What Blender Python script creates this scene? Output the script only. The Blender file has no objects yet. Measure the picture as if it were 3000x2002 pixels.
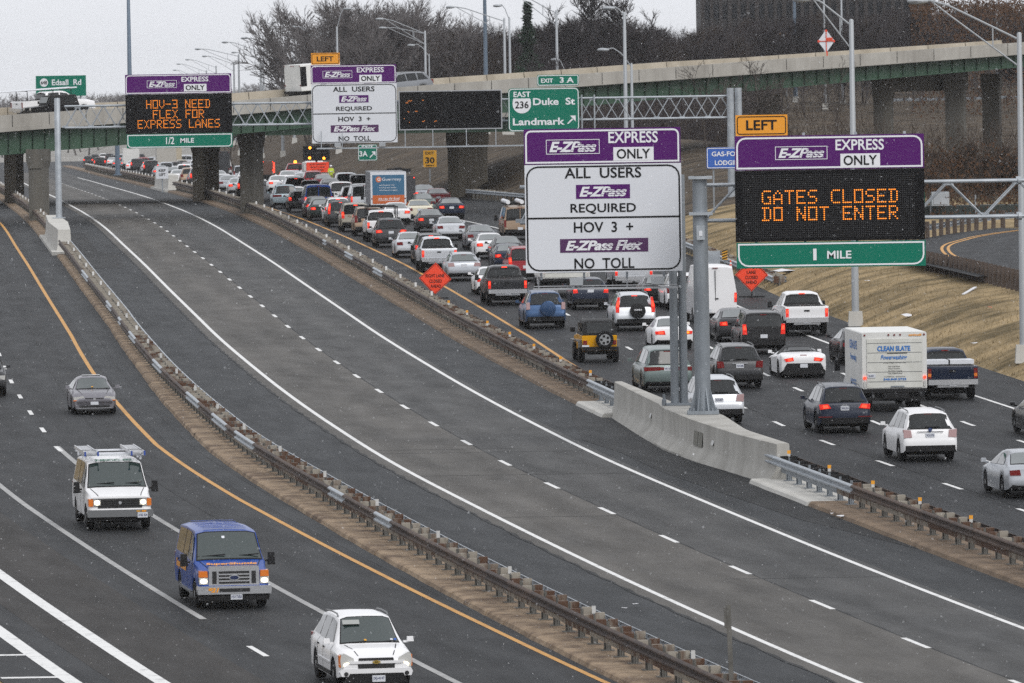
import bpy, bmesh, math, random
from mathutils import Vector, Matrix, Euler
R = math.radians
random.seed(7)
S = bpy.context.scene
COL = S.collection

# ------------------------------------------------------------------ camera
F = 25000.0            # focal length in photo pixels (300 mm on a 36 mm frame, 3000 px wide)
ZC = 12.0              # camera height in scene coordinates
PITCH = math.atan(741.0 / F)
cam_d = bpy.data.cameras.new('camera'); cam = bpy.data.objects.new('camera', cam_d); COL.objects.link(cam)
cam_d.sensor_width = 36.0; cam_d.lens = 300.0; cam_d.clip_start = 1.0; cam_d.clip_end = 20000.0
cam.matrix_world = Matrix.Translation((0, 0, ZC)) @ Matrix.Rotation(R(90) - PITCH, 4, 'X') @ Matrix.Rotation(R(-0.9), 4, 'Z')
cam_d.dof.use_dof = True; cam_d.dof.focus_distance = 320.0; cam_d.dof.aperture_fstop = 8.0
S.camera = cam
CAMR = cam.matrix_world.to_3x3()

# ------------------------------------------------------------------ sky, sun, exposure
SUN_EL, SUN_AZ = R(44), R(148)
W = bpy.data.worlds.new('World'); S.world = W; W.use_nodes = True
wn = W.node_tree.nodes; wl = W.node_tree.links; wn.clear()
sky = wn.new('ShaderNodeTexSky'); sky.sky_type = 'NISHITA'; sky.sun_disc = False
sky.sun_elevation = SUN_EL; sky.sun_rotation = SUN_AZ; sky.air_density = 1.0; sky.dust_density = 6.0; sky.ozone_density = 1.0
hs = wn.new('ShaderNodeHueSaturation'); hs.inputs['Saturation'].default_value = 0.12
mx = wn.new('ShaderNodeMix'); mx.data_type = 'RGBA'; mx.inputs['Factor'].default_value = 0.86
mx.inputs['B'].default_value = (6.35, 6.5, 6.85, 1)      # even cloud layer over the sky
bg = wn.new('ShaderNodeBackground'); bg.inputs['Strength'].default_value = 0.138
wo = wn.new('ShaderNodeOutputWorld')
wl.new(sky.outputs[0], hs.inputs['Color']); wl.new(hs.outputs[0], mx.inputs['A']); wl.new(mx.outputs['Result'], bg.inputs[0]); wl.new(bg.outputs[0], wo.inputs[0])
sun_d = bpy.data.lights.new('sun', 'SUN'); sun = bpy.data.objects.new('sun', sun_d); COL.objects.link(sun)
sun_d.energy = 1.25; sun_d.angle = R(30); sun_d.color = (1.0, 0.97, 0.93)
# direction towards the sun: azimuth as the sky node has it (0 = +Y, clockwise seen from above)
sdir = Vector((math.sin(SUN_AZ) * math.cos(SUN_EL), math.cos(SUN_AZ) * math.cos(SUN_EL), math.sin(SUN_EL)))
sun.rotation_euler = sdir.to_track_quat('Z', 'Y').to_euler()
S.view_settings.view_transform = 'Standard'; S.view_settings.look = 'None'
S.view_settings.exposure = 0.18; S.view_settings.gamma = 1.0; S.view_settings.use_curve_mapping = False
S.cycles.use_denoising = False
S.cycles.max_bounces = 6; S.cycles.diffuse_bounces = 3; S.cycles.glossy_bounces = 3; S.cycles.transmission_bounces = 4
S.cycles.volume_bounces = 1; S.cycles.transparent_max_bounces = 6
S.cycles.sample_clamp_indirect = 2.0

# ------------------------------------------------------------------ the lie of the road (metres)
def pchip(T):
    xs = [a for a, b in T]; zs = [b for a, b in T]; n = len(xs)
    h = [xs[i+1]-xs[i] for i in range(n-1)]; dl = [(zs[i+1]-zs[i])/h[i] for i in range(n-1)]
    m = [dl[0]] + [(dl[i-1]*h[i]+dl[i]*h[i-1])/(h[i]+h[i-1]) for i in range(1, n-1)] + [dl[-1]]
    def f(x):
        if x <= xs[0]: return zs[0] + m[0]*(x-xs[0])
        if x >= xs[-1]: return zs[-1] + m[-1]*(x-xs[-1])
        i = 0
        while xs[i+1] < x: i += 1
        t = (x-xs[i])/h[i]
        return ((2*t**3-3*t*t+1)*zs[i] + (t**3-2*t*t+t)*h[i]*m[i] + (-2*t**3+3*t*t)*zs[i+1] + (t**3-t*t)*h[i]*m[i+1])
    return f
def lin(T):
    def f(x):
        if x <= T[0][0]: return T[0][1]
        for (a, b), (c, d) in zip(T, T[1:]):
            if x <= c: return b + (d-b)*(x-a)/(c-a)
        return T[-1][1]
    return f
_zr = pchip([(120,-16.9),(150,-16.1),(219,-14.41),(279,-13.03),(340,-11.95),(401,-10.97),(461,-10.05),(522,-9.29),(583,-8.75),(644,-8.46),(720,-8.5),(850,-8.9),(1136,-10.4),(1562,-12.8),(2200,-16),(3000,-17),(6000,-18)])
def zr(Y): return ZC + _zr(Y)                       # road height
CX = pchip([(120,27.5),(160,20.5),(190,15.3),(219,10.26),(243.8,6.3),(267.5,2.85),(291.3,-.3),(315.8,-2.98),(340,-5.36),(365,-7.6),(389,-9.63),(413,-11.52),(449.4,-14.36),(486,-17.12),(522,-19.84),(571.4,-23.47),(619.6,-27.2),(643.5,-29.1),(707.5,-33.85),(758,-37.6),(816,-41.8),(862,-45.0),(1000,-54.2),(1155,-63.7),(1562,-89),(2200,-128),(3000,-180),(6000,-380)])
Y1 = lin([(200,-9.6),(225,-9.9),(245,-10.2),(275,-10.7),(305,-10.93),(330,-10.75),(360,-10.6),(393,-10.32),(450,-10.3),(600,-10.4),(900,-10.4)])
Y2 = lin([(200,9.1),(275,9.0),(310,8.78),(341,9.27),(362,9.62),(385,10.12),(407,10.31),(440,10.55),(480,10.68),(530,10.53),(558,10.37),(620,10.2),(900,10.2)])
RWO = lin([(200,22.3),(330,22.15),(380,22.3),(425,22.8),(480,22.4),(554,21.1),(576,20.4),(700,20.2),(1200,20.2)])    # right edge line
LM = lin([(200,-8.35),(300,-8.35),(350,-8.1),(400,-7.8),(1200,-7.75)])          # left median barrier centre
RM = lin([(200,7.5),(900,7.5)])                                                # right median barrier centre
EDGE = lin([(200,25.4),(420,25.6),(480,27.2),(560,29),(640,29.3),(690,25),(740,23.4),(1000,23),(6000,23)])       # where asphalt meets grass on the right
def tangent(Y, off=lambda y: 0.0):
    a = Vector((CX(Y-1)+off(Y-1), Y-1, zr(Y-1))); b = Vector((CX(Y+1)+off(Y+1), Y+1, zr(Y+1)))
    return (b-a).normalized()
def RP(Y, off, dz=0.0):
    """Point on the road surface: `off` metres to the right of the express lanes' centre line."""
    return Vector((CX(Y)+off, Y, zr(Y)+dz))
def ray(px, py):
    v = CAMR @ Vector(((px-1500)/F, -(py-1001)/F, -1.0)); return v / v.y
def at(px, py, Y):
    """World point Y metres ahead that the photo shows at pixel (px, py)."""
    v = ray(px, py); return Vector((v.x*Y, Y, ZC+v.z*Y))
def ground(px, py, dz=0.0):
    """World point on the road surface (raised by dz) that the photo shows at (px, py)."""
    v = ray(px, py); f = lambda d: ZC+v.z*d-zr(d)-dz
    d = 150.0; a = f(d)
    while d < 2400:
        b = f(d+4)
        if a > 0 >= b: break
        a = b; d += 4
    lo, hi = d, d+4
    for _ in range(30):
        m = (lo+hi)/2
        if f(m) > 0: lo = m
        else: hi = m
    return Vector((v.x*lo, lo, zr(lo)+dz))
def sm(a, b, x):
    t = min(1, max(0, (x-a)/(b-a))); return t*t*(3-2*t)
def hill(off, Y):
    """Height of the terrain above the road at the same Y."""
    e = off-EDGE(Y)
    if e > 0:
        q = sm(10, 26, e); top = 1.9 + 4.6*((1-q)*sm(500, 680, Y)+q*sm(760, 960, Y))
        h = top*math.tanh(0.42*e/top)
        h += 9*sm(60, 170, e)*sm(880, 1150, Y) + 4*sm(900, 1100, Y)*sm(10, 40, e)
        return h
    e = -28-off
    if e > 0: return min(3.0, 0.15*e)
    return 0.0
def TP(Y, off, dz=0.0): return Vector((CX(Y)+off, Y, zr(Y)+hill(off, Y)+dz))

# ------------------------------------------------------------------ materials
MATS = {}
def mat(name, col, rough=0.6, metal=0.0, coat=0.0, spec=0.5, noise=0.0, scale=3.0, col2=None, emit=None, es=0.0, bump=0.0, bscale=20.0, stretch=None, detail=6.0, lo=0.35, hi=0.68, coords='Object', rnd=0.0):
    if name in MATS: return MATS[name]
    m = bpy.data.materials.new(name); m.use_nodes = True; MATS[name] = m
    nt = m.node_tree; n = nt.nodes; l = nt.links; p = n['Principled BSDF']
    p.inputs['Base Color'].default_value = (*col, 1); p.inputs['Roughness'].default_value = rough
    p.inputs['Metallic'].default_value = metal; p.inputs['Coat Weight'].default_value = coat; p.inputs['Coat Roughness'].default_value = 0.08
    p.inputs['Specular IOR Level'].default_value = spec
    if emit: p.inputs['Emission Color'].default_value = (*emit, 1); p.inputs['Emission Strength'].default_value = es
    vec = None
    if col2 or bump:
        tc = n.new('ShaderNodeTexCoord'); mp = n.new('ShaderNodeMapping'); l.new(tc.outputs[coords], mp.inputs[0])
        if stretch: mp.inputs['Scale'].default_value = stretch
        vec = mp.outputs[0]
    if col2:
        nz = n.new('ShaderNodeTexNoise'); nz.inputs['Scale'].default_value = scale; nz.inputs['Detail'].default_value = detail; nz.inputs['Roughness'].default_value = 0.65
        l.new(vec, nz.inputs['Vector'])
        cr = n.new('ShaderNodeValToRGB'); cr.color_ramp.elements[0].position = lo; cr.color_ramp.elements[1].position = hi
        cr.color_ramp.elements[0].color = (*col, 1); cr.color_ramp.elements[1].color = (*col2, 1)
        fac = nz.outputs['Fac']
        if rnd:
            oi = n.new('ShaderNodeObjectInfo'); ma = n.new('ShaderNodeMath'); ma.operation = 'MULTIPLY_ADD'; l.new(oi.outputs['Random'], ma.inputs[0]); ma.inputs[1].default_value = rnd; ma.inputs[2].default_value = -rnd/2
            ad = n.new('ShaderNodeMath'); l.new(fac, ad.inputs[0]); l.new(ma.outputs[0], ad.inputs[1]); fac = ad.outputs[0]
            of = n.new('ShaderNodeVectorMath'); l.new(vec, of.inputs[0]); cb = n.new('ShaderNodeCombineXYZ'); mm = n.new('ShaderNodeMath'); mm.operation = 'MULTIPLY'; l.new(oi.outputs['Random'], mm.inputs[0]); mm.inputs[1].default_value = 97.0; l.new(mm.outputs[0], cb.inputs[0]); l.new(cb.outputs[0], of.inputs[1]); l.new(of.outputs[0], nz.inputs['Vector'])
        l.new(fac, cr.inputs[0]); l.new(cr.outputs[0], p.inputs['Base Color'])
    if bump:
        nb = n.new('ShaderNodeTexNoise'); nb.inputs['Scale'].default_value = bscale; nb.inputs['Detail'].default_value = 5
        l.new(vec, nb.inputs['Vector']); b = n.new('ShaderNodeBump'); b.inputs['Strength'].default_value = bump; b.inputs['Distance'].default_value = 0.05
        l.new(nb.outputs['Fac'], b.inputs['Height']); l.new(b.outputs[0], p.inputs['Normal'])
    return m

def asphalt(name, base, warm, lane_w, phase, track=0.0, grain=0.25, rough=0.55, patch=None):
    """Asphalt; UV is (metres across, metres along), so wheel tracks and paving seams follow the road."""
    m = bpy.data.materials.new(name); m.use_nodes = True
    nt = m.node_tree; n = nt.nodes; l = nt.links; p = n['Principled BSDF']
    uv = n.new('ShaderNodeUVMap')
    def noise(sx, sy, sc, det=5, rg=0.6):
        mp = n.new('ShaderNodeMapping'); mp.inputs['Scale'].default_value = (sx, sy, 1); l.new(uv.outputs[0], mp.inputs[0])
        z = n.new('ShaderNodeTexNoise'); z.inputs['Scale'].default_value = sc; z.inputs['Detail'].default_value = det; z.inputs['Roughness'].default_value = rg
        l.new(mp.outputs[0], z.inputs['Vector']); return z.outputs['Fac']
    def mathn(op, a, b=None, c=None):
        q = n.new('ShaderNodeMath'); q.operation = op
        for i, v in enumerate((a, b, c)):
            if v is None: continue
            if isinstance(v, (int, float)): q.inputs[i].default_value = v
            else: l.new(v, q.inputs[i])
        return q.outputs[0]
    big = noise(0.35, 0.05, 1.0); mid = noise(1.2, 0.2, 1.0); fine = noise(1, 1, 9.0, 3, 0.8); spk = noise(1, 1, 22.0, 2, 0.9)
    sep = n.new('ShaderNodeSeparateXYZ'); l.new(uv.outputs[0], sep.inputs[0])
    # worn wheel tracks: two per lane
    ph = mathn('MULTIPLY_ADD', sep.outputs[0], 2*math.pi*2/lane_w, phase)
    tr = mathn('MULTIPLY', mathn('COSINE', ph), track)
    v = mathn('ADD', mathn('MULTIPLY_ADD', big, 0.9, 0.55), mathn('MULTIPLY_ADD', mid, 0.35, -0.17))
    v = mathn('ADD', v, tr)
    v = mathn('ADD', v, mathn('MULTIPLY_ADD', fine, grain, -grain/2))
    v = mathn('ADD', v, mathn('MULTIPLY_ADD', spk, grain*2.2, -grain*1.1))
    blot = noise(.5, .12, 2.2, 6, .75); v = mathn('ADD', v, mathn('MULTIPLY_ADD', blot, 1.1, -.55))
    mixc = n.new('ShaderNodeMix'); mixc.data_type = 'RGBA'; l.new(big, mixc.inputs['Factor'])
    mixc.inputs['A'].default_value = (*base, 1); mixc.inputs['B'].default_value = (*warm, 1)
    vm = n.new('ShaderNodeMix'); vm.data_type = 'RGBA'; vm.blend_type = 'MULTIPLY'; vm.inputs['Factor'].default_value = 1.0
    l.new(mixc.outputs['Result'], vm.inputs['A'])
    cmb = n.new('ShaderNodeCombineColor'); [l.new(v, cmb.inputs[i]) for i in range(3)]
    l.new(cmb.outputs[0], vm.inputs['B']); l.new(vm.outputs['Result'], p.inputs['Base Color'])
    rr = mathn('MULTIPLY_ADD', mid, -0.3, rough+0.25); l.new(rr, p.inputs['Roughness'])
    p.inputs['Specular IOR Level'].default_value = 0.13
    b = n.new('ShaderNodeBump'); b.inputs['Strength'].default_value = 0.5; b.inputs['Distance'].default_value = 0.01
    l.new(fine, b.inputs['Height']); l.new(b.outputs[0], p.inputs['Normal'])
    MATS[name] = m; return m

M_ASPH_EXP = asphalt('asphalt_express', (0.038,0.04,0.042), (0.062,0.06,0.057), 3.65, 0.0, 0.13, .5)
M_ASPH_WARM = asphalt('asphalt_express_old_lane', (0.06,0.057,0.052), (0.086,0.08,0.073), 3.65, 0.0, 0.11, .5)
M_ASPH_SH = asphalt('asphalt_shoulder', (0.016,0.0185,0.0215), (0.034,0.036,0.038), 30, 0.0, 0.0, 0.8)
M_ASPH_R = asphalt('asphalt_right', (0.013,0.0145,0.0165), (0.022,0.023,0.025), 3.5, 1.6, 0.13, .45)
M_ASPH_L = asphalt('asphalt_left', (0.014,0.0155,0.0175), (0.023,0.024,0.0255), 3.6, 0.6, 0.13, .45)
M_ASPH_LW = asphalt('asphalt_left_outer', (0.018,0.0165,0.015), (0.027,0.024,0.022), 3.6, 0.6, 0.1, .45)
M_ASPH_PATCH = asphalt('asphalt_fresh_patch', (0.014,0.015,0.016), (0.02,0.021,0.022), 30, 0.0, 0.0, 0.9)
M_WHITE = mat('road_paint_white', (0.25,0.25,0.25), 0.6, col2=(0.66,0.66,0.65), scale=3.0, lo=0.26, hi=0.46)
M_FARGR = mat('pale_winter_grass', (0.2,0.19,0.17), 0.95, spec=0.1, col2=(0.34,0.33,0.31), scale=0.05)  # far grass, with the whitening of snow haze painted into its colour
M_GREYLINE = mat('road_paint_worn_white', (0.22,0.22,0.22), 0.7, col2=(0.34,0.34,0.335), scale=2.0, lo=0.3, hi=0.6)
M_YEL = mat('road_paint_yellow', (0.42,0.2,0.03), 0.6, col2=(0.55,0.28,0.05), scale=1.2)
M_CURB = mat('curb_tan_concrete', (0.085,0.05,0.028), 0.85, col2=(0.31,0.225,0.145), scale=0.9, detail=9, lo=0.34, hi=0.6, bump=0.4)
M_CURB_R = mat('curb_brown_concrete', (0.085,0.055,0.033), 0.85, col2=(0.22,0.155,0.1), scale=0.8, detail=8, lo=0.3, hi=0.65, bump=0.5)
M_CONC = mat('concrete_light', (0.29,0.28,0.255), 0.8, col2=(0.42,0.41,0.38), scale=0.8, stretch=(1,1,0.3), detail=8, bump=0.03)
M_CONC_TOP = mat('concrete_new', (0.42,0.41,0.38), 0.8, col2=(0.52,0.51,0.48), scale=0.6, detail=7, bump=0.1)
M_CONC_TAN = mat('concrete_tan', (0.27,0.235,0.18), 0.85, col2=(0.4,0.355,0.285), scale=0.5, stretch=(1,1,0.25), detail=8)
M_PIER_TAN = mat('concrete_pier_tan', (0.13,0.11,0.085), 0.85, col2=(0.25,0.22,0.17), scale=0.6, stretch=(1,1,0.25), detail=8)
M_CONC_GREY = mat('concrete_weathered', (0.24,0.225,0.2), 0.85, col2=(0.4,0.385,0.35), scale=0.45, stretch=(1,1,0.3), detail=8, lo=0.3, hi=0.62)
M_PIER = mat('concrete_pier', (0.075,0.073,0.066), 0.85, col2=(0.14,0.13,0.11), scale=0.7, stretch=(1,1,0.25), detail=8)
M_GREEN = mat('girder_green_paint', (0.018,0.052,0.028), 0.55, col2=(0.035,0.085,0.05), scale=0.35, detail=6)
M_GALV = mat('galvanised_steel', (0.3,0.33,0.36), 0.5, metal=0.35, col2=(0.42,0.45,0.48), scale=1.5, bump=0.05)
M_GALV_D = mat('galvanised_dull', (0.17,0.19,0.21), 0.55, metal=0.3, col2=(0.27,0.3,0.33), scale=1.2, stretch=(1,1,0.3))
M_RUST = mat('rusty_steel', (0.035,0.022,0.018), 0.7, metal=0.2, col2=(0.1,0.062,0.042), scale=2.2, detail=9, lo=0.38, hi=0.75, bump=0.2, rnd=.25)
M_RUST2 = mat('rust_stained_wood_grey', (0.075,0.035,0.018), 0.8, col2=(0.27,0.245,0.205), scale=2.2, stretch=(1,1,0.3), detail=8, lo=0.42, hi=0.6, rnd=.3)
M_POSTG = mat('guard_post_grey', (0.07,0.067,0.06), 0.7, col2=(0.16,0.155,0.14), scale=3.0, stretch=(1,1,0.4), detail=6)
M_WOOD = mat('weathered_timber', (0.045,0.032,0.026), 0.85, col2=(0.1,0.075,0.06), scale=4, stretch=(1,1,0.15))
M_GRASS = mat('dry_grass', (0.1,0.077,0.04), 0.95, spec=0.1, col2=(0.33,0.245,0.135), scale=0.3, detail=15, lo=0.38, hi=0.6, bump=0.5, bscale=5)
M_LEAFLIT = mat('leaf_litter', (0.03,0.025,0.02), 0.95, spec=0.1, col2=(0.11,0.085,0.06), scale=0.4, detail=12, lo=0.35, hi=0.68, bump=0.8, bscale=4)
M_BLACK = mat('black_plastic', (0.009,0.009,0.01), 0.6, spec=.2)
M_RUBBER = mat('tyre_rubber', (0.01,0.01,0.011), 0.85, spec=.15)
M_BARK = mat('bare_bark', (0.07,0.06,0.054), 0.9, spec=0.1)
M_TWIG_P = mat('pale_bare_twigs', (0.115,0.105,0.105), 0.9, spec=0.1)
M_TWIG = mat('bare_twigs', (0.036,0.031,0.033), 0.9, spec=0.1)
M_TWIG_BR = mat('brown_twigs', (0.05,0.038,0.031), 0.9, spec=0.1)
M_DEADLEAF = mat('rusty_dead_leaves', (0.075,0.04,0.022), 0.9, spec=0.1)
M_EVERG = mat('evergreen_needles', (0.02,0.04,0.024), 0.9, spec=0.1)

# ------------------------------------------------------------------ mesh builder and scene-graph helpers
class MB:
    def __init__(s): s.v = []; s.f = []; s.m = []; s.uv = None
    def quad(s, a, b, c, d, mi=0):
        i = len(s.v); s.v += [Vector(a), Vector(b), Vector(c), Vector(d)]; s.f.append((i, i+1, i+2, i+3)); s.m.append(mi)
    def poly(s, pts, mi=0):
        i = len(s.v); s.v += [Vector(p) for p in pts]; s.f.append(tuple(range(i, i+len(pts)))); s.m.append(mi)
    def box(s, c, size, mi=0, M=None, taper=1.0):
        cx, cy, cz = c; x, y, z = size[0]/2, size[1]/2, size[2]/2; i = len(s.v)
        for dz in (-1, 1):
            k = taper if dz > 0 else 1.0
            for dx, dy in ((-1,-1),(1,-1),(1,1),(-1,1)):
                p = Vector((cx+dx*x*k, cy+dy*y*k, cz+dz*z)); s.v.append(M @ p if M else p)
        for q in ((3,2,1,0),(4,5,6,7),(0,1,5,4),(1,2,6,5),(2,3,7,6),(3,0,4,7)): s.f.append(tuple(i+k for k in q)); s.m.append(mi)
    def tube(s, p0, p1, r0, r1=None, n=8, mi=0, cap=True):
        p0 = Vector(p0); p1 = Vector(p1); r1 = r0 if r1 is None else r1
        d = (p1-p0); 
        if d.length < 1e-6: return
        d.normalize(); a = d.orthogonal().normalized(); b = d.cross(a); i = len(s.v)
        for p, r in ((p0, r0), (p1, r1)):
            for k in range(n):
                t = 2*math.pi*k/n; s.v.append(p + (a*math.cos(t)+b*math.sin(t))*r)
        for k in range(n): s.f.append((i+k, i+(k+1)%n, i+n+(k+1)%n, i+n+k)); s.m.append(mi)
        if cap: s.f.append(tuple(i+n-1-k for k in range(n))); s.m.append(mi); s.f.append(tuple(i+n+k for k in range(n))); s.m.append(mi)
    def path(s, pts, r, n=8, mi=0):
        for a, b in zip(pts, pts[1:]): s.tube(a, b, r, r, n, mi)
    def prism(s, poly, y0, y1, mi=0, M=None):
        """poly: (x, z) outline, extruded from y0 to y1."""
        n = len(poly); i = len(s.v)
        for y in (y0, y1):
            for x, z in poly:
                p = Vector((x, y, z)); s.v.append(M @ p if M else p)
        a = sum(poly[k][0]*poly[(k+1)%n][1]-poly[(k+1)%n][0]*poly[k][1] for k in range(n))
        A = tuple(i+k for k in range(n)); B = tuple(i+n+n-1-k for k in range(n))
        s.f += [A, B]; s.m += [mi, mi]
        for k in range(n): s.f.append((i+k, i+n+k, i+n+(k+1)%n, i+(k+1)%n)); s.m.append(mi)
        if (a > 0) != (y1 > y0):
            for q in range(-n-2, 0): s.f[q] = tuple(reversed(s.f[q]))
    def lathe(s, c, prof, n=20, mi=0, axis='x'):
        """prof: (along, radius)"""
        i = len(s.v); c = Vector(c)
        for h, r in prof:
            for k in range(n):
                t = 2*math.pi*k/n; u, w = r*math.cos(t), r*math.sin(t)
                s.v.append(c + (Vector((h, u, w)) if axis == 'x' else Vector((u, h, w)) if axis == 'y' else Vector((u, w, h))))
        for j in range(len(prof)-1):
            for k in range(n): s.f.append((i+j*n+k, i+j*n+(k+1)%n, i+(j+1)*n+(k+1)%n, i+(j+1)*n+k)); s.m.append(mi)
        s.f.append(tuple(i+n-1-k for k in range(n))); s.m.append(mi)
        s.f.append(tuple(i+(len(prof)-1)*n+k for k in range(n))); s.m.append(mi)
    def loft(s, rings, mi=0, closed=True, caps=True, mis=None):
        i = len(s.v); n = len(rings[0])
        for r in rings: s.v += [Vector(p) for p in r]
        for j in range(len(rings)-1):
            for k in range(n if closed else n-1):
                s.f.append((i+j*n+k, i+j*n+(k+1)%n, i+(j+1)*n+(k+1)%n, i+(j+1)*n+k)); s.m.append(mis[k] if mis else mi)
        if closed and caps:
            s.f.append(tuple(i+n-1-k for k in range(n))); s.m.append(mi); s.f.append(tuple(i+(len(rings)-1)*n+k for k in range(n))); s.m.append(mi)
    def mesh(s, name, mats, smooth=None, fix=False):
        me = bpy.data.meshes.new(name); me.from_pydata([tuple(v) for v in s.v], [], s.f)
        for m in mats: me.materials.append(m)
        if len(mats) > 1: me.polygons.foreach_set('material_index', s.m)
        if fix:
            bm = bmesh.new(); bm.from_mesh(me); bmesh.ops.remove_doubles(bm, verts=bm.verts, dist=0.0005); bmesh.ops.recalc_face_normals(bm, faces=bm.faces); bm.to_mesh(me); bm.free()
        if smooth is not None:
            me.polygons.foreach_set('use_smooth', [True]*len(me.polygons)); me.set_sharp_from_angle(angle=R(smooth))
        me.update(); return me
    def build(s, name, mats, parent=None, smooth=None, fix=False, loc=None):
        if not isinstance(mats, (list, tuple)): mats = [mats]
        return link(name, s.mesh(name, mats, smooth, fix), parent, loc)
def link(name, data, parent=None, loc=None, rot=None):
    o = bpy.data.objects.new(name, data); COL.objects.link(o)
    if parent: o.parent = parent
    if loc is not None: o.location = loc
    if rot is not None: o.rotation_euler = rot
    return o
def tag(o, label=None, cat=None, group=None, kind=None):
    if label: o['label'] = label
    if cat: o['category'] = cat
    if group: o['group'] = group
    if kind: o['kind'] = kind
    return o
def thing(name, label, cat, loc=(0,0,0), rz=0.0, group=None):
    o = bpy.data.objects.new(name, None); COL.objects.link(o); o.location = loc; o.rotation_euler = (0, 0, rz); o.empty_display_size = 0.2
    return tag(o, label, cat, group)
def kids(o): return KIDS.get(o.name, [])
KIDS = {}
def clone(o, keep=None, parent=None):
    c = o.copy(); COL.objects.link(c); c.parent = parent
    for ch in o.children:
        if keep and not keep(ch): continue
        clone(ch, keep, c)
    return c
_TXT = {}
def text_mesh(s, bold=0.02, shear=0.0, spacing=1.0):
    """Unit text mesh: width and height normalised to 1."""
    k = (s, bold, shear, spacing)
    if k in _TXT: return _TXT[k]
    cu = bpy.data.curves.new('lettering', 'FONT'); cu.body = s; cu.size = 1.0; cu.offset = bold; cu.shear = shear; cu.space_character = spacing; cu.resolution_u = 3; cu.fill_mode = 'FRONT'
    o = bpy.data.objects.new('lettering', cu); COL.objects.link(o)
    dg = bpy.context.evaluated_depsgraph_get(); me = bpy.data.meshes.new_from_object(o.evaluated_get(dg))
    bpy.data.objects.remove(o); bpy.data.curves.remove(cu)
    xs = [v.co.x for v in me.vertices]; ys = [v.co.y for v in me.vertices]
    x0, x1, y0, y1 = min(xs), max(xs), min(ys), max(ys)
    for v in me.vertices: v.co = ((v.co.x-x0)/(x1-x0), 0.0, (v.co.y-y0)/(y1-y0))
    me.materials.clear(); _TXT[k] = me; return me
def text(name, s, parent, m, x0, z0, x1, z1, y=0.0, bold=0.02, shear=0.0, spacing=1.0, flip=False):
    me = text_mesh(s, bold, shear, spacing)
    if not me.materials: me.materials.append(m)
    o = link(name, me, parent); o.location = (x0, y, z0); o.scale = (x1-x0, 1, z1-z0)
    o.material_slots[0].link = 'OBJECT'; o.material_slots[0].material = m
    return o
def strip(name, f0, f1, ya, yb, m, dz, step=6.0, parent=None, kind='structure', ncol=1):
    """Ribbon between offsets f0(Y) and f1(Y)."""
    mb = MB(); n = max(2, int(math.ceil((yb-ya)/step))+1); uv = []
    for i in range(n):
        Y = ya+(yb-ya)*i/(n-1); a, b = f0(Y), f1(Y)
        for c in range(ncol+1):
            o = a+(b-a)*c/ncol; mb.v.append(RP(Y, o, dz)); uv.append((o, Y))
    w = ncol+1
    for i in range(n-1):
        for c in range(ncol): mb.f.append((i*w+c, i*w+c+1, (i+1)*w+c+1, (i+1)*w+c)); mb.m.append(0)
    me = mb.mesh(name, [m]); ul = me.uv_layers.new(name='UVMap')
    for lp in me.loops: ul.data[lp.index].uv = uv[lp.vertex_index]
    o = link(name, me, parent)
    if kind: tag(o, kind=kind)
    return o
K = lambda c: (lambda Y: c)
def plus(f, d): return lambda Y: f(Y)+d

# ================================================================== SETTING: ground, roads, markings
# ground sheet following the valley, out to the horizon
offs = [-2500,-1200,-600,-300,-150,-80,-50,-40,-32,-28,-27] + [27*0+EDGE(0)*0-26.5, -10, 0, 10, 20]
gb = MB()
ys_ = [110+i*10 for i in range(0, 100)] + [1110+i*40 for i in range(0, 40)] + [2800, 3200, 3800, 4600, 6000, 9000]
rel = [-2500,-1200,-600,-300,-150,-80,-50,-40,-34,-30,-28.3,-12,0,12,22]   # fixed offsets
edge_rel = [-0.6,0,1,2,3,4,5,6,7,8,10,12,15,18,22,26,32,38,45,55,70,90,120,160,220,300,420,600,1000,2000]
W_ = len(rel)+len(edge_rel)
rg = random.Random(3)
for Y in ys_:
    e = EDGE(Y)
    for o in rel: gb.v.append(TP(Y, o, -0.06))
    for d in edge_rel:
        bump = 0 if d < 1 or d > 200 else rg.uniform(-.012, .012)
        gb.v.append(TP(Y, e+d, bump - (0.06 if d <= 0 else 0.0)))
for i in range(len(ys_)-1):
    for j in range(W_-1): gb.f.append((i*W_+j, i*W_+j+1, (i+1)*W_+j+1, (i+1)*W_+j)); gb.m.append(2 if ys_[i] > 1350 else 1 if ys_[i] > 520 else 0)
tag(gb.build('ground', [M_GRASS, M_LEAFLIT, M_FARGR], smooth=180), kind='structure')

YA, YB = 150, 1900
road_l = strip('left_road', plus(Y1, -14.5), plus(Y1, 0.9), YA, YB, M_ASPH_L, 0.0, ncol=4)
strip('left_road_outer_lane', plus(Y1, -11.8), plus(Y1, -8.1), YA, 420, M_ASPH_LW, 0.004, parent=road_l, kind=None)
strip('left_road_shoulder', plus(Y1, 0.45), plus(LM, -0.3), YA, YB, M_ASPH_SH, 0.004, parent=road_l, kind=None)
road_e = strip('express_road', K(-8.2), K(8.2), YA, YB, M_ASPH_SH, -0.004, ncol=4)
strip('express_lane_surface', K(-4.25), K(0.05), YA, 1200, M_ASPH_WARM, 0.004, parent=road_e, kind=None, ncol=2)
strip('express_lane_surface', K(0.05), K(3.95), YA, 1200, M_ASPH_EXP, 0.004, parent=road_e, kind=None, ncol=2)
road_r = strip('right_road', plus(RM, 0.3), lambda Y: EDGE(Y)+0.35, YA, YB, M_ASPH_R, 0.0, ncol=5)

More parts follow.
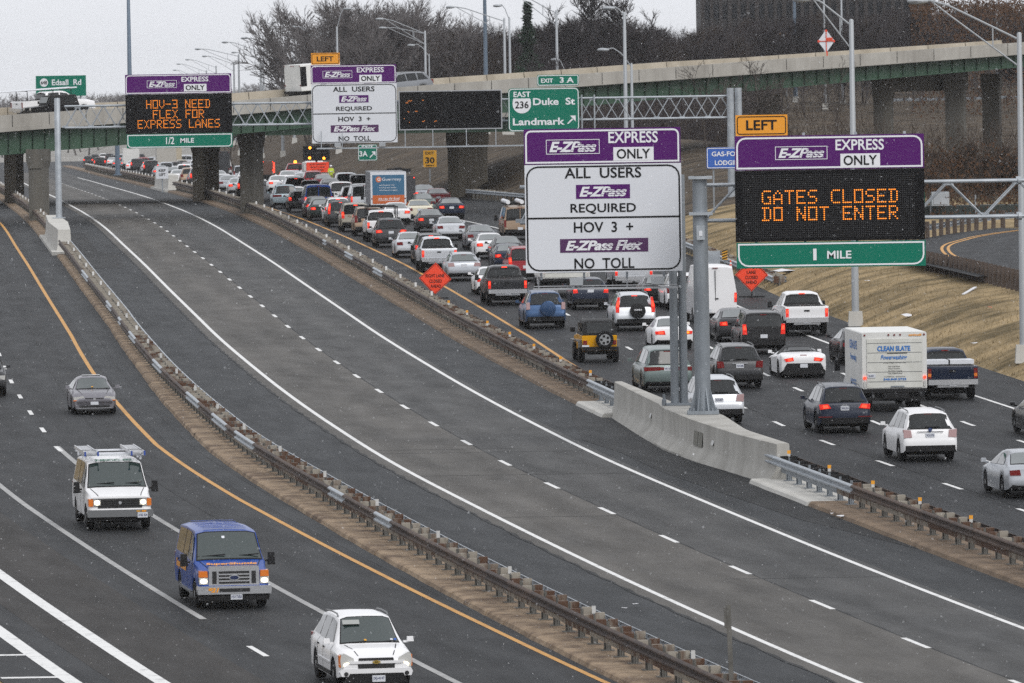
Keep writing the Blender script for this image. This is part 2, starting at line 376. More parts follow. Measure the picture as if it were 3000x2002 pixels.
def patch(name, pts, m, dz, parent):
    mb = MB(); me = None; P = [RP(Y, o, dz) for o, Y in pts]; mb.poly(P); me = mb.mesh(name, [m]); ul = me.uv_layers.new(name='UVMap')
    for lp in me.loops: ul.data[lp.index].uv = pts[lp.vertex_index]
    return link(name, me, parent)
# fresh dark patches beside the concrete barrier
strip('asphalt_patch', lin([(250,6.4),(262,5.2),(285,4.5),(296,4.6),(304,4.2),(318,5.4),(326,6.3)]), lin([(250,6.6),(318,6.7),(326,6.5)]), 250, 326, M_ASPH_PATCH, 0.003, step=2, parent=road_e, kind=None)
strip('asphalt_patch', K(-7.2), lin([(480,-4.9),(508,-4.6),(512,-5.6),(560,-5.5)]), 481, 556, M_ASPH_PATCH, 0.003, step=3, parent=road_e, kind=None)

def line(name, f, ya, yb, w, m, road, dz=0.009): return strip(name, plus(f, -w/2), plus(f, w/2), ya, yb, m, dz, step=5, parent=road, kind=None)
line('edge_line', K(-3.72), YA, 1000, 0.17, M_WHITE, road_e); line('edge_line', K(3.62), YA, 1000, 0.17, M_WHITE, road_e)
line('yellow_edge_line', Y1, YA, 700, 0.17, M_YEL, road_l); line('yellow_edge_line', Y2, 320, 760, 0.17, M_YEL, road_r)
line('yellow_edge_line', Y2, YA, 279, 0.17, M_YEL, road_r)
line('edge_line', RWO, YA, 760, 0.16, M_WHITE, road_r)
line('solid_lane_line', plus(Y1, -3.55), YA, 305, 0.2, M_GREYLINE, road_l); line('solid_lane_line', plus(Y1, -7.0), 229.5, 420, 0.2, M_GREYLINE, road_l)
line('wide_edge_line', plus(Y1, -10.65), YA, 420, 0.38, M_WHITE, road_l, 0.012); line('wide_edge_line', plus(Y1, -12.8), YA, 420, 0.42, M_WHITE, road_l)
def dashes(name, f, y0, y1, road, step=12.06, ln=3.05, w=0.16, m=None):
    Y = y0
    while Y < y1:
        strip(name, plus(f, -w/2), plus(f, w/2), Y-ln/2, Y+ln/2, m or M_WHITE, 0.009, step=3, parent=road, kind=None); Y += step
dashes('lane_dash', K(0.0), 219.0-12.06*4, 900, road_e)
dashes('lane_dash', plus(Y1, -3.6), 303.5, 470, road_l); dashes('lane_dash', plus(Y1, -7.0), 219.6-24.1, 226, road_l)
dashes('lane_dash', plus(Y2, 3.5), 275.9-12.06*7, 640, road_r); dashes('lane_dash', plus(Y2, 7.02), 311.7-12.06*10, 640, road_r)
dashes('lane_dash', plus(Y2, 10.15), 310.3-12.06*10, 430, road_r)
for z0, z1, Y in ((-14.4,-12.95,219.6),(-14.4,-12.95,213.2),(-14.4,-12.95,226.0)):
    strip('hatch_line', plus(Y1, z0), plus(Y1, z1), Y-.2, Y+.2, M_WHITE, 0.009, parent=road_l, kind=None)
# longitudinal paving seams and cracks
for f, ya, yb, r_ in ((plus(Y1,1.15),YA,420,road_l),(plus(Y1,-1.75),260,420,road_l)):
    strip('paving_seam', f, lambda Y, f=f: f(Y)+0.05+0.03*math.sin(Y*1.7), ya, yb, M_ASPH_PATCH, 0.0065, step=1.5, parent=r_, kind=None)
strip('paving_seam', K(0.03), lambda Y: 0.09+0.03*math.sin(Y*1.3), YA, 600, M_ASPH_PATCH, 0.0065, step=1.5, parent=road_e, kind=None)
strip('paving_seam', lambda Y: -4.3+.04*math.sin(Y*.9), lambda Y: -4.2+.05*math.sin(Y*2.1), YA, 600, M_ASPH_PATCH, 0.0065, step=1.5, parent=road_e, kind=None)
for q in (3.62, 7.15): strip('paving_seam', plus(Y2, q+.02), lambda Y, q=q: Y2(Y)+q+.07+.02*math.sin(Y*1.9), YA, 520, M_ASPH_PATCH, 0.0065, step=1.5, parent=road_r, kind=None)
for Y, a, b in ((297.5,-3.6,3.5),(299.5,-3.6,1.0),(285,-3.6,3.5),(265,-3.6,0),(240,-1,3.5)):
    strip('transverse_crack', lambda y, a=a: a, lambda y, b=b: b, Y, Y+0.09, M_ASPH_PATCH, 0.0065, parent=road_e, kind=None, ncol=6)

# medians: raised concrete bases
def curb(name, f0, f1, ya, yb, m, h=0.16, step=4.0):
    mb = MB(); n = int((yb-ya)/step)+1; rings = []
    for i in range(n+1):
        Y = ya+(yb-ya)*i/n; a, b = f0(Y), f1(Y)
        rings.append([RP(Y,a-0.06,-0.05), RP(Y,a,h-0.03), RP(Y,a+0.05,h), RP(Y,b-0.05,h), RP(Y,b,h-0.03), RP(Y,b+0.06,-0.05)])
    mb.loft(rings, closed=False); return tag(mb.build(name, m), kind='structure')
def lowcurb(name, f0, f1, ya, yb, m, seg=3.05):
    """Median base cast in sections with open joints between them."""
    root = None; Y = ya
    while Y < yb:
        e = min(yb, Y+seg); mb = MB(); rings = []
        for q in (Y+0.02, (Y+e)/2, e-0.02):
            a, b = f0(q), f1(q); j = random.uniform(-.02, .02)
            rings.append([RP(q,a-0.07+j,-0.05), RP(q,a+j,0.11), RP(q,a+0.06+j,0.15), RP(q,b-0.06,0.15), RP(q,b,0.11), RP(q,b+0.07,-0.05)])
        mb.loft(rings)
        if root is None: root = tag(mb.build(name, m, fix=True), kind='structure')
        else: mb.build('curb_section', m, root, fix=True)
        Y = e
    return root
lowcurb('left_median_base', lin([(150,-9.4),(300,-9.35),(360,-8.6),(400,-8.28),(505,-8.27)]), plus(LM, 0.42), 150, 504, M_CURB)
curb('left_median_base_far', K(-8.5), plus(LM, 0.42), 545, 1300, M_CURB)
lowcurb('right_median_base', K(6.5), K(8.15), 150, 268, M_CURB_R)
lowcurb('right_median_base_pale', K(6.45), K(8.15), 268, 279, M_CONC_TOP)
lowcurb('right_median_base_pale', K(6.55), K(8.15), 318, 327, M_CONC_TOP)
lowcurb('right_median_base', K(6.6), K(8.15), 327, 480, M_CURB_R)
curb('right_median_base_far', K(6.65), K(8.15), 480, 740, M_CURB_R)
curb('right_median_base_far', K(6.65), K(8.15), 780, 1500, M_CURB_R)

# ================================================================== guardrails
def wprofile(side):
    """W-beam cross-section (across, up), closed; side=-1 faces left."""
    p = [(0,.155),(.045,.14),(.08,.11),(.08,.07),(.0,.02),(0,-.02),(.08,-.07),(.08,-.11),(.045,-.14),(0,-.155)]
    out = [(side*x, z) for x, z in p]; inn = [(side*(x-0.012), z*0.985) for x, z in reversed(p)]
    return out+inn
def beam_mesh(name, prof, L, m):
    mb = MB(); mb.loft([[(x, -L/2, z) for x, z in prof], [(x, L/2, z) for x, z in prof]]); return mb.mesh(name, [m], fix=True)
SP = 1.905
POST_ME = {}
def post_mesh(m):
    mb = MB(); mb.box((0,0,.36), (.012,.15,.78)); mb.box((-.05,0,.36), (.09,.012,.78)) ; mb.box((.05,0,.36), (.09,.012,.78)); mb.box((0,.07,.36),(.1,.01,.78)); mb.box((0,-.07,.36),(.1,.01,.78))
    mb.box((0,0,.008), (.34,.3,.016)); return mb.mesh('post', [m])
PM = post_mesh(M_POSTG); PMG = post_mesh(M_GALV_D)
def block_mesh(m): mb = MB(); mb.box((0,0,0), (.25,.17,.34)); return mb.mesh('blockout', [m])
BM_R = block_mesh(M_RUST2); BM_D = block_mesh(M_BLACK)
WB = {(s, k): beam_mesh('rail_panel', wprofile(s), 3.9, m) for s in (-1,1) for k, m in (('rust',M_RUST),('galv',M_GALV))}
RUB = beam_mesh('rub_rail', [(-.02,.08),(-.05,.08),(-.05,-.08),(-.02,-.08)], 3.8, M_RUST2)
RUBG = beam_mesh('rub_rail', [(-.02,.08),(-.05,.08),(-.05,-.08),(-.02,-.08)], 3.8, M_GALV_D)
mb = MB(); mb.box((0,0,.1),(.1,.02,.2)); DEL_W = mb.mesh('delineator', [mat('reflector_white',(.5,.5,.49),.5)])
mb = MB(); mb.box((0,0,.05),(.1,.02,.1)); mb.box((0,0,.155),(.11,.024,.11),1); DEL_Y = mb.mesh('delineator', [MATS['reflector_white'], mat('reflector_amber',(.75,.33,.02),.4)])
def guardrail(name, label, f, ya, yb, near_to, galv=lambda s, Y: False, delin=None, base=0.15, gpost=lambda Y: False, rub=True):
    root = thing(name, label, 'guardrail', RP(ya, f(ya)))
    org = root.location.copy()
    Y = ya+0.5; i = 0
    far = {}
    def put(nm, me, p, t, m_far):
        M = Matrix.Translation(p-org) @ t
        if p.y <= near_to:
            o = link(nm, me, root); o.matrix_local = M
        else:
            k = (nm, m_far.name); q = far.setdefault(k, (MB(), m_far))[0]
            b = len(q.v); q.v += [M @ v.co for v in me.vertices]; q.f += [tuple(b+k2 for k2 in pl.vertices) for pl in me.polygons]; q.m += [0]*len(me.polygons)
    while Y < yb:
        t = tangent(Y, f); M = Matrix((t.cross(Vector((0,0,1))).normalized(), t, Vector((0,0,1)))).transposed().to_4x4(); M[0][2]=M[1][2]=0; M[2][2]=1
        c = RP(Y, f(Y), base)
        dark = gpost(Y)
        put('post', PMG if dark else PM, c+Vector((0,0,0)), M, M_POSTG)
        jit = Matrix.Rotation(random.uniform(-.18,.18), 4, 'Z')
        for s in (-1, 1): put('blockout', BM_D if dark else BM_R, c + M.to_3x3() @ Vector((s*.15, 0, .61+random.uniform(-.03,.03))), M @ jit, M_BLACK if dark else M_RUST2)
        if i % 2 == 0:
            Yb = Y+SP*0.98; tb = tangent(Yb, f); rb = tb.cross(Vector((0,0,1))).normalized(); Mb = Matrix((rb, tb, rb.cross(tb))).transposed().to_4x4()
            cb = RP(Yb, f(Yb), base)
            for s in (-1, 1):
                g = galv(s, Yb); put('rail_panel', WB[(s, 'galv' if g else 'rust')], cb + Mb.to_3x3() @ Vector((s*.3, 0, .6)), Mb @ Matrix.Rotation(random.uniform(-.004,.004), 4, 'Z'), M_GALV if g else M_RUST)
            if rub: put('rub_rail', RUBG if dark else RUB, cb + Mb.to_3x3() @ Vector((-.06, 0, .3)), Mb, M_RUST2)
        if delin and i % delin[0] == delin[2]: put('delineator', delin[1], c+Vector((0,0,.78)), Matrix.Identity(4), M_WHITE)
        Y += SP*t.y; i += 1
    for (nm, k), (q, m_) in far.items(): tag(q.build(nm+'_row', m_, root), kind='stuff')
    return root
gl_ = [(250.5,256),(262,266),(291,297),(301,309),(317,323),(343,352),(371,377),(388,393),(404,410),(440,452)]
guardrail('guardrail', 'long rusty double-sided guardrail on the tan median left of the express lanes', LM, 188, 503, 372,
    galv=lambda s, Y: (s < 0 and any(a <= Y <= b for a, b in gl_)) or s > 0, delin=(7, DEL_W, 2))
guardrail('guardrail', 'far stretch of rusty guardrail left of the express lanes, beyond the small pedestal', LM, 546, 1050, 0, delin=(5, DEL_W, 2), rub=False)
guardrail('guardrail', 'rusty guardrail right of the express lanes, nearer than the long concrete barrier', RM, 200, 280.5, 290,
    galv=lambda s, Y: Y > 266 and s < 0, delin=(4, DEL_Y, 1), gpost=lambda Y: Y > 266)
guardrail('guardrail', 'rusty guardrail right of the express lanes, beyond the long concrete barrier up to the overpass', RM, 317, 742, 400,
    galv=lambda s, Y: Y < 328 and s < 0 or any(a <= Y <= b for a, b in ((444,450),(471,477),(495,500))), delin=(6, DEL_Y, 1), gpost=lambda Y: Y < 327)
guardrail('guardrail', 'distant rusty guardrail beside the queue beyond the overpass', RM, 786, 1250, 0, delin=(6, DEL_Y, 1), rub=False)
GR = lin([(430,26.6),(520,28.2),(560,28.9),(625,29.4),(660,26.8),(690,25.2)])
guardrail('guardrail', 'galvanised guardrail along the exit side of the right road under the overpass', GR, 432, 655, 520, galv=lambda s, Y: True, rub=False, base=0.0)
# single-faced guardrail on timber posts along the loop ramp
def post_fence(name, label, pts, zf, m_rail, side=1, wood=True, spacing=1.9):
    root = thing(name, label, 'guardrail', pts[0]); org = root.location.copy()
    d = [0]; 
    for a, b in zip(pts, pts[1:]): d.append(d[-1]+(b-a).length)
    def P(s):
        for k in range(len(pts)-1):
            if s <= d[k+1]: return pts[k].lerp(pts[k+1], (s-d[k])/(d[k+1]-d[k])), (pts[k+1]-pts[k]).normalized()
        return pts[-1], (pts[-1]-pts[-2]).normalized()
    wm = MB(); wm.box((0,0,.4),(.2,.2,1.1)); wme = wm.mesh('post', [M_WOOD if wood else M_POSTG])
    s = 0.0; i = 0
    while s < d[-1]:
        p, t = P(s); rz = math.atan2(t.y, t.x)-math.pi/2
        o = link('post', wme, root, p-org, (random.uniform(-.03,.03), random.uniform(-.03,.03), rz))
        if i % 2 == 0:
            p2, t2 = P(min(d[-1], s+spacing)); rz2 = math.atan2(t2.y, t2.x)-math.pi/2
            n_ = t2.cross(Vector((0,0,1))); o = link('rail_panel', WB[(1 if side > 0 else -1, m_rail)], root, p2-org+n_*side*.14+Vector((0,0,.6)), (math.asin(t2.z), 0, rz2))
        s += spacing; i += 1
    return root

# ================================================================== concrete gantry barrier between express and right roads
wb_ = lin([(278.5,6.98),(284,6.75),(290,6.4),(297,6.2),(300,6.3),(310,6.62),(318.5,6.92)])
wtl = lin([(278.5,7.28),(284,6.88),(293,6.64),(301,6.67),(303,6.84),(318.5,7.08)])
wtr = lin([(278.5,7.66),(286,7.5),(294.5,8.02),(299,8.02),(303.4,7.42),(318.5,7.36)])
wbr = lin([(278.5,8.0),(286,7.9),(294,8.3),(299,8.3),(303.4,7.9),(318.5,7.7)])
WH = 1.32
def wall_ring(Y):
    a, b, c, d = wb_(Y), wtl(Y), wtr(Y), wbr(Y)
    k = min(1, max(0, (abs(Y-297)-3)/6)); m1 = b-0.05-0.03*k
    return [RP(Y,a-.05*k,-.05), RP(Y,a,.07), RP(Y,a+(m1-a)*.85,.36), RP(Y,m1+.03,.5), RP(Y,b-.02,WH-.03), RP(Y,b+.03,WH), RP(Y,c-.03,WH), RP(Y,c,WH-.03), RP(Y,c+.03,.5), RP(Y,d,.05), RP(Y,d,-.05)]
wall = thing('concrete_barrier', 'long pale concrete barrier with flared foot carrying the near sign posts', 'barrier', RP(298, 7.0))
def child_ws(mb, name, mats, parent, **k):
    o = mb.build(name, mats, None, **k); o.parent = parent; o.matrix_parent_inverse = Matrix.Translation(-parent.location) if parent.rotation_euler.z == 0 else parent.matrix_world.inverted(); return o
for a, b in ((278.5,289.2),(289.22,293.4),(293.42,300.6),(300.62,309.5),(309.52,318.5)):
    mb = MB(); n = max(2, int((b-a)/1.2)); mb.loft([wall_ring(a+(b-a)*i/n) for i in range(n+1)])
    child_ws(mb, 'wall_section', M_CONC, wall, fix=True, smooth=40)
M_PLATE = mat('weathered_plate', (.13,.13,.11), .7, col2=(.2,.19,.16), scale=6)
for (Y, z, w, h, m, nm) in ((291.0,.72,.42,.5,M_PLATE,'access_panel'),(291.0+.9,.72,.42,.5,M_PLATE,'access_panel'),(288.6,.75,.22,.16,MATS['reflector_white'],'reflector'),(305.5,.75,.22,.16,MATS['reflector_white'],'reflector')):
    mb = MB(); o_ = wtl(Y)-.06; t = tangent(Y, wtl)
    p = RP(Y, o_, z); r_ = t.cross(Vector((0,0,1)))
    mb.quad(p-t*w+Vector((0,0,-h/2))-r_*.03, p+t*w+Vector((0,0,-h/2))-r_*.03, p+t*w+Vector((0,0,h/2))+r_*.02, p-t*w+Vector((0,0,h/2))+r_*.02)
    mb.f = [tuple(reversed(q)) for q in mb.f]
    child_ws(mb, nm, m, wall)
# the same kind of pedestal on the left median and the far ones
def pedestal(label, Ya, Yb, oa, ob, h=1.45):
    t = thing('concrete_pedestal', label, 'barrier', RP((Ya+Yb)/2, (oa+ob)/2)); mb = MB(); rings = []
    for i in range(7):
        Y = Ya+(Yb-Ya)*i/6; k = 0.55*abs(i-3)/3; a = oa+k*.35; b = ob-k*.5
        rings.append([RP(Y,a-.14,-.05),RP(Y,a-.12,.1),RP(Y,a-.04,.45),RP(Y,a,h),RP(Y,b,h),RP(Y,b+.04,.45),RP(Y,b+.12,.1),RP(Y,b+.14,-.05)])
    mb.loft(rings); child_ws(mb, 'wall_section', M_CONC_TOP, t, fix=True, smooth=35)
    mb = MB(); mb.loft([[RP(Y,oa-.25,-.05),RP(Y,oa-.25,.2),RP(Y,ob+.2,.2),RP(Y,ob+.2,-.05)] for Y in (Ya-3, Yb)]); child_ws(mb, 'footing', M_CONC_TOP, t)
    return t
pedestal('small pale concrete pedestal under the left gantry pole', 509, 545, -8.3, -7.1)
pedestal('distant grey concrete block on the median by the KEEP LEFT sign', 745, 782, 6.7, 8.0)

# ================================================================== lettering helpers and signs
M_PURPLE = mat('sign_purple', (.075,.005,.12), .5, spec=.2); M_SGREEN = mat('sign_green', (.0,.15,.095), .5, spec=.2)
M_SWHITE = mat('sign_white', (.62,.64,.68), .45); M_SLET = mat('sign_letter_white', (.72,.73,.76), .4); M_SBLACK = mat('sign_letter_black', (.008,.008,.009), .6, spec=.15)
M_SORANGE = mat('sign_amber', (.75,.3,.012), .5); M_SBLUE = mat('sign_blue', (.02,.1,.42), .45); M_SFLUO = mat('roadwork_orange', (.85,.055,.012), .5)
M_SYEL = mat('sign_yellow_dull', (.6,.3,.02), .5)
M_VMS = mat('message_board_black', (.005,.005,.006), .7, spec=.12); M_ALU = mat('sign_back_aluminium', (.35,.36,.38), .5, metal=.4)
M_AMBER = mat('lit_amber_dot', (.2,.06,.0), .5, emit=(1.0,.27,.015), es=1.5)
M_DOTOFF = mat('unlit_dot', (.028,.028,.03), .5)
M_LAMP = mat('lamp_grey', (.33,.35,.37), .5, metal=.2)
FONT57 = {'H':'10001 10001 10001 11111 10001 10001 10001','O':'11111 10001 10001 10001 10001 10001 11111','V':'10001 10001 10001 10001 10001 01010 00100','-':'00000 00000 00000 11111 00000 00000 00000','3':'11111 00001 00001 01111 00001 00001 11111','N':'10001 11001 11001 10101 10011 10011 10001','E':'11111 10000 10000 11110 10000 10000 11111','D':'11110 01001 01001 01001 01001 01001 11110','F':'11111 10000 10000 11110 10000 10000 10000','L':'10000 10000 10000 10000 10000 10000 11111','X':'10001 01010 00100 00100 00100 01010 10001','R':'11110 10001 10001 11110 10100 10010 10001','P':'11110 10001 10001 11110 10000 10000 10000','S':'01111 10000 10000 01110 00001 00001 11110','A':'00100 01010 10001 10001 11111 10001 10001','T':'11111 00100 00100 00100 00100 00100 00100','I':'01110 00100 00100 00100 00100 00100 01110','C':'01111 10000 10000 10000 10000 10000 01111','G':'01111 10000 10000 10011 10001 10001 01111'}
SK = math.tan(R(0.9))
class Sign:
    def __init__(s, name, label, cat, cx, cy, Y, group=None, rz=0.0):
        s.cx, s.cy, s.Y, s.s = cx, cy, Y, F/Y
        s.root = thing(name, label, cat, at(cx, cy, Y), rz, group)
    def xy(s, px, py, ref=None):
        r = px if ref is None else ref
        return (px-s.cx)/s.s, -((py-s.cy)+SK*(r-s.cx))/s.s
    def rect(s, x0, y0, x1, y1):
        c = (x0+x1)/2; a, d = s.xy(x0, y1, c); b, e = s.xy(x1, y0, c); return a, d, b, e
    def panel(s, name, x0, y0, x1, y1, m, dep=.08, y=0.0, rad=0.0):
        a, d, b, e = s.rect(x0, y0, x1, y1); mb = MB()
        mb.prism(rrect(a, d, b, e, rad), y, y+dep); return mb.build(name, [m], s.root)
    def border(s, x0, y0, x1, y1, m, th, rad, y=-.012, corners=(1,1,1,1)):
        rad = max(rad, .004)
        a, d, b, e = s.rect(x0, y0, x1, y1); mb = MB()
        o = rrect(a, d, b, e, rad, corners); i = rrect(a+th, d+th, b-th, e-th, max(.003, rad-th), corners); n = len(o)
        for k in range(n):
            p, q, r_, t = o[k], o[(k+1)%n], i[(k+1)%n], i[k]
            mb.quad((p[0],y,p[1]),(q[0],y,q[1]),(r_[0],y,r_[1]),(t[0],y,t[1]))
        return mb.build('border', [m], s.root)
    def text(s, st, x0, y0, x1, y1, m, y=-.014, bold=.02, shear=0.0, spacing=1.0, name='lettering', ref=None):
        a, d, b, e = s.rect(x0, y0, x1, y1); return text(name, st, s.root, m, a, d, b, e, y, bold, shear, spacing)
    def logo(s, x0, y0, x1, y1, st='E-ZPass', frame=True, bgm=None):
        a, d, b, e = s.rect(x0, y0, x1, y1); h = e-d; w = b-a
        if bgm: mb = MB(); mb.prism(rrect(a, d, b, e, 0), -.012, .0); mb.build('logo_plate', [bgm], s.root)
        if frame: s.border(x0, y0, x1, y1, M_SLET, .012+.02*h, 0.001, y=-.014)
        text('logo_lettering', st, s.root, M_SLET, a+.06*w, d+.14*h, b-.06*w, e-.14*h, -.016, .035, .28, .92)
        # speed lines cut through the right-hand letters
        mb = MB(); x2 = a+.48*w
        for k in range(4):
            z = d+h*(.26+.15*k); sh = .10*h*k
            mb.quad((x2+sh, -.02, z), (b-.08*w-(.05*w if k < 1 else 0), -.02, z), (b-.08*w, -.02, z+.032*h), (x2+sh, -.02, z+.032*h))
        mb.build('speed_lines', [bgm or M_PURPLE], s.root)
    def dots(s, st, x0, y0, x1, y1, name='lit_text'):
        a, d, b, e = s.rect(x0, y0, x1, y1); n = len(st); px = (b-a)/(6*n-2); pz = (e-d)/6.0; rr = .38*min(px, pz)
        for k, ch in enumerate(st):
            if ch not in FONT57: continue
            mb = MB()
            for r_, row in enumerate(FONT57[ch].split()):
                for c_, v in enumerate(row):
                    if v == '1':
                        x = a+px*(6*k+c_); z = e-pz*r_
                        mb.poly([(x+rr*math.cos(q*math.pi/3), -.03, z+rr*math.sin(q*math.pi/3)) for q in range(6)])
            tag(mb.build('lit_letter', [M_AMBER], s.root), kind='stuff')
def rrect(a, d, b, e, r, corners=(1,1,1,1)):
    """Rounded rectangle, counter-clockwise seen from the front; corners: bl br tr tl."""
    out = []
    for (x, z, t0, on, sx, sz) in ((a, d, 180, corners[0], 1, 1), (b, d, 270, corners[1], -1, 1), (b, e, 0, corners[2], -1, -1), (a, e, 90, corners[3], 1, -1)):
        if r <= 0.002 or not on: out += [(x, z)]*(1 if r <= .002 else 5) if r <= .002 else [(x+sx*.0005*k*0, z) for k in range(5)]; continue
        for k in range(5):
            t = R(t0+90*k/4); out.append((x+sx*r+r*math.cos(t), z+sz*r+r*math.sin(t)))
    return out
def truss(name, parent, p0, p1, h, dep, bays, r=.06, rd=.032, m=None, dbl=False):
    """Box truss from p0 to p1 (front bottom chord ends), given in the parent's space."""
    m = m or M_GALV; p0 = Vector(p0); p1 = Vector(p1); up = Vector((0,0,h)); bk = Vector((0,dep,0)); mb = MB()
    for o in (Vector(), up, bk, up+bk): mb.tube(p0+o, p1+o, r, r, 8)
    mb.build('chords', [m], parent, smooth=40)
    mb = MB(); cn = MB()
    for k in range(bays):
        a = p0.lerp(p1, k/bays); b = p0.lerp(p1, (k+1)/bays); c = (a+b)/2
        for o in (Vector(), bk):
            mb.tube(a+o, c+o+up, rd, rd, 6); mb.tube(c+o+up, b+o, rd, rd, 6)
            cn.box(tuple(c+o+up+Vector((0,0,-.07))), (.34,.03,.12)); cn.box(tuple(a+o+Vector((0,0,.07))), (.34,.03,.12))
        mb.tube(a, a+bk+up*0, rd, rd, 6); mb.tube(c+up, c+up+bk, rd, rd, 6); mb.tube(a, c+bk, rd*.8, rd*.8, 6); mb.tube(a+up, c+bk+up, rd*.8, rd*.8, 6)
        if dbl:
            mb.tube(a+up, c, rd, rd, 6); mb.tube(c, b+up, rd, rd, 6)
    mb.build('lattice', [m], parent, smooth=40); tag(cn.build('gusset_plates', [m], parent), kind='stuff')

# ---- near gantry posts on the barrier
def gantry_post(label, Y, off, zb, h, r, style):
    p = RP(Y, off, zb); t = thing('gantry_post', label, 'sign post', p)
    mb = MB()
    if style == 'big':
        mb.lathe((0,0,0), [(.08,r*1.02),(h*.4,r*.99),(h,r*.93)], 16, axis='z'); mb.build('shaft', [M_GALV_D], t, smooth=40)
        mb = MB(); mb.box((0,0,.06), (2.05*r*2*.98,1.9*r*2,.12)); 
        for k in range(8): mb.lathe((.86*r*2*.98*math.cos(k*math.pi/4),.8*r*2*math.sin(k*math.pi/4),.12), [(0,.035),(.1,.035)], 6, axis='z')
        mb.build('base_plate', [M_GALV_D], t)
        mb = MB()
        for k in range(8):
            a = k*math.pi/4+.39; M = Matrix.Rotation(a, 4, 'Z'); mb.prism([(r*.97,.12),(r*1.85,.12),(r*1.02,.9)], -.015, .015, M=M)
        mb.build('gusset', [M_GALV_D], t)
        for z in (h-.05, h-1.3):
            mb = MB(); mb.box((.02,-.05,z), (r*3.0,r*2.6,.1)); mb.build('collar', [M_GALV], t)
        mb = MB(); mb.box((0,-r-.08,h-1.95),(.28,.14,.5)); mb.build('switch_box', [M_GALV], t)
        mb = MB(); mb.box((0,-r-.16,h-1.98),(.12,.02,.18)); mb.build('label_plate', [M_SWHITE], t)
    else:
        for k, dx in enumerate((-.16,.155)):
            mb = MB(); mb.lathe((dx, .1*k, 0), [(0,r),(h,r*.95)], 14, axis='z'); mb.build('shaft', [M_GALV_D], t, smooth=40)
        mb = MB(); mb.box((0,.05,.04),(.95,.7,.08)); mb.build('base_plate', [M_GALV_D], t)
        mb = MB(); mb.lathe((-.55,-.1,0), [(0,.08),(.2,.08),(.24,.05),(.4,.05)], 10, axis='z'); mb.build('junction_fitting', [M_GALV_D], t)
    return t
gantry_post('thick round galvanised post with gusseted base, on the concrete barrier', 295.8, 7.42, WH, 8.25, .27, 'big')
gantry_post('pair of slimmer galvanised pipes just left of the thick post', 301.5, 7.36, WH, 8.15, .15, 'pair')

# ---- near white sign
A = Sign('toll_sign', 'large near white sign reading ALL USERS E-ZPass REQUIRED, purple top', 'highway sign', 1766, 587, 298)
A.panel('purple_panel', 1537, 376, 1996, 480, M_PURPLE); A.border(1541, 380, 1992, 477, M_SLET, .06, .2, corners=(0,0,1,1))
A.panel('white_panel', 1538, 481, 1997, 797, M_SWHITE); A.border(1542, 485, 1993, 793, M_SBLACK, .055, .42)
A.logo(1602, 409, 1759, 452); A.text('EXPRESS', 1785, 385, 1930, 419, M_SLET, bold=.018)
A.panel('legend_plate', 1799, 431, 1917, 470, M_SLET, .012, -.014); A.text('ONLY', 1809, 436, 1907, 465, M_SBLACK, y=-.03, bold=.015)
A.text('ALL  USERS', 1655, 491, 1880, 522, M_SBLACK, bold=.015); A.logo(1688, 541, 1846, 582, frame=False, bgm=M_PURPLE)
A.text('REQUIRED', 1671, 596, 1863, 627, M_SBLACK, bold=.015); A.panel('divider', 1543, 635, 1992, 640, M_SBLACK, .01, -.013)
A.text('HOV  3  +', 1680, 650, 1854, 681, M_SBLACK, bold=.015); A.logo(1639, 699, 1897, 739, st='E-ZPass Flex', frame=False, bgm=mat('sign_purple_dark', (.06,.008,.075), .45))
A.text('NO  TOLL', 1680, 756, 1856, 787, M_SBLACK, bold=.015)
gt = thing('sign_truss', 'galvanised truss arm behind the large near white sign', 'sign truss', at(1766, 600, 299.6))
truss('t', gt, (-2.9,0,-.6), (2.75,0,-.6), 1.25, 1.0, 4)
mb = MB()
for x in (-2.2,-.7,.8,2.1): mb.box((x,-.75,-.1),(.08,1.4,5.2) if False else (.08,.08,5.0)); mb.box((x,-.4,.6),(.08,.8,.08)); mb.box((x,-.4,-.6),(.08,.8,.08))
mb.build('mounting_bars', [M_GALV], gt)
mb = MB()
mb.box((.03,-1.6,-2.9),(5.05,.09,.07)); mb.box((.03,-1.6,-2.8),(5.0,.03,.03)); mb.box((2.65,-.8,-2.9),(.06,1.6,.06))
for x in (-2.3,-.9,.8,2.3): mb.box((x,-1.2,-2.9),(.05,.9,.05)); mb.box((x,-.82,-2.75),(.05,.05,.4))
mb.build('light_rail', [M_ALU], gt)
for x in (-.98,1.86):
    mb = MB(); mb.prism([(-.22,-.13),(.22,-.13),(.24,.13),(-.24,.13)], -1.75, -1.5, M=Matrix.Translation((x,0,-2.65))); mb.build('floodlight', [M_LAMP], gt)
# ---- near message sign
B = Sign('message_sign', 'large near message sign glowing GATES CLOSED DO NOT ENTER, 1 MILE', 'highway sign', 2432, 590, 295)
B.panel('purple_panel', 2155, 396, 2709, 496, M_PURPLE); B.border(2159, 400, 2705, 493, M_SLET, .06, .32, corners=(0,0,1,1))
B.panel('cabinet', 2155, 498, 2709, 706, M_VMS, .55)
B.panel('green_panel', 2156, 708, 2710, 783, M_SGREEN); B.border(2160, 711, 2706, 779, M_SLET, .055, .36, corners=(1,1,0,0))
B.logo(2273, 429, 2426, 468); B.text('EXPRESS', 2450, 408, 2592, 440, M_SLET, bold=.018); B.panel('legend_plate', 2464, 450, 2580, 489, M_SLET, .012, -.014); B.text('ONLY', 2473, 455, 2571, 484, M_SBLACK, y=-.03, bold=.015)
B.dots('GATES CLOSED', 2234, 558, 2628, 594); B.dots('DO NOT ENTER', 2234, 607, 2628, 643)
B.text('1', 2380, 729, 2390, 763, M_SLET, bold=-.01); B.text('MILE', 2421, 735, 2492, 758, M_SLET, bold=.02)
mb = MB()
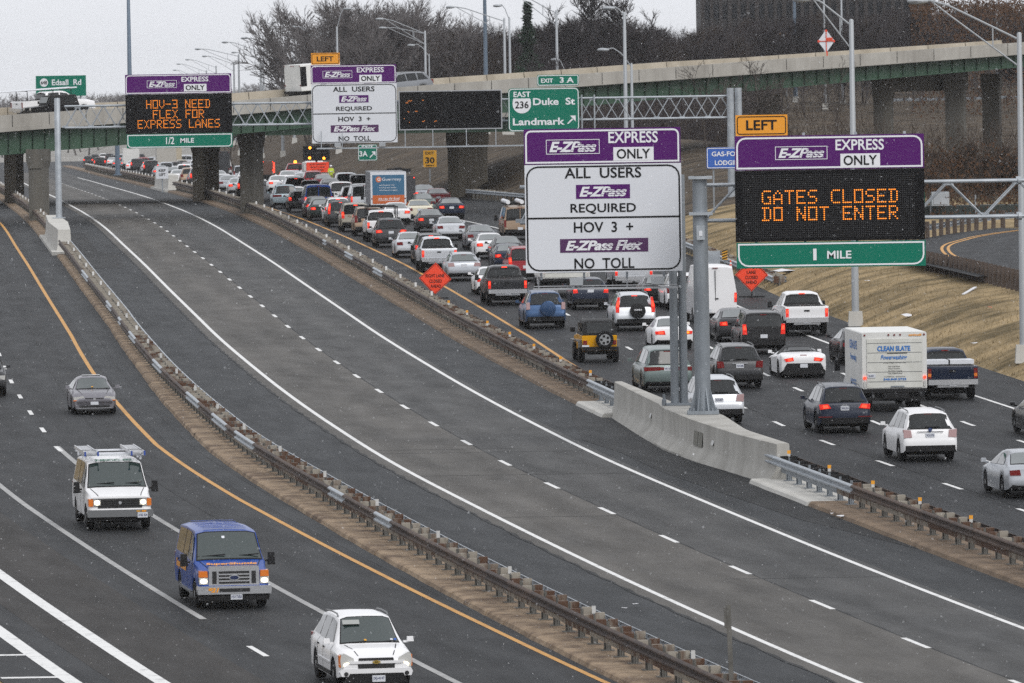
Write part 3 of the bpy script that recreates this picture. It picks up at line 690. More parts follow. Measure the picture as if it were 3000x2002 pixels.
for c in range(88):
    for r_ in range(30):
        x, z = B.xy(2178+c*5.75, 512+r_*6.25, 2432); mb.quad((x-.014,-.008,z-.014),(x+.014,-.008,z-.014),(x+.014,-.008,z+.014),(x-.014,-.008,z+.014))
tag(mb.build('unlit_dots', [M_DOTOFF], B.root), kind='stuff')
B2 = Sign('left_plate', 'amber LEFT plate on top of the near message sign', 'sign plate', 2231, 367, 295)
B2.panel('plate', 2155, 337, 2307, 398, M_SORANGE); B2.border(2159, 341, 2303, 394, M_SBLACK, .03, .1); B2.text('LEFT', 2186, 352, 2276, 381, M_SBLACK, bold=.02)
gt = thing('sign_truss', 'galvanised box truss spanning the right road behind the near message sign', 'sign truss', at(2432, 590, 296.5))
x0, z0 = (2062-2432)/84.3, -.62; 
truss('t', gt, (x0,0,z0), (x0+14.6,0,z0), 1.24, 1.1, 6)
mb = MB()
for x in (-2.6,-.9,.9,2.6): mb.box((x,-.35,.1),(.09,.12,4.6)); mb.box((x,-.15,.62),(.08,.5,.08)); mb.box((x,-.15,-.62),(.08,.5,.08))
mb.build('mounting_bars', [M_GALV], gt)
mb = MB(); xx = (2988-2432)/84.3
for z in (z0, z0+1.24):
    for y in (0, 1.1): mb.lathe((xx-.06, y, z), [(0,.13),(.12,.13)], 12, axis='x')
mb.build('flange_joint', [M_GALV], gt)
gp = RP(297, RWO(297)+6.5); gp.z = zr(297)+.3
t = thing('gantry_post', 'galvanised end post of the near truss beyond the right shoulder', 'sign post', (at(2432,590,296.5).x+x0+14.7, 297.05, gp.z))
for y in (-.55,.55): mb = MB(); mb.lathe((0,y,0), [(0,.22),(9.3,.2)], 14, axis='z'); mb.build('shaft', [M_GALV_D], t, smooth=40)

# ---- far gantry
YG = 540
g2 = thing('sign_gantry', 'far galvanised truss gantry spanning the express and right roads', 'sign gantry', at(1150, 360, YG+1.0))
sg = F/(YG+1.0)
pl = RP(536, -7.45, 1.45)-g2.location; pr_x = (2150-1150)/sg
mb = MB(); mb.lathe((pl.x, pl.y, pl.z), [(0,.2),(.05,.2),(7.5,.185),(7.55,.15)], 16, axis='z'); mb.build('pole', [M_GALV], g2, smooth=40)
mb = MB(); mb.box((pl.x, pl.y, pl.z+.03), (.8,.8,.06)); mb.build('base_plate', [M_GALV], g2)
zt = (360-(300))/sg; 
def lz(px, py): return -((py-360)+SK*(px-1150))/sg
zt = lz(1150, 297); zb_ = lz(1150, 360)
truss('t', g2, (pl.x+.2, -.1, zb_), (pr_x, -.1, zb_), zt-zb_, 1.1, 26, r=.07, rd=.026, dbl=True)
zg = zr(YG)+hill(26, YG)-g2.location.z
for dx in (-.22,.3):
    mb = MB(); mb.lathe((pr_x+dx, dx*1.5, zg), [(0,.24),(lz(2150,258)-zg,.22)], 14, axis='z'); mb.build('end_post', [M_GALV], g2, smooth=40)
mb = MB(); xa, xb = (928-1150)/sg, (1560-1150)/sg; zc_ = lz(1150, 432)
mb.box(((xa+xb)/2, -1.3, zc_), (xb-xa, .1, .09))
for x in (942,1003,1187,1268,1366,1452): mb.box(((x-1150)/sg, -1.25, zc_+.55), (.05,.05,1.1))
mb.build('light_rail', [M_GALV], g2)
for x in (990,1120):
    mb = MB(); mb.box(((x-1150)/sg, -1.4, zc_+.2), (.4,.3,.24)); mb.build('floodlight', [M_LAMP], g2)
mb = MB()
for x in (1705,1742): mb.box(((x-1150)/sg, -.25, (zt+zb_)/2-.25), (.09,.09,2.3))
mb.build('sign_hanger', [M_GALV], g2)
C = Sign('message_sign', 'far message sign glowing HOV-3 NEED FLEX FOR EXPRESS LANES, 1/2 MILE', 'highway sign', 524, 325, YG)
C.panel('purple_panel', 368, 217.5, 679, 274.5, M_PURPLE); C.border(370, 219.5, 677, 273, M_SLET, .055, .22, corners=(0,0,1,1))
C.panel('cabinet', 368, 276, 679, 391, M_VMS, .5); C.panel('green_panel', 370, 392.5, 680, 433, M_SGREEN); C.border(372, 394, 678, 431.5, M_SLET, .055, .25, corners=(1,1,0,0))
C.logo(432, 236, 519, 258); C.text('EXPRESS', 533, 225, 612, 239.5, M_SLET); C.panel('legend_plate', 540, 246.5, 606, 268, M_SLET, .012, -.014); C.text('ONLY', 545, 249.5, 601, 264.5, M_SBLACK, y=-.03)
C.dots('HOV-3 NEED', 430, 294, 614, 316); C.dots('FLEX FOR', 449, 323.5, 596, 345.5); C.dots('EXPRESS LANES', 404, 352, 642, 374)
C.text('1/2', 485, 402, 509, 423, M_SLET, bold=.015); C.text('MILE', 527, 405, 567, 418.5, M_SLET)
D = Sign('toll_sign', 'far white sign reading ALL USERS E-ZPass REQUIRED on the far gantry', 'highway sign', 1038, 306, YG)
D.panel('purple_panel', 912, 190.5, 1162, 245, M_PURPLE); D.border(914, 192.5, 1160, 243.5, M_SLET, .05, .18, corners=(0,0,1,1))
D.panel('white_panel', 913, 246, 1163, 419, M_SWHITE); D.border(915, 248, 1161, 417, M_SBLACK, .045, .4)
D.logo(947, 208, 1033, 229.5); D.text('EXPRESS', 1047, 197.5, 1126, 212.5, M_SLET); D.panel('legend_plate', 1054, 219.5, 1119.5, 241, M_SLET, .012, -.014); D.text('ONLY', 1059, 222.5, 1115, 237.5, M_SBLACK, y=-.03)
D.text('ALL  USERS', 976, 254, 1098, 269, M_SBLACK); D.logo(994, 279.5, 1080, 301, frame=False, bgm=M_PURPLE); D.text('REQUIRED', 984.5, 312, 1090, 326.5, M_SBLACK)
D.panel('divider', 915, 331.5, 1161, 334, M_SBLACK, .01, -.013); D.text('HOV  3  +', 990.5, 342, 1084.5, 356, M_SBLACK); D.logo(968, 366.5, 1108, 388, st='E-ZPass Flex', frame=False, bgm=MATS['sign_purple_dark']); D.text('NO  TOLL', 990.5, 399, 1085, 413, M_SBLACK)
D2 = Sign('left_plate', 'amber LEFT plate on top of the far white sign', 'sign plate', 953, 172.5, YG)
D2.panel('plate', 911.5, 155.5, 995, 189.5, M_SORANGE); D2.border(913.5, 157.5, 993, 187.5, M_SBLACK, .03, .08); D2.text('LEFT', 928, 165.5, 977, 180, M_SBLACK)
E_ = Sign('message_sign', 'blank black message board in an aluminium frame beside the Duke St sign', 'highway sign', 1319, 322, YG)
E_.panel('cabinet', 1169, 266, 1470, 379, M_VMS, .5); E_.border(1168, 265, 1471, 380, M_ALU, .07, .02, y=-.02)
mb = MB(); rd_ = random.Random(5)
for (x, y, n) in ((1198,293,5),(1192,300,3),(1240,291,2),(1197,325,2),(1219,325,3),(1201,357,1),(1240,353,3),(1275,354,3),(1186,346,1)):
    for k in range(n):
        a, z = E_.xy(x+k*2.6-2, y+rd_.choice((0,2)), 1319); mb.quad((a-.02,-.03,z-.02),(a+.02,-.03,z-.02),(a+.02,-.03,z+.02),(a-.02,-.03,z+.02))
mb.build('stray_lit_dots', [mat('dim_amber_dot', (.2,.06,.0), .5, emit=(1,.3,.06), es=.7)], E_.root)
G_ = Sign('exit_sign', 'green sign reading EAST 236 Duke St Landmark with an arrow', 'highway sign', 1593, 321, YG)
G_.panel('green_panel', 1489, 258, 1697, 385, M_SGREEN, rad=.25); G_.border(1490.5, 259.5, 1695.5, 383.5, M_SLET, .05, .25)
G_.text('EAST', 1505, 269, 1555, 285, M_SLET); G_.text('Duke  St', 1562, 287, 1685, 308, M_SLET, bold=.025); G_.text('Landmark', 1502, 346, 1654, 367, M_SLET, bold=.025)
a, d, b, e = G_.rect(1502, 289, 1556, 333); w, h = b-a, e-d; mb = MB()
mb.prism([(a+w*x, d+h*z) for x, z in ((.5,0),(.7,.05),(.88,.2),(.98,.42),(1,.68),(.97,.95),(.93,1),(.07,1),(.03,.95),(0,.68),(.02,.42),(.12,.2),(.3,.05))], -.012, 0); mb.build('route_shield', [M_SLET], G_.root)
G_.text('236', 1509, 297, 1549, 318, M_SBLACK, y=-.03, bold=.015)
def arrow(sg, x0, y0, x1, y1):
    a, d, b, e = sg.rect(x0, y0, x1, y1); w, h = b-a, e-d; mb = MB()
    P = lambda x, z: (a+w*x, -.016, d+h*z)
    mb.poly([P(0,.1),P(.12,0),P(.72,.55),P(.58,.67)]); mb.poly([P(.35,1),P(1,1),P(1,.3)]); mb.build('arrow', [M_SLET], sg.root)
arrow(G_, 1661, 339, 1686, 364)
G2 = Sign('exit_plate', 'green EXIT 3 A plate on top of the Duke St sign', 'sign plate', 1634.5, 235.5, YG)
G2.panel('plate', 1573, 219, 1696, 252, M_SGREEN, rad=.12); G2.border(1574.5, 220.5, 1694.5, 250.5, M_SLET, .045, .12); G2.text('EXIT', 1585, 230.5, 1620, 243, M_SLET); G2.text('3 A', 1640, 226.5, 1681, 243, M_SLET, bold=.025)
def posted(sg, xs, m=None, depth=.1, zg=None):
    mb = MB(); g = (zg if zg is not None else zr(sg.Y)+hill(sg.root.location.x-CX(sg.Y), sg.Y))-sg.root.location.z
    for x in xs: lx = (x-sg.cx)/sg.s; mb.box((lx, depth+.06, (g+.5)/2), (.1,.1,abs(g)+.6))
    mb.build('posts', [m or M_GALV_D], sg.root)
H = Sign('service_sign', 'blue GAS-FOOD LODGING sign half hidden by the near message sign', 'highway sign', 2135, 463, 520)
H.panel('panel', 2070, 432, 2200, 494, M_SBLUE, rad=.1); H.border(2071.5, 433.5, 2198.5, 492.5, M_SLET, .04, .1); H.text('GAS-FOOD', 2085, 444, 2186, 458, M_SLET); H.text('LODGING', 2094, 470, 2178, 484, M_SLET); posted(H, (2090,2180))
I_ = Sign('exit_sign', 'small green EXIT 3A gore sign with an arrow, below the light rail', 'highway sign', 1077, 447, 760)
I_.panel('panel', 1049, 424, 1105, 471, M_SGREEN); I_.border(1049.7, 424.7, 1104.3, 470.3, M_SLET, .05, .15); I_.text('EXIT', 1060, 427, 1094, 434, M_SLET); I_.text('3A', 1053, 443, 1077, 459, M_SLET, bold=.025); arrow(I_, 1082, 444, 1100, 463); posted(I_, (1077,), M_WOOD)
J = Sign('speed_sign', 'yellow EXIT 30 MPH advisory sign behind a lamp pole', 'highway sign', 1259, 465, 700)
J.panel('panel', 1240, 441, 1279, 490, M_SYEL); J.text('EXIT', 1246, 445, 1273, 453, M_SBLACK); J.text('30', 1246, 461, 1273, 479, M_SBLACK, bold=.03); J.text('MPH', 1249, 483, 1270, 488, M_SBLACK); posted(J, (1259,))
K_ = Sign('keep_left_sign', 'white KEEP LEFT sign on the median before the queue', 'traffic sign', 475, 506, 735)
K_.panel('panel', 457, 489, 493, 524, M_SWHITE); K_.text('KEEP', 465, 496, 485, 504, M_SBLACK); K_.text('LEFT', 466, 508, 485, 516, M_SBLACK); posted(K_, (475,))
L_ = Sign('street_sign', 'green 648 Edsall Rd sign standing on the overpass', 'highway sign', 178, 251, 716)
L_.panel('panel', 105, 222, 252, 282, M_SGREEN); L_.text('Edsall  Rd', 152, 233, 238, 250, M_SLET, bold=.02)
a, d, b, e = L_.rect(117, 230, 141, 255); mb = MB(); mb.prism([((a+b)/2+(b-a)/2*math.cos(k*math.pi/8), (d+e)/2+(e-d)/2*math.sin(k*math.pi/8)) for k in range(16)], -.012, 0); mb.build('route_disc', [M_SLET], L_.root); L_.text('648', 120, 237, 138, 248, M_SBLACK, y=-.03)
posted(L_, (125,235), zg=at(178,330,716).z)
def diamond(label, cx, cy, Y, half, lines, base_z, tilt):
    sg = Sign('roadwork_sign', label, 'traffic sign', cx, cy, Y); r_ = half/sg.s; mb = MB(); M = Matrix.Rotation(tilt, 4, 'Y')
    mb.prism([(r_,0),(0,r_),(-r_,0),(0,-r_)], 0, .03, M=M); mb.build('panel', [M_SFLUO], sg.root)
    mb = MB(); o = [(r_*.95,0),(0,r_*.95),(-r_*.95,0),(0,-r_*.95)]; i = [(x*.965, z*.965) for x, z in o]
    for k in range(4):
        q = [o[k], o[(k+1)%4], i[(k+1)%4], i[k]]; mb.poly([M @ Vector((x, -.012, z)) for x, z in q])
    mb.build('border', [M_SBLACK], sg.root)
    for s_, x0, y0, x1, y1 in lines:
        a, d, b, e = sg.rect(x0, y0, x1, y1); to = text('lettering', s_, sg.root, M_SBLACK, a, d, b, e, -.014, .012)
        sl = MB(); 
    mb = MB(); g = base_z-sg.root.location.z
    mb.box((0,.06,(g-.2)/2), (.05,.05,abs(g)-.2 if abs(g) > .4 else .2)); mb.box((0,.06,g+.04),(1.3,.06,.06)); mb.box((0,.06,g+.04),(.06,1.3,.06)); mb.build('stand', [M_BLACK], sg.root)
    return sg
p = ground(1275, 882)
diamond('orange diamond sign reading RIGHT LANE CLOSED AHEAD on the median', 1275, 817, p.y, 47.5, (('RIGHT LANE',1247,803,1302,813),('CLOSED',1258,819,1294,829),('AHEAD',1261,834,1292,843)), p.z+.1, R(3))
p = ground(2200, 872)
diamond('orange diamond sign reading RIGHT LANE CLOSED AHEAD under the near message sign', 2202, 806, p.y, 48.5, (('RIGHT LANE',2172,779,2230,788),('LANE',2188,793,2215,803),('CLOSED',2183,808,2220,818),('AHEAD',2184,822,2217,832)), zr(p.y), R(1))
# object marker and cone by the exit guardrail
t = thing('object_marker', 'black and yellow striped marker at the guardrail end', 'marker', ground(2124, 800)); mb = MB(); mb.box((0,0,.95),(.3,.03,.5)); mb.build('panel', [M_SYEL], t)
mb = MB()
for k in range(4): mb.poly([(-.15,-.02,.7+.14*k),(.15,-.02,.8+.14*k),(.15,-.02,.86+.14*k),(-.15,-.02,.76+.14*k)])
mb.build('stripe', [M_SBLACK], t); mb = MB(); mb.box((0,.04,.35),(.06,.06,.7)); mb.build('post', [M_GALV_D], t)
M_CONE = mat('cone_orange', (.75,.07,.015), .5)
def cone(p, label, group=None):
    t = thing('traffic_cone', label, 'traffic cone', p, group=group); mb = MB(); mb.lathe((0,0,0), [(.03,.16),(.45,.09),(.9,.025)], 10, axis='z'); mb.build('cone', [M_CONE], t, smooth=50); mb = MB(); mb.box((0,0,.02),(.4,.4,.04)); mb.build('base', [M_BLACK], t)
    for z, r0, r1 in ((.5,.088,.07),(.68,.063,.05)): mb = MB(); mb.lathe((0,0,z), [(0,r0),(.1,r1)], 10, axis='z'); mb.build('band', [M_SLET], t)
cone(ground(2141, 812), 'orange and white traffic cone beside the striped marker')
for k, (x, y) in enumerate(((972,524),(985,520),(1000,516))): cone(ground(x, y), 'orange traffic cone behind the stopped cars near the flagged worker', 'traffic cones of the lane closure')
# delineator post bottom right
t = thing('marker_post', 'dark leaning steel post with a small sign seen edge-on, bottom right', 'post', RP(201.5, -8.2)); hgt = 2.55
t.rotation_euler = (0, R(-1.5), 0)
mb = MB(); mb.box((0,0,hgt/2),(.11,.03,hgt)); mb.box((.05,.04,hgt/2),(.014,.08,hgt)); mb.box((-.05,.04,hgt/2),(.014,.08,hgt)); mb.build('post', [M_POSTG], t)
mb = MB(); mb.box((-.085,-.02,hgt-.3),(.05,.3,.5)); mb.build('plate', [M_POSTG], t)

# ================================================================== overpasses
NY = lin([(-200,584),(0,586),(800,596),(1500,607),(2155,621),(3000,641),(3300,648)])
NT = lin([(-200,353),(0,339),(158,328),(330,318),(724,294),(800,287),(1170,256),(1500,232),(1857,206),(2155,183),(2300,172),(2500,160),(3000,124),(3300,103)])
NC = lin([(-200,404),(0,388),(158,376),(699,336.6),(907,318),(1170,299),(1698,254.5),(1860,243),(2155,222),(2490,197.5),(3000,160),(3300,138)])
NG = lin([(-200,472),(0,455),(176,440),(370,424),(700,392),(900,373),(1200,350),(1500,328),(1698,312),(1857,297),(2155,270),(2300,257),(2640,226),(3000,195),(3300,170)])
st = [-180+108*i for i in range(33)]
EDG = [(at(p, NT(p), NY(p)), at(p, NC(p), NY(p)), at(p, NG(p), NY(p))) for p in st]
br = thing('overpass', 'near concrete overpass with green steel girders rising to the right across the whole view', 'bridge', (EDG[5][0].x, EDG[5][0].y, EDG[5][0].z-6))
BO = Vector(br.location)
def nrm(i):
    a = EDG[max(0, i-1)][0]; b = EDG[min(len(EDG)-1, i+1)][0]; d = Vector((b.x-a.x, b.y-a.y, 0)).normalized(); return Vector((-d.y, d.x, 0))
WD = 13.0; SPF = lin([(0,.3),(800,.12),(1500,0),(3000,-.16)]); SPL = [SPF(p) for p in st]
def chb(mb, name, mats, **k): o = mb.build(name, mats, br, **k); o.location = (0,0,0); return o
V = lambda p: p-BO
for i in range(len(EDG)-1):
    for far in (0, 1):
        mb = MB(); rings = []
        for j, f in ((i, .012), (i+1, -.012)):
            T, Cb, Gb = EDG[j]; n = nrm(j); d = (EDG[i+1][0]-EDG[i][0])*f
            o = T-BO+d + (n*WD+Vector((0,0,SPL[j])) if far else Vector()); s_ = -1 if far else 1
            zdn = -.86
            rings.append([o, o+Vector((0,0,zdn)), o+n*.42*s_+Vector((0,0,zdn)), o+n*.36*s_+Vector((0,0,-.5)), o+n*.26*s_])
        mb.loft(rings); chb(mb, 'parapet_panel', M_CONC_TAN if far else M_CONC_GREY, fix=True)
mb = MB(); rings = []
for i, (T, Cb, Gb) in enumerate(EDG):
    n = nrm(i); a = V(T)+Vector((0,0,-.85)); c = V(Cb); e = a+n*WD+Vector((0,0,SPL[i]))
    rings.append([a-n*.02, c-n*.02, c+n*.02, c+n*WD+Vector((0,0,SPL[i])), e])
mb.loft(rings); chb(mb, 'deck_slab', M_CONC_GREY, fix=True)
mb = MB(); mbi = MB(); ms = MB()
for k, ins in enumerate((.75, 4.6, 8.5, 12.3)):
    rings = []; fl = []
    for i, (T, Cb, Gb) in enumerate(EDG):
        n = nrm(i); z = SPL[i]*ins/WD; a = V(Cb)+n*ins+Vector((0,0,z+.02)); g = V(Gb)+n*ins+Vector((0,0,z))
        rings.append([a+n*-.02, g+n*-.02, g+n*.02, a+n*.02]); fl.append([g-n*.22, g-n*.22+Vector((0,0,-.05)), g+n*.22+Vector((0,0,-.05)), g+n*.22])
        if k == 0 and i < len(EDG)-1:
            for q in range(3):
                f = q/3; a2 = a.lerp(V(EDG[i+1][1])+nrm(i+1)*ins+Vector((0,0,z)), f); g2_ = g.lerp(V(EDG[i+1][2])+nrm(i+1)*ins+Vector((0,0,z)), f)
                d = (EDG[i+1][0]-EDG[i][0]).normalized()
                ms = MB(); ms.quad(a2-n*.02-d*.02, a2-n*.12-d*.02, g2_-n*.12-d*.02, g2_-n*.02-d*.02); ms.quad(a2-n*.12+d*.02, a2-n*.02+d*.02, g2_-n*.02+d*.02, g2_-n*.12+d*.02); ms.build('stiffener', [M_GREEN], br)
    (mb if k == 0 else mbi).loft(rings); (mb if k == 0 else mbi).loft(fl)
chb(mb, 'girder', M_GREEN, fix=True); chb(mbi, 'inner_girders', M_GREEN, fix=True)
def deck(px, f=0.5, dz=0.0):
    """Point on the near overpass deck under photo column px, f across its width."""
    i = (px-st[0])/108; k = int(i); t = i-k
    T = EDG[k][0].lerp(EDG[k+1][0], t); return T+nrm(k)*WD*f+Vector((0,0,-.85+SPL[k]*f+dz))
def deck_at(px, f, dz=0.0):
    a, b = -170.0, 3200.0
    for _ in range(40):
        m = (a+b)/2; p = deck(m, f, dz); v = CAMR.transposed() @ (p-Vector((0,0,ZC)))
        if 1500-v.x/v.z*F > px: b = m
        else: a = m
    return deck(m, f, dz), deckdir(m)
def deckdir(px):
    k = int((px-st[0])/108); return (EDG[k+1][0]-EDG[k][0]).normalized()
# piers: each a column with a stepped head
def pier(parent, org, p, top, a, b, phi, m, cap=.14, caph=1.3):
    mb = MB(); M = Matrix.Translation(Vector(p)-org) @ Matrix.Rotation(phi, 4, 'Z'); H_ = top-p.z
    mb.box((0,0,(H_-caph)/2), (a, b, H_-caph), M=M); mb.build('pier_column', [m], parent)
    mb = MB(); q = [(-a/2,H_-caph-.02),(a/2,H_-caph-.02),(a/2+cap,H_-caph+.5),(a/2+cap,H_),(-a/2-cap,H_),(-a/2-cap,H_-caph+.5)]
    mb.prism(q, -b/2-cap*.6, b/2+cap*.6, M=M); mb.build('pier_head', [m], parent)
def gz(px, py, dY=0): return ground(px, py)
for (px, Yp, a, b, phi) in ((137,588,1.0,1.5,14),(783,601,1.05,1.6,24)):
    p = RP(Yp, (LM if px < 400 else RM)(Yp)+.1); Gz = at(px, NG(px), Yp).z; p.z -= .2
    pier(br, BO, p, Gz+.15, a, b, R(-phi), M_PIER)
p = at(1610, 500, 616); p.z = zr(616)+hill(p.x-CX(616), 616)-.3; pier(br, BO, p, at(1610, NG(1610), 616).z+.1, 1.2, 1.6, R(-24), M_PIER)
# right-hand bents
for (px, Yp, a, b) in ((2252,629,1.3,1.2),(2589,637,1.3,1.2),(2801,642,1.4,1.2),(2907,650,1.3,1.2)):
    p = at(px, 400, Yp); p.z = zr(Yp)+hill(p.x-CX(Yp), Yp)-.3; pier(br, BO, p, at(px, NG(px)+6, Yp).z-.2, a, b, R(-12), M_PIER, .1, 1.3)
a_ = at(2555, NG(2589)+20, 639)-BO; b_ = at(2835, NG(2801)+30, 645)-BO; mb = MB()
d_ = (b_-a_); mb.loft([[q+Vector((0,-.6,.8)), q+Vector((0,-.6,-.55)), q+Vector((0,.7,-.55)), q+Vector((0,.7,.8))] for q in (a_, b_)]); mb.build('pier_cap', [M_PIER], br, fix=True)
# far level bridge behind
fb = thing('overpass', 'second flatter green girder overpass behind the near one, on tan piers', 'bridge', (-20, 672, ZC-3.3)); FO = Vector(fb.location)
mb = MB(); 
for y in (-15,-8,0,8,15): mb.box((-6, y, .55), (56, .06, 1.1)); mb.box((-6, y, .02), (56, .5, .06))
mb.build('girder', [M_GREEN], fb); mb = MB(); mb.box((-6, 0, 1.32), (57, 32.6, .4)); mb.build('deck_slab', [M_CONC_GREY], fb)
for k in range(9):
    for y in (-16.1, 16.1): mb = MB(); mb.box((-31+6*k, y, 1.95), (5.95, .3, .85)); mb.build('parapet_panel', [M_CONC_GREY], fb)
for (off_, Yp, a, b, phi) in ((-7.75,672,1.05,1.3,24),(7.2,668,1.0,2.3,30)):
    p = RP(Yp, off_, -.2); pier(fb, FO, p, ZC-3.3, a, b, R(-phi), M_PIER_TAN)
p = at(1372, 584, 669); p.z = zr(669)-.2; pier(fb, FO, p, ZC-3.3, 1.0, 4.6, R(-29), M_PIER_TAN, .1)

# ================================================================== lamp posts and masts
def lamp_post(label, px, pt, Y, zb=None, lum=None, dbl=None, r=.1, m=None, kind='truss'):
    top = at(px, pt, Y)
    if zb is None: zb = zr(Y)+hill(top.x-CX(Y), Y)
    t = thing('lamp_post', label, 'lamp post', (top.x, Y, zb), group=None); H_ = top.z-zb; mb = MB()
    mb.lathe((0,0,0), [(0,r*1.25),(H_,r*.75),(H_+.06,r*.4)], 10, axis='z'); mb.build('pole', [m or M_LAMP], t, smooth=40)
    mb = MB(); mb.box((0,0,.3),(.7,.7,.75),taper=.85); mb.build('base', [M_CONC_TOP], t)
    for L_ in [q for q in (lum, dbl) if q]:
        e = at(L_[0], L_[1], Y)-Vector((top.x, Y, zb)); mb = MB(); s_ = 1 if e.x > 0 else -1
        if kind == 'truss':
            a0 = Vector((0,0,H_-.25)); a1 = Vector((0,0,H_-1.35)); mm = e-Vector((s_*.5,0,0))
            mb.path([a0, a0.lerp(mm, .8)+Vector((0,0,.12)), mm, e], .045, 6); mb.path([a1, a1.lerp(mm, .8)+Vector((0,0,-.02)), mm], .035, 6); mb.tube(a0.lerp(mm,.3)+Vector((0,0,.05)), a1.lerp(mm,.3), .03, .03, 6)
        else:
            mb.path([Vector((0,0,H_-.2)), Vector((e.x*.35,0,H_+(e.z-H_)*.7)), Vector((e.x*.65,0,e.z+.1)), e], .04, 6)
        mb.build('arm', [m or M_LAMP], t)
        mb = MB(); mb.loft([[(e.x+s_*x, w*math.cos(q*math.pi/4), e.z+h*math.sin(q*math.pi/4)-(0.03 if math.sin(q*math.pi/4) < 0 else 0)) for q in range(8)] for x, w, h in ((-.4,.05,.04),(-.2,.16,.1),(.1,.2,.13),(.35,.14,.09),(.45,.03,.02))]); mb.build('luminaire', [M_LAMP], t, smooth=50, fix=True)
    return t
far_l = [(824,137,1010,(716,112)),(763,147,1060,(660,124)),(699,160,1180,(580,144)),(685,184,1330,(600,165)),(771,175,1300,(686,154)),(633,194,1480,(550,175)),(605,207,1600,(524,188)),(560,218,1750,(513,206)),(859,168,1100,(780,97))]
nm_ = ['beside the white truck on the overpass','third of the receding row','with the longest reaching arm','short one in the middle of the row','just left of the distant box truck','further back in the row','far back in the row','farthest and lowest of the row','rightmost of the receding row']
for (px, pt, Y, lm), w_ in zip(far_l, nm_): lamp_post('grey lamp post beyond the overpass, '+w_, px, pt, Y, lum=lm, r=.16)
lamp_post('lamp post behind the far LEFT plate, with a raised curved arm', 987, 80, 900, lum=(1019,26), kind='curve', r=.12); lamp_post('lamp post with a long left arm just right of the amber LEFT plate', 985, 108, 960, lum=(863,79), r=.13)
lamp_post('lamp post with two left arms behind the grey car on the overpass', 1245, 92, 880, lum=(1113,56), dbl=(1122,82), r=.13)
lamp_post('small low lamp with short arm beside the two-armed post', 1257, 160, 900, lum=(1205,133), kind='curve', r=.08)
lamp_post('lamp post right of the blue-grey mast, arm reaching left', 1477, 55, 800, lum=(1320,21), r=.13)
lamp_post('plain lamp post with a raised curved lamp, beside its taller neighbour', 1492, 52, 820, lum=(1458,17), kind='curve', r=.12)
lamp_post('tall lamp post behind the EXIT 3 A plate, arm leaving the picture', 1630, 31, 760, lum=(1480,-28), r=.13)
lamp_post('small lamp with white globe at the overpass edge by EXIT 3 A', 1652, 196, 790, lum=(1627,175), kind='curve', r=.06)
lamp_post('tall pale lamp post in front of the overpass, above the near white sign', 1829, 38, 560, lum=(1785,24), kind='curve', r=.13)
lamp_post('shorter lamp post with a curved arm over the overpass, by the near white sign', 1850, 188, 600, lum=(1768,146), kind='curve', r=.11)
lamp_post('near lamp post on the grass bank behind the near message sign', 2494, 60, 391, lum=(2350,-2), r=.14)
lamp_post('nearest lamp post at the right picture edge', 2986, 99, 346, lum=(2690,3), r=.13)
lamp_post('lamp post left of the tilted roadwork sign on the overpass', 2413, -40, 930, r=.12); lamp_post('lamp post right of the tilted roadwork sign on the overpass', 2464, -50, 950, r=.12); lamp_post('thin lamp post against the brown wood near the right edge', 2919, -45, 960, r=.1)
M_MAST = mat('mast_blue_grey', (.11,.15,.2), .5, metal=.2)
lamp_post('very tall dark mast rising above the far message sign', 375, -60, 594, zb=deck_at(390, .6)[0].z, r=.14, m=M_MAST); lamp_post('very tall blue-grey mast behind the overpass, upper middle', 1419, -60, 820, r=.2, m=M_MAST); lamp_post('very tall blue-grey mast in front of the dark tower', 2326, -60, 960, r=.2, m=M_MAST)
p = at(345, 515, 763); t = thing('mast', 'blue-grey mast standing on the distant grey concrete block', 'mast', (p.x, 763, zr(763)+1.4)); mb = MB(); mb.lathe((0,0,0), [(0,.22),(3.4,.2)], 10, axis='z'); mb.build('pole', [M_MAST], t, smooth=40)
mb = MB(); mb.box((0,0,.05),(.7,.7,.1)); mb.build('base_plate', [M_MAST], t)
# tilted roadwork sign on the overpass
p = deck(2440, .12, .0); t = thing('roadwork_sign', 'silver and orange roadwork diamond seen from behind on the overpass', 'traffic sign', p)
pc = at(2421, 121, p.y-.3); dz = pc.z-p.z; dx = pc.x-p.x
mb = MB(); hh = .62; mb.prism([(dx+hh,dz),(dx,dz+.85),(dx-hh,dz),(dx,dz-.85)], -.02, .02); mb.build('panel', [M_SWHITE], t)
for q in ((dx+hh-.12,dz,dx+hh,dz),(dx-hh,dz,dx-hh+.12,dz),(dx,dz+.7,dx,dz+.85)):
    mb = MB(); mb.box((( q[0]+q[2])/2,-.04,(q[1]+q[3])/2),(.15,.02,.15)); mb.build('orange_corner', [M_SFLUO], t)
mb = MB(); mb.box((dx,-.05,dz),(.06,.03,1.7)); mb.box((dx,-.05,dz),(1.2,.03,.06)); mb.box((dx+.25,-.045,dz+.15),(.45,.02,.22)); mb.box((dx+.05,-.05,dz-1.1),(.09,.05,.7)); mb.build('cross_brace', [mat('brace_red',(.6,.06,.02),.5)], t)

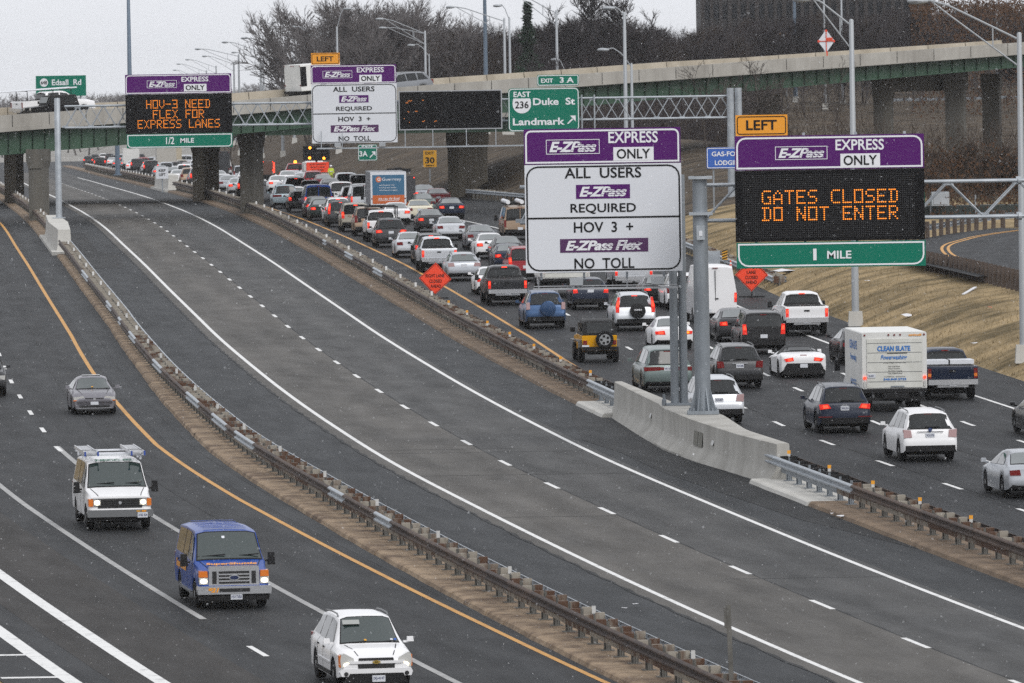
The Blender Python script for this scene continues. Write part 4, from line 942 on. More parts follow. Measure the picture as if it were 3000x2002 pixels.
# ================================================================== dark tower
p = at(2057, 260, 1250); tw = thing('tower_block', 'dark brown high-rise with vertical ribs behind the wood, upper right', 'building', (p.x+17, 1268, ZC-6))
M_TW = mat('tower_wall', (.014,.013,.015), .8, col2=(.024,.022,.023), scale=.3, stretch=(1,1,.1)); M_TWR = mat('tower_rib', (.034,.03,.03), .8, spec=.2); M_TWW = mat('tower_glass', (.006,.007,.01), .4, spec=.2)
mb = MB(); mb.box((0,0,24),(34,30,48)); mb.build('wall', [M_TW], tw); mb = MB()
for k in range(26): mb.box((-16.7+k*1.33,-15.15,24),(.42 if k % 3 else .6,.3,48))
mb.build('rib_row', [M_TWR], tw); mb = MB()
for k in range(25):
    for f in range(13): mb.box((-16.03+k*1.33,-15.01,2.4+3.6*f),(.7,.06,2.1))
tag(mb.build('window_panes', [M_TWW], tw), kind='stuff'); mb = MB(); mb.box((0,0,48.3),(34.6,30.6,.6)); mb.build('roof', [M_TW], tw)
p = at(2290, 112, 985); t = thing('roadside_board', 'small blue and amber board beyond the overpass parapet, before the tower', 'sign', (p.x, 985, zr(985)+hill(p.x-CX(985), 985))); g = p.z-t.location.z
mb = MB(); mb.box((0,0,g-.3),(1.5,.1,.9)); mb.build('blue_panel', [mat('board_blue',(.03,.09,.22),.5)], t); mb = MB(); mb.box((.1,-.08,g+.35),(.9,.1,.55)); mb.build('amber_panel', [M_SYEL], t); mb = MB(); mb.box((-.5,.1,g/2),(.12,.12,g)); mb.box((.5,.1,g/2),(.12,.12,g)); mb.build('posts', [M_GALV_D], t)

# ================================================================== loop ramp on the right
rc = [(3040,673),(2993,679),(2920,688),(2852,699),(2800,712),(2768,722),(2755,734),(2763,749),(2788,763),(2830,776),(2900,792),(3000,815)]
def onbank(px, py):
    v = ray(px, py); d = 340.0
    while d < 620:
        X = v.x*d; z = ZC+v.z*d
        if z <= zr(d)+hill(X-CX(d), d)+.04: break
        d += .25
    return Vector((v.x*d, d, zr(d)+hill(v.x*d-CX(d), d)))
PL = lambda Y: zr(Y)+1.95
def onplateau(px, py):
    v = ray(px, py); d = 340.0
    while d < 640 and ZC+v.z*d > PL(d): d += .2
    return Vector((v.x*d, d, PL(d)))
yl = [onplateau(*q) for q in rc]
def offset_line(pts, dist):
    out = []
    for i, p in enumerate(pts):
        t_ = (pts[min(i+1, len(pts)-1)]-pts[max(0, i-1)]).normalized(); n = Vector((-t_.y, t_.x, 0)); q = p+n*dist; out.append(q)
    return out
def dens(pts, k=4):
    out = []
    for i in range(len(pts)-1):
        p0, p1, p2, p3 = pts[max(0,i-1)], pts[i], pts[i+1], pts[min(len(pts)-1,i+2)]
        for j in range(k):
            t_ = j/k; out.append(0.5*((2*p1)+(p2-p0)*t_+(2*p0-5*p1+4*p2-p3)*t_*t_+(3*p1-p0-3*p2+p3)*t_**3))
    return out+[pts[-1]]
yl = dens(yl)
def ribbon(name, A_, B_, m, dz, kind='structure', parent=None):
    mb = MB(); n = len(A_); uv = []
    for k, (a, b) in enumerate(zip(A_, B_)): mb.v += [a+Vector((0,0,dz)), b+Vector((0,0,dz))]; uv += [(0, k*2.0), ((b-a).length, k*2.0)]
    for i in range(n-1): mb.f.append((2*i, 2*i+1, 2*i+3, 2*i+2)); mb.m.append(0)
    me = mb.mesh(name, [m]); ul = me.uv_layers.new(name='UVMap')
    for lp in me.loops: ul.data[lp.index].uv = uv[lp.vertex_index]
    o = link(name, me, parent); return tag(o, kind=kind) if kind else o
cen = Vector((sum(p.x for p in yl)/len(yl)+14, sum(p.y for p in yl)/len(yl), 0))
outer = offset_line(yl, -2.2)
inner = [Vector((p.x+(cen.x+6-p.x)*.9, p.y+(cen.y-p.y)*.9, PL(p.y+(cen.y-p.y)*.9))) for p in yl]
for q in outer+inner+yl: q.z = PL(q.y)
ramp = ribbon('ramp_road', outer, inner, M_ASPH_R, .1)
for dd in (0.0, .32): ribbon('yellow_edge_line', offset_line(yl, dd), offset_line(yl, dd+.15), M_YEL, .112, None, ramp)
def groundz(p): return Vector((p.x, p.y, zr(p.y)+hill(p.x-CX(p.y), p.y)))
near_posts = [onbank(x, y) for x, y in ((2716,792),(2760,800),(2806,808),(2868,822),(2930,838),(2985,851),(3040,864))]
post_fence('guardrail', 'row of dark timber guardrail posts at the crest of the grass bank', near_posts, None, 'rust', side=-1, spacing=1.35)
back = [onplateau(x, y) for x, y in ((2620,722),(2700,706),(2760,695),(2850,679),(2930,668),(3000,662),(3060,660))]
post_fence('guardrail', 'curved galvanised guardrail beyond the loop ramp, right side', back, None, 'galv', side=-1)
post_fence('guardrail', 'far guardrail along a higher road under the overpass, right edge', [groundz(at(x, y, 940)) for x, y in ((2600,350),(2700,350),(2800,352),(2900,354),(3010,356))], None, 'galv', side=-1)
# utility cabinets, drain, litter
def boxthing(nm, label, cat, p, size, m, extra=None):
    t = thing(nm, label, cat, p); mb = MB(); mb.box((0,0,size[2]/2), size); mb.build('body', [m], t); mb = MB(); mb.box((0,-size[1]/2-.02,size[2]*.5),(size[0]*.8,.03,size[2]*.8)); mb.build('door', [m], t); return t
boxthing('utility_cabinet', 'grey utility cabinet on the bank between the near posts and message sign', 'cabinet', groundz(at(2084, 735, 455)), (.9,.6,1.3), M_GALV)
boxthing('utility_cabinet', 'grey cabinet on the equipment platform beyond the loop ramp', 'cabinet', at(2755, 603, 492), (1.0,.8,.8), M_GALV)
t = thing('equipment_platform', 'dark fenced equipment platform beyond the loop ramp', 'platform', groundz(at(2790, 640, 494))); g = at(2755, 604, 492).z-t.location.z
mb = MB(); mb.box((0,0,g/2),(8,2,g)); mb.build('skirt', [mat('dark_green_panel',(.012,.02,.018),.6)], t); mb = MB()
for x in (-3.9,-1.3,1.3,3.9): mb = MB(); mb.box((x,-1.05,g/2+.3),(.08,.08,g+.6)); mb.build('rail_post', [M_GALV_D], t)
mb = MB(); mb.box((-2.0,-.4,g+.4),(.8,.5,.8)); mb.build('green_box', [M_SGREEN], t)
M_BAG = mat('plastic_scrap', (.6,.6,.62), .5)
def scrap(label, px, py, s, bank=True, cat='litter', m=None):
    p = onbank(px, py) if bank else ground(px, py, .01); mb = MB(); rr = random.Random(px); c = [Vector((math.cos(a)*s*rr.uniform(.4,1), math.sin(a)*s*rr.uniform(.5,1), .05+rr.uniform(0,s*.25))) for a in (0,.9,1.8,2.7,3.6,4.5,5.4)]
    for i in range(7): mb.poly([(0,0,.02+s*.35), c[i], c[(i+1)%7]])
    return tag(mb.build('litter', [m or M_BAG], None, loc=p+Vector((0,0,.02))), label, cat)
scrap('crumpled white plastic bag on the grass bank, lower middle', 2657, 930, .5); scrap('white plastic sheeting caught behind the orange diamond sign', 2290, 806, .9); scrap('second strip of pale sheeting beside the orange diamond sign', 2258, 820, .6)
scrap('small pale scrap high on the grass bank by the lamp post', 2540, 826, .2); scrap('tiny red scrap on the right of the grass bank', 2899, 904, .15, m=M_SFLUO); scrap('pale scrap above the dark blue pickup', 2855, 1010, .2); scrap('white scrap at the curb by the right guardrail', 2466, 1520, .22, False); scrap('second white scrap at the curb by the right guardrail', 2438, 1512, .16, False)
scrap('white paper scrap on the shoulder near the marker post', 1861, 1778, .12, False); scrap('flattened pale scrap left of the paper scrap on the shoulder', 1828, 1790, .13, False); scrap('dark tyre scrap on the left road beside the median', 445, 1131, .3, False, m=M_RUBBER)
scrap('black debris at the median base, left road', 574, 1280, .25, False, m=M_RUBBER)
p = onbank(2822, 862); q = onbank(2858, 846); mb = MB(); mb.box((0,0,.06),((q-p).length,.15,.04)); o = mb.build('plank', [M_BAG], None, loc=(p+q)/2, ); o.rotation_euler = (0, -.1, math.atan2((q-p).y, (q-p).x)); tag(o, 'long white stick lying on the grass bank', 'stick')

# ================================================================== bare trees
def bare_tree(seed, H, spread=.55, twig=.018, nlev=4, trunk_r=.17, dense=1.0, fork=.3):
    rr = random.Random(seed); tr, cr = MB(), MB()
    def branch(p, d, L, r, lev):
        mb = tr if lev == 0 else cr; n = 4 if lev == 0 else 3 if lev < 2 else 2; q = p; pts = [p]; dd = d.copy(); r_ = r
        sd = 7 if lev == 0 else 4 if lev == 1 else 3
        for i in range(n):
            dd = (dd+Vector((rr.gauss(0,.13),rr.gauss(0,.13),rr.gauss(.05,.06)))).normalized(); q2 = q+dd*L/n; r2 = max(twig*.5, r_*(.78 if lev else .84))
            mb.tube(q, q2, r_, r2, sd, cap=False); q = q2; r_ = r2; pts.append(q)
        if lev >= nlev: return
        k = int({0:10,1:7,2:6,3:5}.get(lev,4)*dense+rr.random())
        for j in range(k):
            f = rr.uniform(fork if lev == 0 else .25, 1.0); x = f*n; i = min(n-1, int(x)); b = pts[i].lerp(pts[i+1], x-i)
            a = rr.uniform(0, 2*math.pi); side = dd.orthogonal(); side.rotate(Matrix.Rotation(a, 3, dd)); ang = spread*rr.uniform(.7,1.5)
            nd = (dd*math.cos(ang)+side*math.sin(ang)+Vector((0,0,.12))).normalized()
            branch(b, nd, L*rr.uniform(.38,.62)*(1.15-.4*f if lev == 0 else 1), max(twig*.6, r_*1.0+r*.35*(1-f)), lev+1)
    branch(Vector((0,0,-.3)), Vector((0,0,1)), H*.82, trunk_r, 0); return tr, cr
TREE = []
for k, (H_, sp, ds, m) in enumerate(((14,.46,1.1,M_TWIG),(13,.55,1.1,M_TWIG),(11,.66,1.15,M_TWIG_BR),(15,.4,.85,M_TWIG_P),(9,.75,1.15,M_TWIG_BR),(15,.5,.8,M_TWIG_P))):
    tr, cr = bare_tree(20+k, H_, sp, .017, 4, .17, ds); zmax = max(v.z for v in cr.v); TREE.append((tr.mesh('trunk', [M_BARK]), cr.mesh('crown', [m]), zmax))
tr, cr = bare_tree(77, 10, .6, .014, 4, .11, .62); SPARSE = (tr.mesh('trunk', [M_BARK]), cr.mesh('crown', [M_BARK]), max(v.z for v in cr.v))
def put_tree(T, x, Y, top, label, group=None, nm='bare_tree', wide=1.0, cat='tree', rz=None):
    z = zr(Y)+hill(x-CX(Y), Y); s = (top-z)/T[2]
    t = thing(nm, label, cat, (x, Y, z-.1), random.uniform(0, 6.28) if rz is None else rz, group); t.scale = (s*wide, s*wide, s)
    link('trunk', T[0], t); link('crown', T[1], t); return t
sky_line = lin([(640,250),(760,205),(830,120),(880,45),(960,5),(1080,-10),(1240,5),(1330,55),(1400,35),(1500,60),(1640,40),(1720,0),(1800,10),(1880,55),(1960,50),(2057,60),(2200,20),(3050,-30)])
rt = random.Random(11)
GW = 'bare trees of the wood behind the overpass'
for k in range(120):
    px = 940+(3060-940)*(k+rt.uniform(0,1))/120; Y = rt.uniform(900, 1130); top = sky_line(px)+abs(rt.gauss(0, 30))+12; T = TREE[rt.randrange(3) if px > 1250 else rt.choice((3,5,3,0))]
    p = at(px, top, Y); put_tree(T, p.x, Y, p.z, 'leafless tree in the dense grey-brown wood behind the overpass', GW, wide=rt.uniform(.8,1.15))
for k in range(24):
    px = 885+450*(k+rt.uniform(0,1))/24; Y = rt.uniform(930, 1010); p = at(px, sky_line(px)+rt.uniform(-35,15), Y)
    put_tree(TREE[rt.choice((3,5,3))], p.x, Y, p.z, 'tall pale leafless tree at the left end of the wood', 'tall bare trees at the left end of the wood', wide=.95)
for px, top in ((1745,-60),(1785,-35)): p = at(px, top, 900); put_tree(TREE[0], p.x, 900, p.z, 'tall spreading bare tree standing above the wood, '+('left' if px < 1760 else 'right')+' of the two', wide=1.1)
for k in range(46):
    px = -60+900*(k+rt.uniform(0,1))/46; Y = rt.uniform(2200, 2700); p = at(px, rt.uniform(248,280)-(px-400)*.03, Y); put_tree(TREE[rt.choice((3,5))], p.x, Y, p.z, 'faint leafless tree on the hazy far skyline at left', 'trees on the far left skyline', wide=1.5)  # pale twig colour stands in for distance haze on these crowns
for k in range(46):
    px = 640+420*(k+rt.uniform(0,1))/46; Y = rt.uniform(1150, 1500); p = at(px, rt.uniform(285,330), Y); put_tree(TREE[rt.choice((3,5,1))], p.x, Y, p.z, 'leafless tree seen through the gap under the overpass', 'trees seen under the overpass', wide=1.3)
# brush on the right, in front of and below the overpass
for k in range(90):
    px = rt.uniform(1600, 3040); Y = rt.uniform(508, 600) if px > 2260 else rt.uniform(690, 860); pb = rt.uniform(400, 500) if px > 2260 else rt.uniform(325, 400); p = at(px, pb, Y)
    if p.x-CX(Y) < EDGE(Y)+3: continue
    put_tree(TREE[4 if k % 2 else 2], p.x, Y, p.z, 'leafless grey-brown shrub in the tangle under the overpass, right', 'bare shrubs under the overpass', 'bare_shrub', 1.5, 'shrub')
for px, pt, Y, lb, w in ((2175,150,560,'thin dark bare tree spreading in front of the overpass',1.25),(2070,170,585,'smaller dark bare tree left of the spreading one, before the overpass',1.3),(2455,150,575,'slender bare sapling before the overpass near the lamp post',.7),(2232,165,600,'slim bare tree right of the spreading one, before the overpass',.8)):
    p = at(px, pt, Y); put_tree(SPARSE, p.x, Y, p.z, lb, wide=w)
# evergreen
p = at(1545, 8, 885); z = zr(885)+hill(p.x-CX(885), 885); H_ = p.z-z; t = thing('evergreen_tree', 'dark evergreen tree poking out of the bare wood, upper middle', 'tree', (p.x, 885, z)); mb = MB(); mb.tube((0,0,0),(0,0,H_*.97),.18,.03,7); mb.build('trunk', [M_BARK], t); mb = MB()
for k in range(2600):
    f = rt.random()**.8; zz = H_*(.3+.7*f); rad = (1-f)*1.9*rt.uniform(.2,1)*(.7+.5*math.sin(zz*2.1))+.15; a = rt.uniform(0, 6.28); c = Vector((rad*math.cos(a), rad*math.sin(a), zz-rad*.25)); u = Vector((rt.gauss(0,.2),rt.gauss(0,.2),rt.gauss(0,.1))); w = Vector((rt.gauss(0,.2),rt.gauss(0,.2),rt.gauss(0,.1))); mb.poly([c-u, c+w, c+u])
mb.build('crown', [M_EVERG], t)
# undergrowth that fills the wood
def thicket(name, n, spec, m, L=(.8,2.2), w=.05):
    mb = MB()
    for k in range(n):
        c = spec()
        if c is None: continue
        l = rt.uniform(*L); d = Vector((rt.gauss(0,.5), rt.gauss(0,.5), 1)).normalized()*l; s_ = Vector((rt.gauss(0,1), rt.gauss(0,1), rt.gauss(0,.3))).normalized()*w
        mb.poly([c-s_, c+s_, c+d])
    return tag(mb.build(name, [m]), kind='stuff')
def wood_spec():
    px = rt.uniform(930, 3080); Y = rt.uniform(905, 1140); x = (px-1500)*Y/F; z = zr(Y)+hill(x-CX(Y), Y); t_ = at(px, sky_line(px)+(175 if px < 1300 else 70), Y).z
    return Vector((x, Y, z+(t_-z)*rt.random()**(1.1 if px < 1250 else .8))) if t_ > z else None
thicket('woodland_undergrowth', 60000, wood_spec, M_TWIG, (.9,2.6), .032)
def wood_left():
    px = rt.uniform(820, 1080); Y = rt.uniform(960, 1100); x = (px-1500)*Y/F; z = zr(Y)+hill(x-CX(Y), Y); t_ = at(px, 120, Y).z; return Vector((x, Y, z+(t_-z)*rt.random()**.8))
def brush_spec():
    px = rt.uniform(1640, 3060); Y = rt.uniform(500, 600) if px > 2260 else rt.uniform(680, 880); x = (px-1500)*Y/F
    if x-CX(Y) < EDGE(Y)+2.5: return None
    z = zr(Y)+hill(x-CX(Y), Y); return Vector((x, Y, z+rt.random()**1.7*(3.6 if px > 2260 else 4)))
thicket('brush', 13000, brush_spec, M_TWIG_BR, (.5,1.5), .022)
def scrub_spec():
    px = rt.uniform(1560, 2300); Y = rt.uniform(660, 900); x = (px-1500)*Y/F
    if x-CX(Y) < EDGE(Y)+4: return None
    return Vector((x, Y, zr(Y)+hill(x-CX(Y), Y)+rt.random()**1.3*6.5))
thicket('hillside_scrub', 14000, scrub_spec, M_TWIG, (.8,2.2), .028)
def leaf_spec():
    px = rt.choice((rt.uniform(2690,3060), rt.uniform(2200,3060))); Y = rt.uniform(488, 560); x = (px-1500)*Y/F; z = zr(Y)+hill(x-CX(Y), Y); return Vector((x, Y, z+rt.random()**2*3.2))
thicket('dead_leaf_scrub', 5000, leaf_spec, M_DEADLEAF, (.08,.25), .08)
def rusty_spec():
    px = rt.uniform(2680, 3080); Y = rt.uniform(880, 930); x = (px-1500)*Y/F; z = zr(Y)+hill(x-CX(Y), Y); t_ = at(px, rt.uniform(0,30), Y).z; return Vector((x, Y, z+(t_-z)*(1-rt.random()**2)))
thicket('brown_oak_foliage', 7000, rusty_spec, M_DEADLEAF, (.15,.4), .12)
def grass_spec():
    Y = rt.uniform(300, 500); e = abs(rt.gauss(0, 5))+.2; x = CX(Y)+EDGE(Y)+e; return Vector((x, Y, zr(Y)+hill(EDGE(Y)+e, Y)-.06))
thicket('grass_tufts', 26000, grass_spec, mat('dry_grass_blades', (.21,.16,.09), .9, spec=.1), (.08,.26), .018)

# ================================================================== vehicles
def paint(name, col, metal=0.0, rough=.3): return mat('paint_'+name.replace(' ', '_'), col, rough, metal=metal, coat=.22, spec=.15)
PAINT = {'white':((.72,.72,.73),0),'cream':((.62,.58,.46),0),'silver':((.42,.44,.47),.55),'light silver':((.55,.57,.6),.4),'grey':((.2,.21,.225),.5),'dark grey':((.032,.033,.036),.3),'black':((.004,.004,.005),0),
 'navy':((.008,.014,.032),.1),'blue':((.035,.075,.16),.4),'bright blue':((.012,.05,.24),0),'shuttle blue':((.008,.05,.26),0),'red':((.24,.012,.02),.1),'maroon':((.13,.02,.03),.2),'tan':((.3,.215,.15),.4),'beige':((.36,.33,.27),.4),'grey green':((.13,.165,.16),.4),'pale blue':((.3,.37,.41),.4),'yellow':((.62,.3,.005),0),'dark green':((.02,.03,.028),.3),'plum grey':((.2,.195,.215),.45),'dark purple':((.04,.025,.035),.3)}
PM_ = {k: paint(k, c, m) for k, (c, m) in PAINT.items()}
M_GLASS = mat('tinted_glass', (.006,.008,.009), .06, spec=.35, coat=.25); M_WGLASS = mat('windscreen_glass', (.012,.024,.022), .06, spec=.7, coat=.8)
M_BGLASS = mat('sky_lit_glass', (.085,.1,.1), .08, spec=.7, coat=1.0); M_TAIL = mat('tail_lens', (.16,.006,.006), .2, coat=.6); M_TAILW = mat('tail_lens_pale', (.45,.3,.3), .2, coat=.6)  # rear glass: pale sky reflection put into the base colour
M_BRAKE = mat('lit_brake_lens', (.5,.01,.005), .3, emit=(1,.045,.018), es=2.6); M_BRAKEG = mat('glowing_tail_lens', (.35,.01,.006), .2, coat=.6, emit=(1,.03,.012), es=.45); M_BRAKEO = mat('lit_turn_lens', (.6,.1,.005), .3, emit=(1,.2,.01), es=2.4)
M_HEAD = mat('headlamp_lens', (.5,.5,.48), .12, coat=1.0); M_HEADON = mat('lit_headlamp', (.9,.85,.7), .2, emit=(1,.86,.6), es=3.5); M_TURN = mat('amber_lens', (.5,.13,.01), .25, coat=.6, emit=(1,.25,.01), es=.12)
M_CHROME = mat('chrome', (.62,.63,.65), .22, metal=.75); M_RIM = mat('alloy_rim', (.4,.41,.42), .35, metal=.7); M_TRIM = mat('dark_trim', (.012,.012,.013), .6, spec=.2); M_GREYTRIM = mat('grey_trim', (.13,.135,.14), .5)
M_PLATE_ = mat('licence_plate', (.6,.62,.66), .4); M_PTXT = mat('plate_text', (.03,.04,.12), .5)

def wheel_meshes(r, w):
    mb = MB(); mb.lathe((0,0,0), [(-w/2,r*.62),(-w/2,r*.9),(-w/2+.03,r),(w/2-.03,r),(w/2,r*.9),(w/2,r*.62)], 20); ty = mb.mesh('tyre', [M_RUBBER], smooth=40)
    mb = MB(); mb.lathe((0,0,0), [(-w/2-.004,r*.16),(-w/2+.012,r*.6),(-w/2+.02,r*.64),(w/2-.02,r*.64),(w/2-.012,r*.6),(w/2+.004,r*.16)], 15)
    for s in (-1, 1):
        for k in range(5):
            a = k*2*math.pi/5; c, d = math.cos(a), math.sin(a)
            mb.box((s*(w/2+.002), c*r*.42, d*r*.42), (.01, r*.2, r*.2), 1, None)
    return ty, mb.mesh('rim', [M_RIM, M_TRIM], smooth=40)
_WM = {}
def interp(st, y):
    if y <= st[0][0]: return st[0]
    for a, b in zip(st, st[1:]):
        if y <= b[0]:
            t = (y-a[0])/(b[0]-a[0]); return tuple(p+(q-p)*t for p, q in zip(a, b))
    return st[-1]
class CarBuild:
    def __init__(s, sp):
        s.sp = sp; s.st = sp['st']; s.parts = []
    def ring(s, y):
        _, zb, w, zs, wb, zt, wr = interp(s.st, y); sp = s.sp; ar = zb; 
        for a in sp['ax']:
            d = abs(y-a); Ra = sp['R']+.06
            if d < Ra: ar = max(ar, sp['R']*.96+math.sqrt(Ra*Ra-d*d)*.99)
        ar = min(ar, zs-.12); h = zt-zs; zm = max(ar+.05, zb+.42*(zs-zb)); zm = min(zm, zs-.1) if zs-.1 > ar+.02 else ar+.02
        half = [(0,ar),(.80*w,ar),(w*.985,ar+.025),(w,zm),(w*.985,zs-min(.09,(zs-zm)*.5)),(wb+.03,zs),((wb+wr)/2+.015,zs+h*.5),(wr,zt-min(.07,.3*h)),(wr*.72,zt-min(.012,.06*h)),(0,zt)]
        return half
    def body(s):
        ys = {round(q[0], 4) for q in s.st}
        for a in s.sp['ax']:
            Ra = s.sp['R']+.06
            for f in (-1.001,-.999,-.9,-.7,-.4,0,.4,.7,.9,.999,1.001): ys.add(round(a+f*Ra, 4))
        ys = sorted(y for y in ys if s.st[0][0] <= y <= s.st[-1][0]); rings = []
        for y in ys:
            h = s.ring(y); rings.append([(x, y, z) for x, z in h]+[(-x, y, z) for x, z in reversed(h[1:-1])])
        mb = MB(); n = len(rings[0]); mis = [1,1,0,0,0,0,0,0,0,0,0,0,0,0,0,0,1,1]
        for r in rings: mb.v += [Vector(p) for p in r]
        for j in range(len(rings)-1):
            for k in range(n): mb.f.append((j*n+k, (j+1)*n+k, (j+1)*n+(k+1)%n, j*n+(k+1)%n)); mb.m.append(mis[k])
        for j, rev in ((0, False), (len(rings)-1, True)):
            for k in range(0, 9):
                q = [j*n+k, j*n+k+1, j*n+(n-k-1)%n if True else 0, j*n+(n-k)%n]
                if k == 0: q = [j*n, j*n+1, j*n+n-1]
                elif k == 8: q = [j*n+8, j*n+9, j*n+10]
                else: q = [j*n+k, j*n+k+1, j*n+n-k-1, j*n+n-k]
                mb.f.append(tuple(reversed(q)) if rev else tuple(q)); mb.m.append(0)
        return mb.mesh('body', [PM_['white'], M_TRIM], smooth=s.sp.get('sm', 38))
    def side(s, y, t, off=.014, sx=1):
        h = s.ring(y); a, b, c = h[5], h[6], h[7]
        p = (a[0]+(b[0]-a[0])*2*t, a[1]+(b[1]-a[1])*2*t) if t < .5 else (b[0]+(c[0]-b[0])*(2*t-1), b[1]+(c[1]-b[1])*(2*t-1))
        return Vector((sx*(p[0]+off), y, p[1]+off*.3))
    def top(s, y, u, off=.014, nrm_=None):
        h = s.ring(y); w7, w8 = h[7][0], h[8][0]; x = abs(u)*w7
        z = h[9][1]+(h[8][1]-h[9][1])*x/w8 if x <= w8 else h[8][1]+(h[7][1]-h[8][1])*(x-w8)/(w7-w8)
        p = Vector((x if u >= 0 else -x, y, z)); return p+(nrm_ or Vector((0,0,1)))*off
    def glass(s, name, y0, y1, m, w0=.95, w1=.93, off=.016, rows=3):
        a, b = s.top(y0, 0, 0), s.top(y1, 0, 0); d = (b-a).normalized(); nn = Vector((0, -d.z, d.y)); nn = nn if nn.z > 0 else -nn
        mb = MB(); us = (-1,-.72,-.36,0,.36,.72,1)
        for r in range(rows+1):
            f = r/rows; y = y0+(y1-y0)*f
            for u in us: mb.v.append(s.top(y, u*(w0+(w1-w0)*f), off, nn))
        c = len(us)
        for r in range(rows):
            for k in range(c-1):
                q = (r*c+k, r*c+k+1, (r+1)*c+k+1, (r+1)*c+k); mb.f.append(q if y1 > y0 else tuple(reversed(q))); mb.m.append(0)
        return mb.mesh(name, [m], smooth=60)
    def sidewin(s, poly, m, sx, off=.016):
        mb = MB(); P = [s.side(y, t, off, sx) for y, t in poly]; mb.poly(P if sx > 0 else list(reversed(P))); 
        n = (P[1]-P[0]).cross(P[2]-P[0])
        if (n.x > 0) != (sx > 0): mb.f = [tuple(reversed(f)) for f in mb.f]
        return mb.mesh('side_window', [m])
SPECS = {}
def spec(name, **k): SPECS[name] = k
SID_SEDAN = [[(.92,.06),(.36,.84),(-.16,.92),(-.2,.06)],[(-.27,.06),(-.24,.92),(-.72,.9),(-1.18,.42),(-1.3,.06)]]
spec('sedan', L=4.8, H=1.45, ax=(-1.38,1.4), R=.325, tw=.215, word='sedan',
 st=[(-2.4,.42,.76,.60,.70,.62,.55),(-2.375,.34,.84,.70,.76,.72,.6),(-2.36,.31,.87,.90,.80,.93,.7),(-2.24,.27,.895,1.0,.80,1.03,.72),(-1.85,.22,.91,1.02,.80,1.05,.73),(-1.1,.2,.915,1.0,.80,1.385,.585),(-.4,.18,.915,.97,.80,1.45,.59),(.2,.18,.915,.95,.80,1.43,.58),(.38,.18,.912,.945,.80,1.385,.575),(1.2,.18,.9,.93,.79,.97,.72),(1.95,.2,.885,.85,.72,.9,.6),(2.25,.24,.84,.74,.66,.78,.5),(2.4,.36,.74,.60,.6,.62,.45)],
 rg=(-1.8,-1.12), ws=(1.15,.4), side=SID_SEDAN, tail=[(.48,.74),(.83,.74),(.845,.9),(.52,.92)], ty=-2.385, plate=(0,.79,-2.385), mir=(1.0,.93,1.0), hb=(-1.72,1.115), ytop=-1.1)
spec('oldsedan', L=4.5, H=1.38, ax=(-1.25,1.3), R=.31, tw=.2, word='sedan',
 st=[(-2.25,.42,.74,.58,.66,.6,.5),(-2.22,.32,.82,.70,.74,.73,.6),(-2.16,.29,.845,.86,.75,.90,.66),(-2.0,.25,.86,.93,.75,.96,.68),(-1.6,.22,.87,.95,.76,.98,.69),(-.95,.2,.87,.93,.76,1.31,.56),(-.3,.18,.87,.9,.76,1.38,.56),(.2,.18,.87,.89,.76,1.36,.55),(.35,.18,.87,.88,.76,1.31,.55),(1.15,.18,.86,.87,.74,.91,.68),(1.9,.2,.83,.78,.68,.82,.55),(2.12,.26,.78,.68,.6,.7,.45),(2.25,.36,.68,.56,.54,.58,.4)],
 rg=(-1.56,-.97), ws=(1.1,.38), side=[[(.86,.06),(.33,.84),(-.12,.92),(-.16,.06)],[(-.22,.06),(-.2,.92),(-.62,.9),(-1.02,.42),(-1.12,.06)]], tail=[(.36,.66),(.80,.68),(.82,.80),(.40,.83)], ty=-2.235, plate=(0,.46,-2.262), mir=(.95,.87,.95), hb=(-1.5,1.03), ytop=-.95)
SID_SUV = [[(1.02,.06),(.52,.84),(-.05,.93),(-.1,.06)],[(-.17,.06),(-.14,.93),(-.95,.93),(-1.0,.06)],[(-1.08,.08),(-1.06,.92),(-1.55,.9),(-1.92,.12)]]
spec('suv', L=4.7, H=1.72, ax=(-1.38,1.42), R=.36, tw=.235, word='SUV',
 st=[(-2.36,.46,.80,.60,.74,.62,.6),(-2.34,.38,.88,.72,.82,.75,.7),(-2.29,.33,.915,.80,.84,.84,.74),(-2.27,.32,.92,.96,.85,1.0,.76),(-2.2,.3,.935,1.07,.85,1.1,.78),(-1.84,.27,.945,1.09,.84,1.635,.645),(-1.76,.26,.945,1.09,.84,1.665,.65),(-1.1,.25,.95,1.07,.84,1.71,.65),(.2,.25,.95,1.05,.84,1.72,.64),(.55,.25,.95,1.04,.84,1.68,.625),(1.36,.25,.94,1.02,.83,1.06,.76),(2.0,.28,.92,.95,.76,1.0,.62),(2.27,.34,.86,.80,.7,.84,.5),(2.36,.42,.78,.66,.64,.68,.45)],
 rg=(-2.18,-1.87), ws=(1.3,.58), side=SID_SUV, tail=[(.62,.84),(.90,.82),(.915,1.1),(.66,1.08)], ty=-2.29, plate=(0,.90,-2.305), mir=(1.12,.95,1.1), hb=(-1.83,1.62), ytop=-1.84, trim=True, wiper=True, rails=(-1.6,.3))
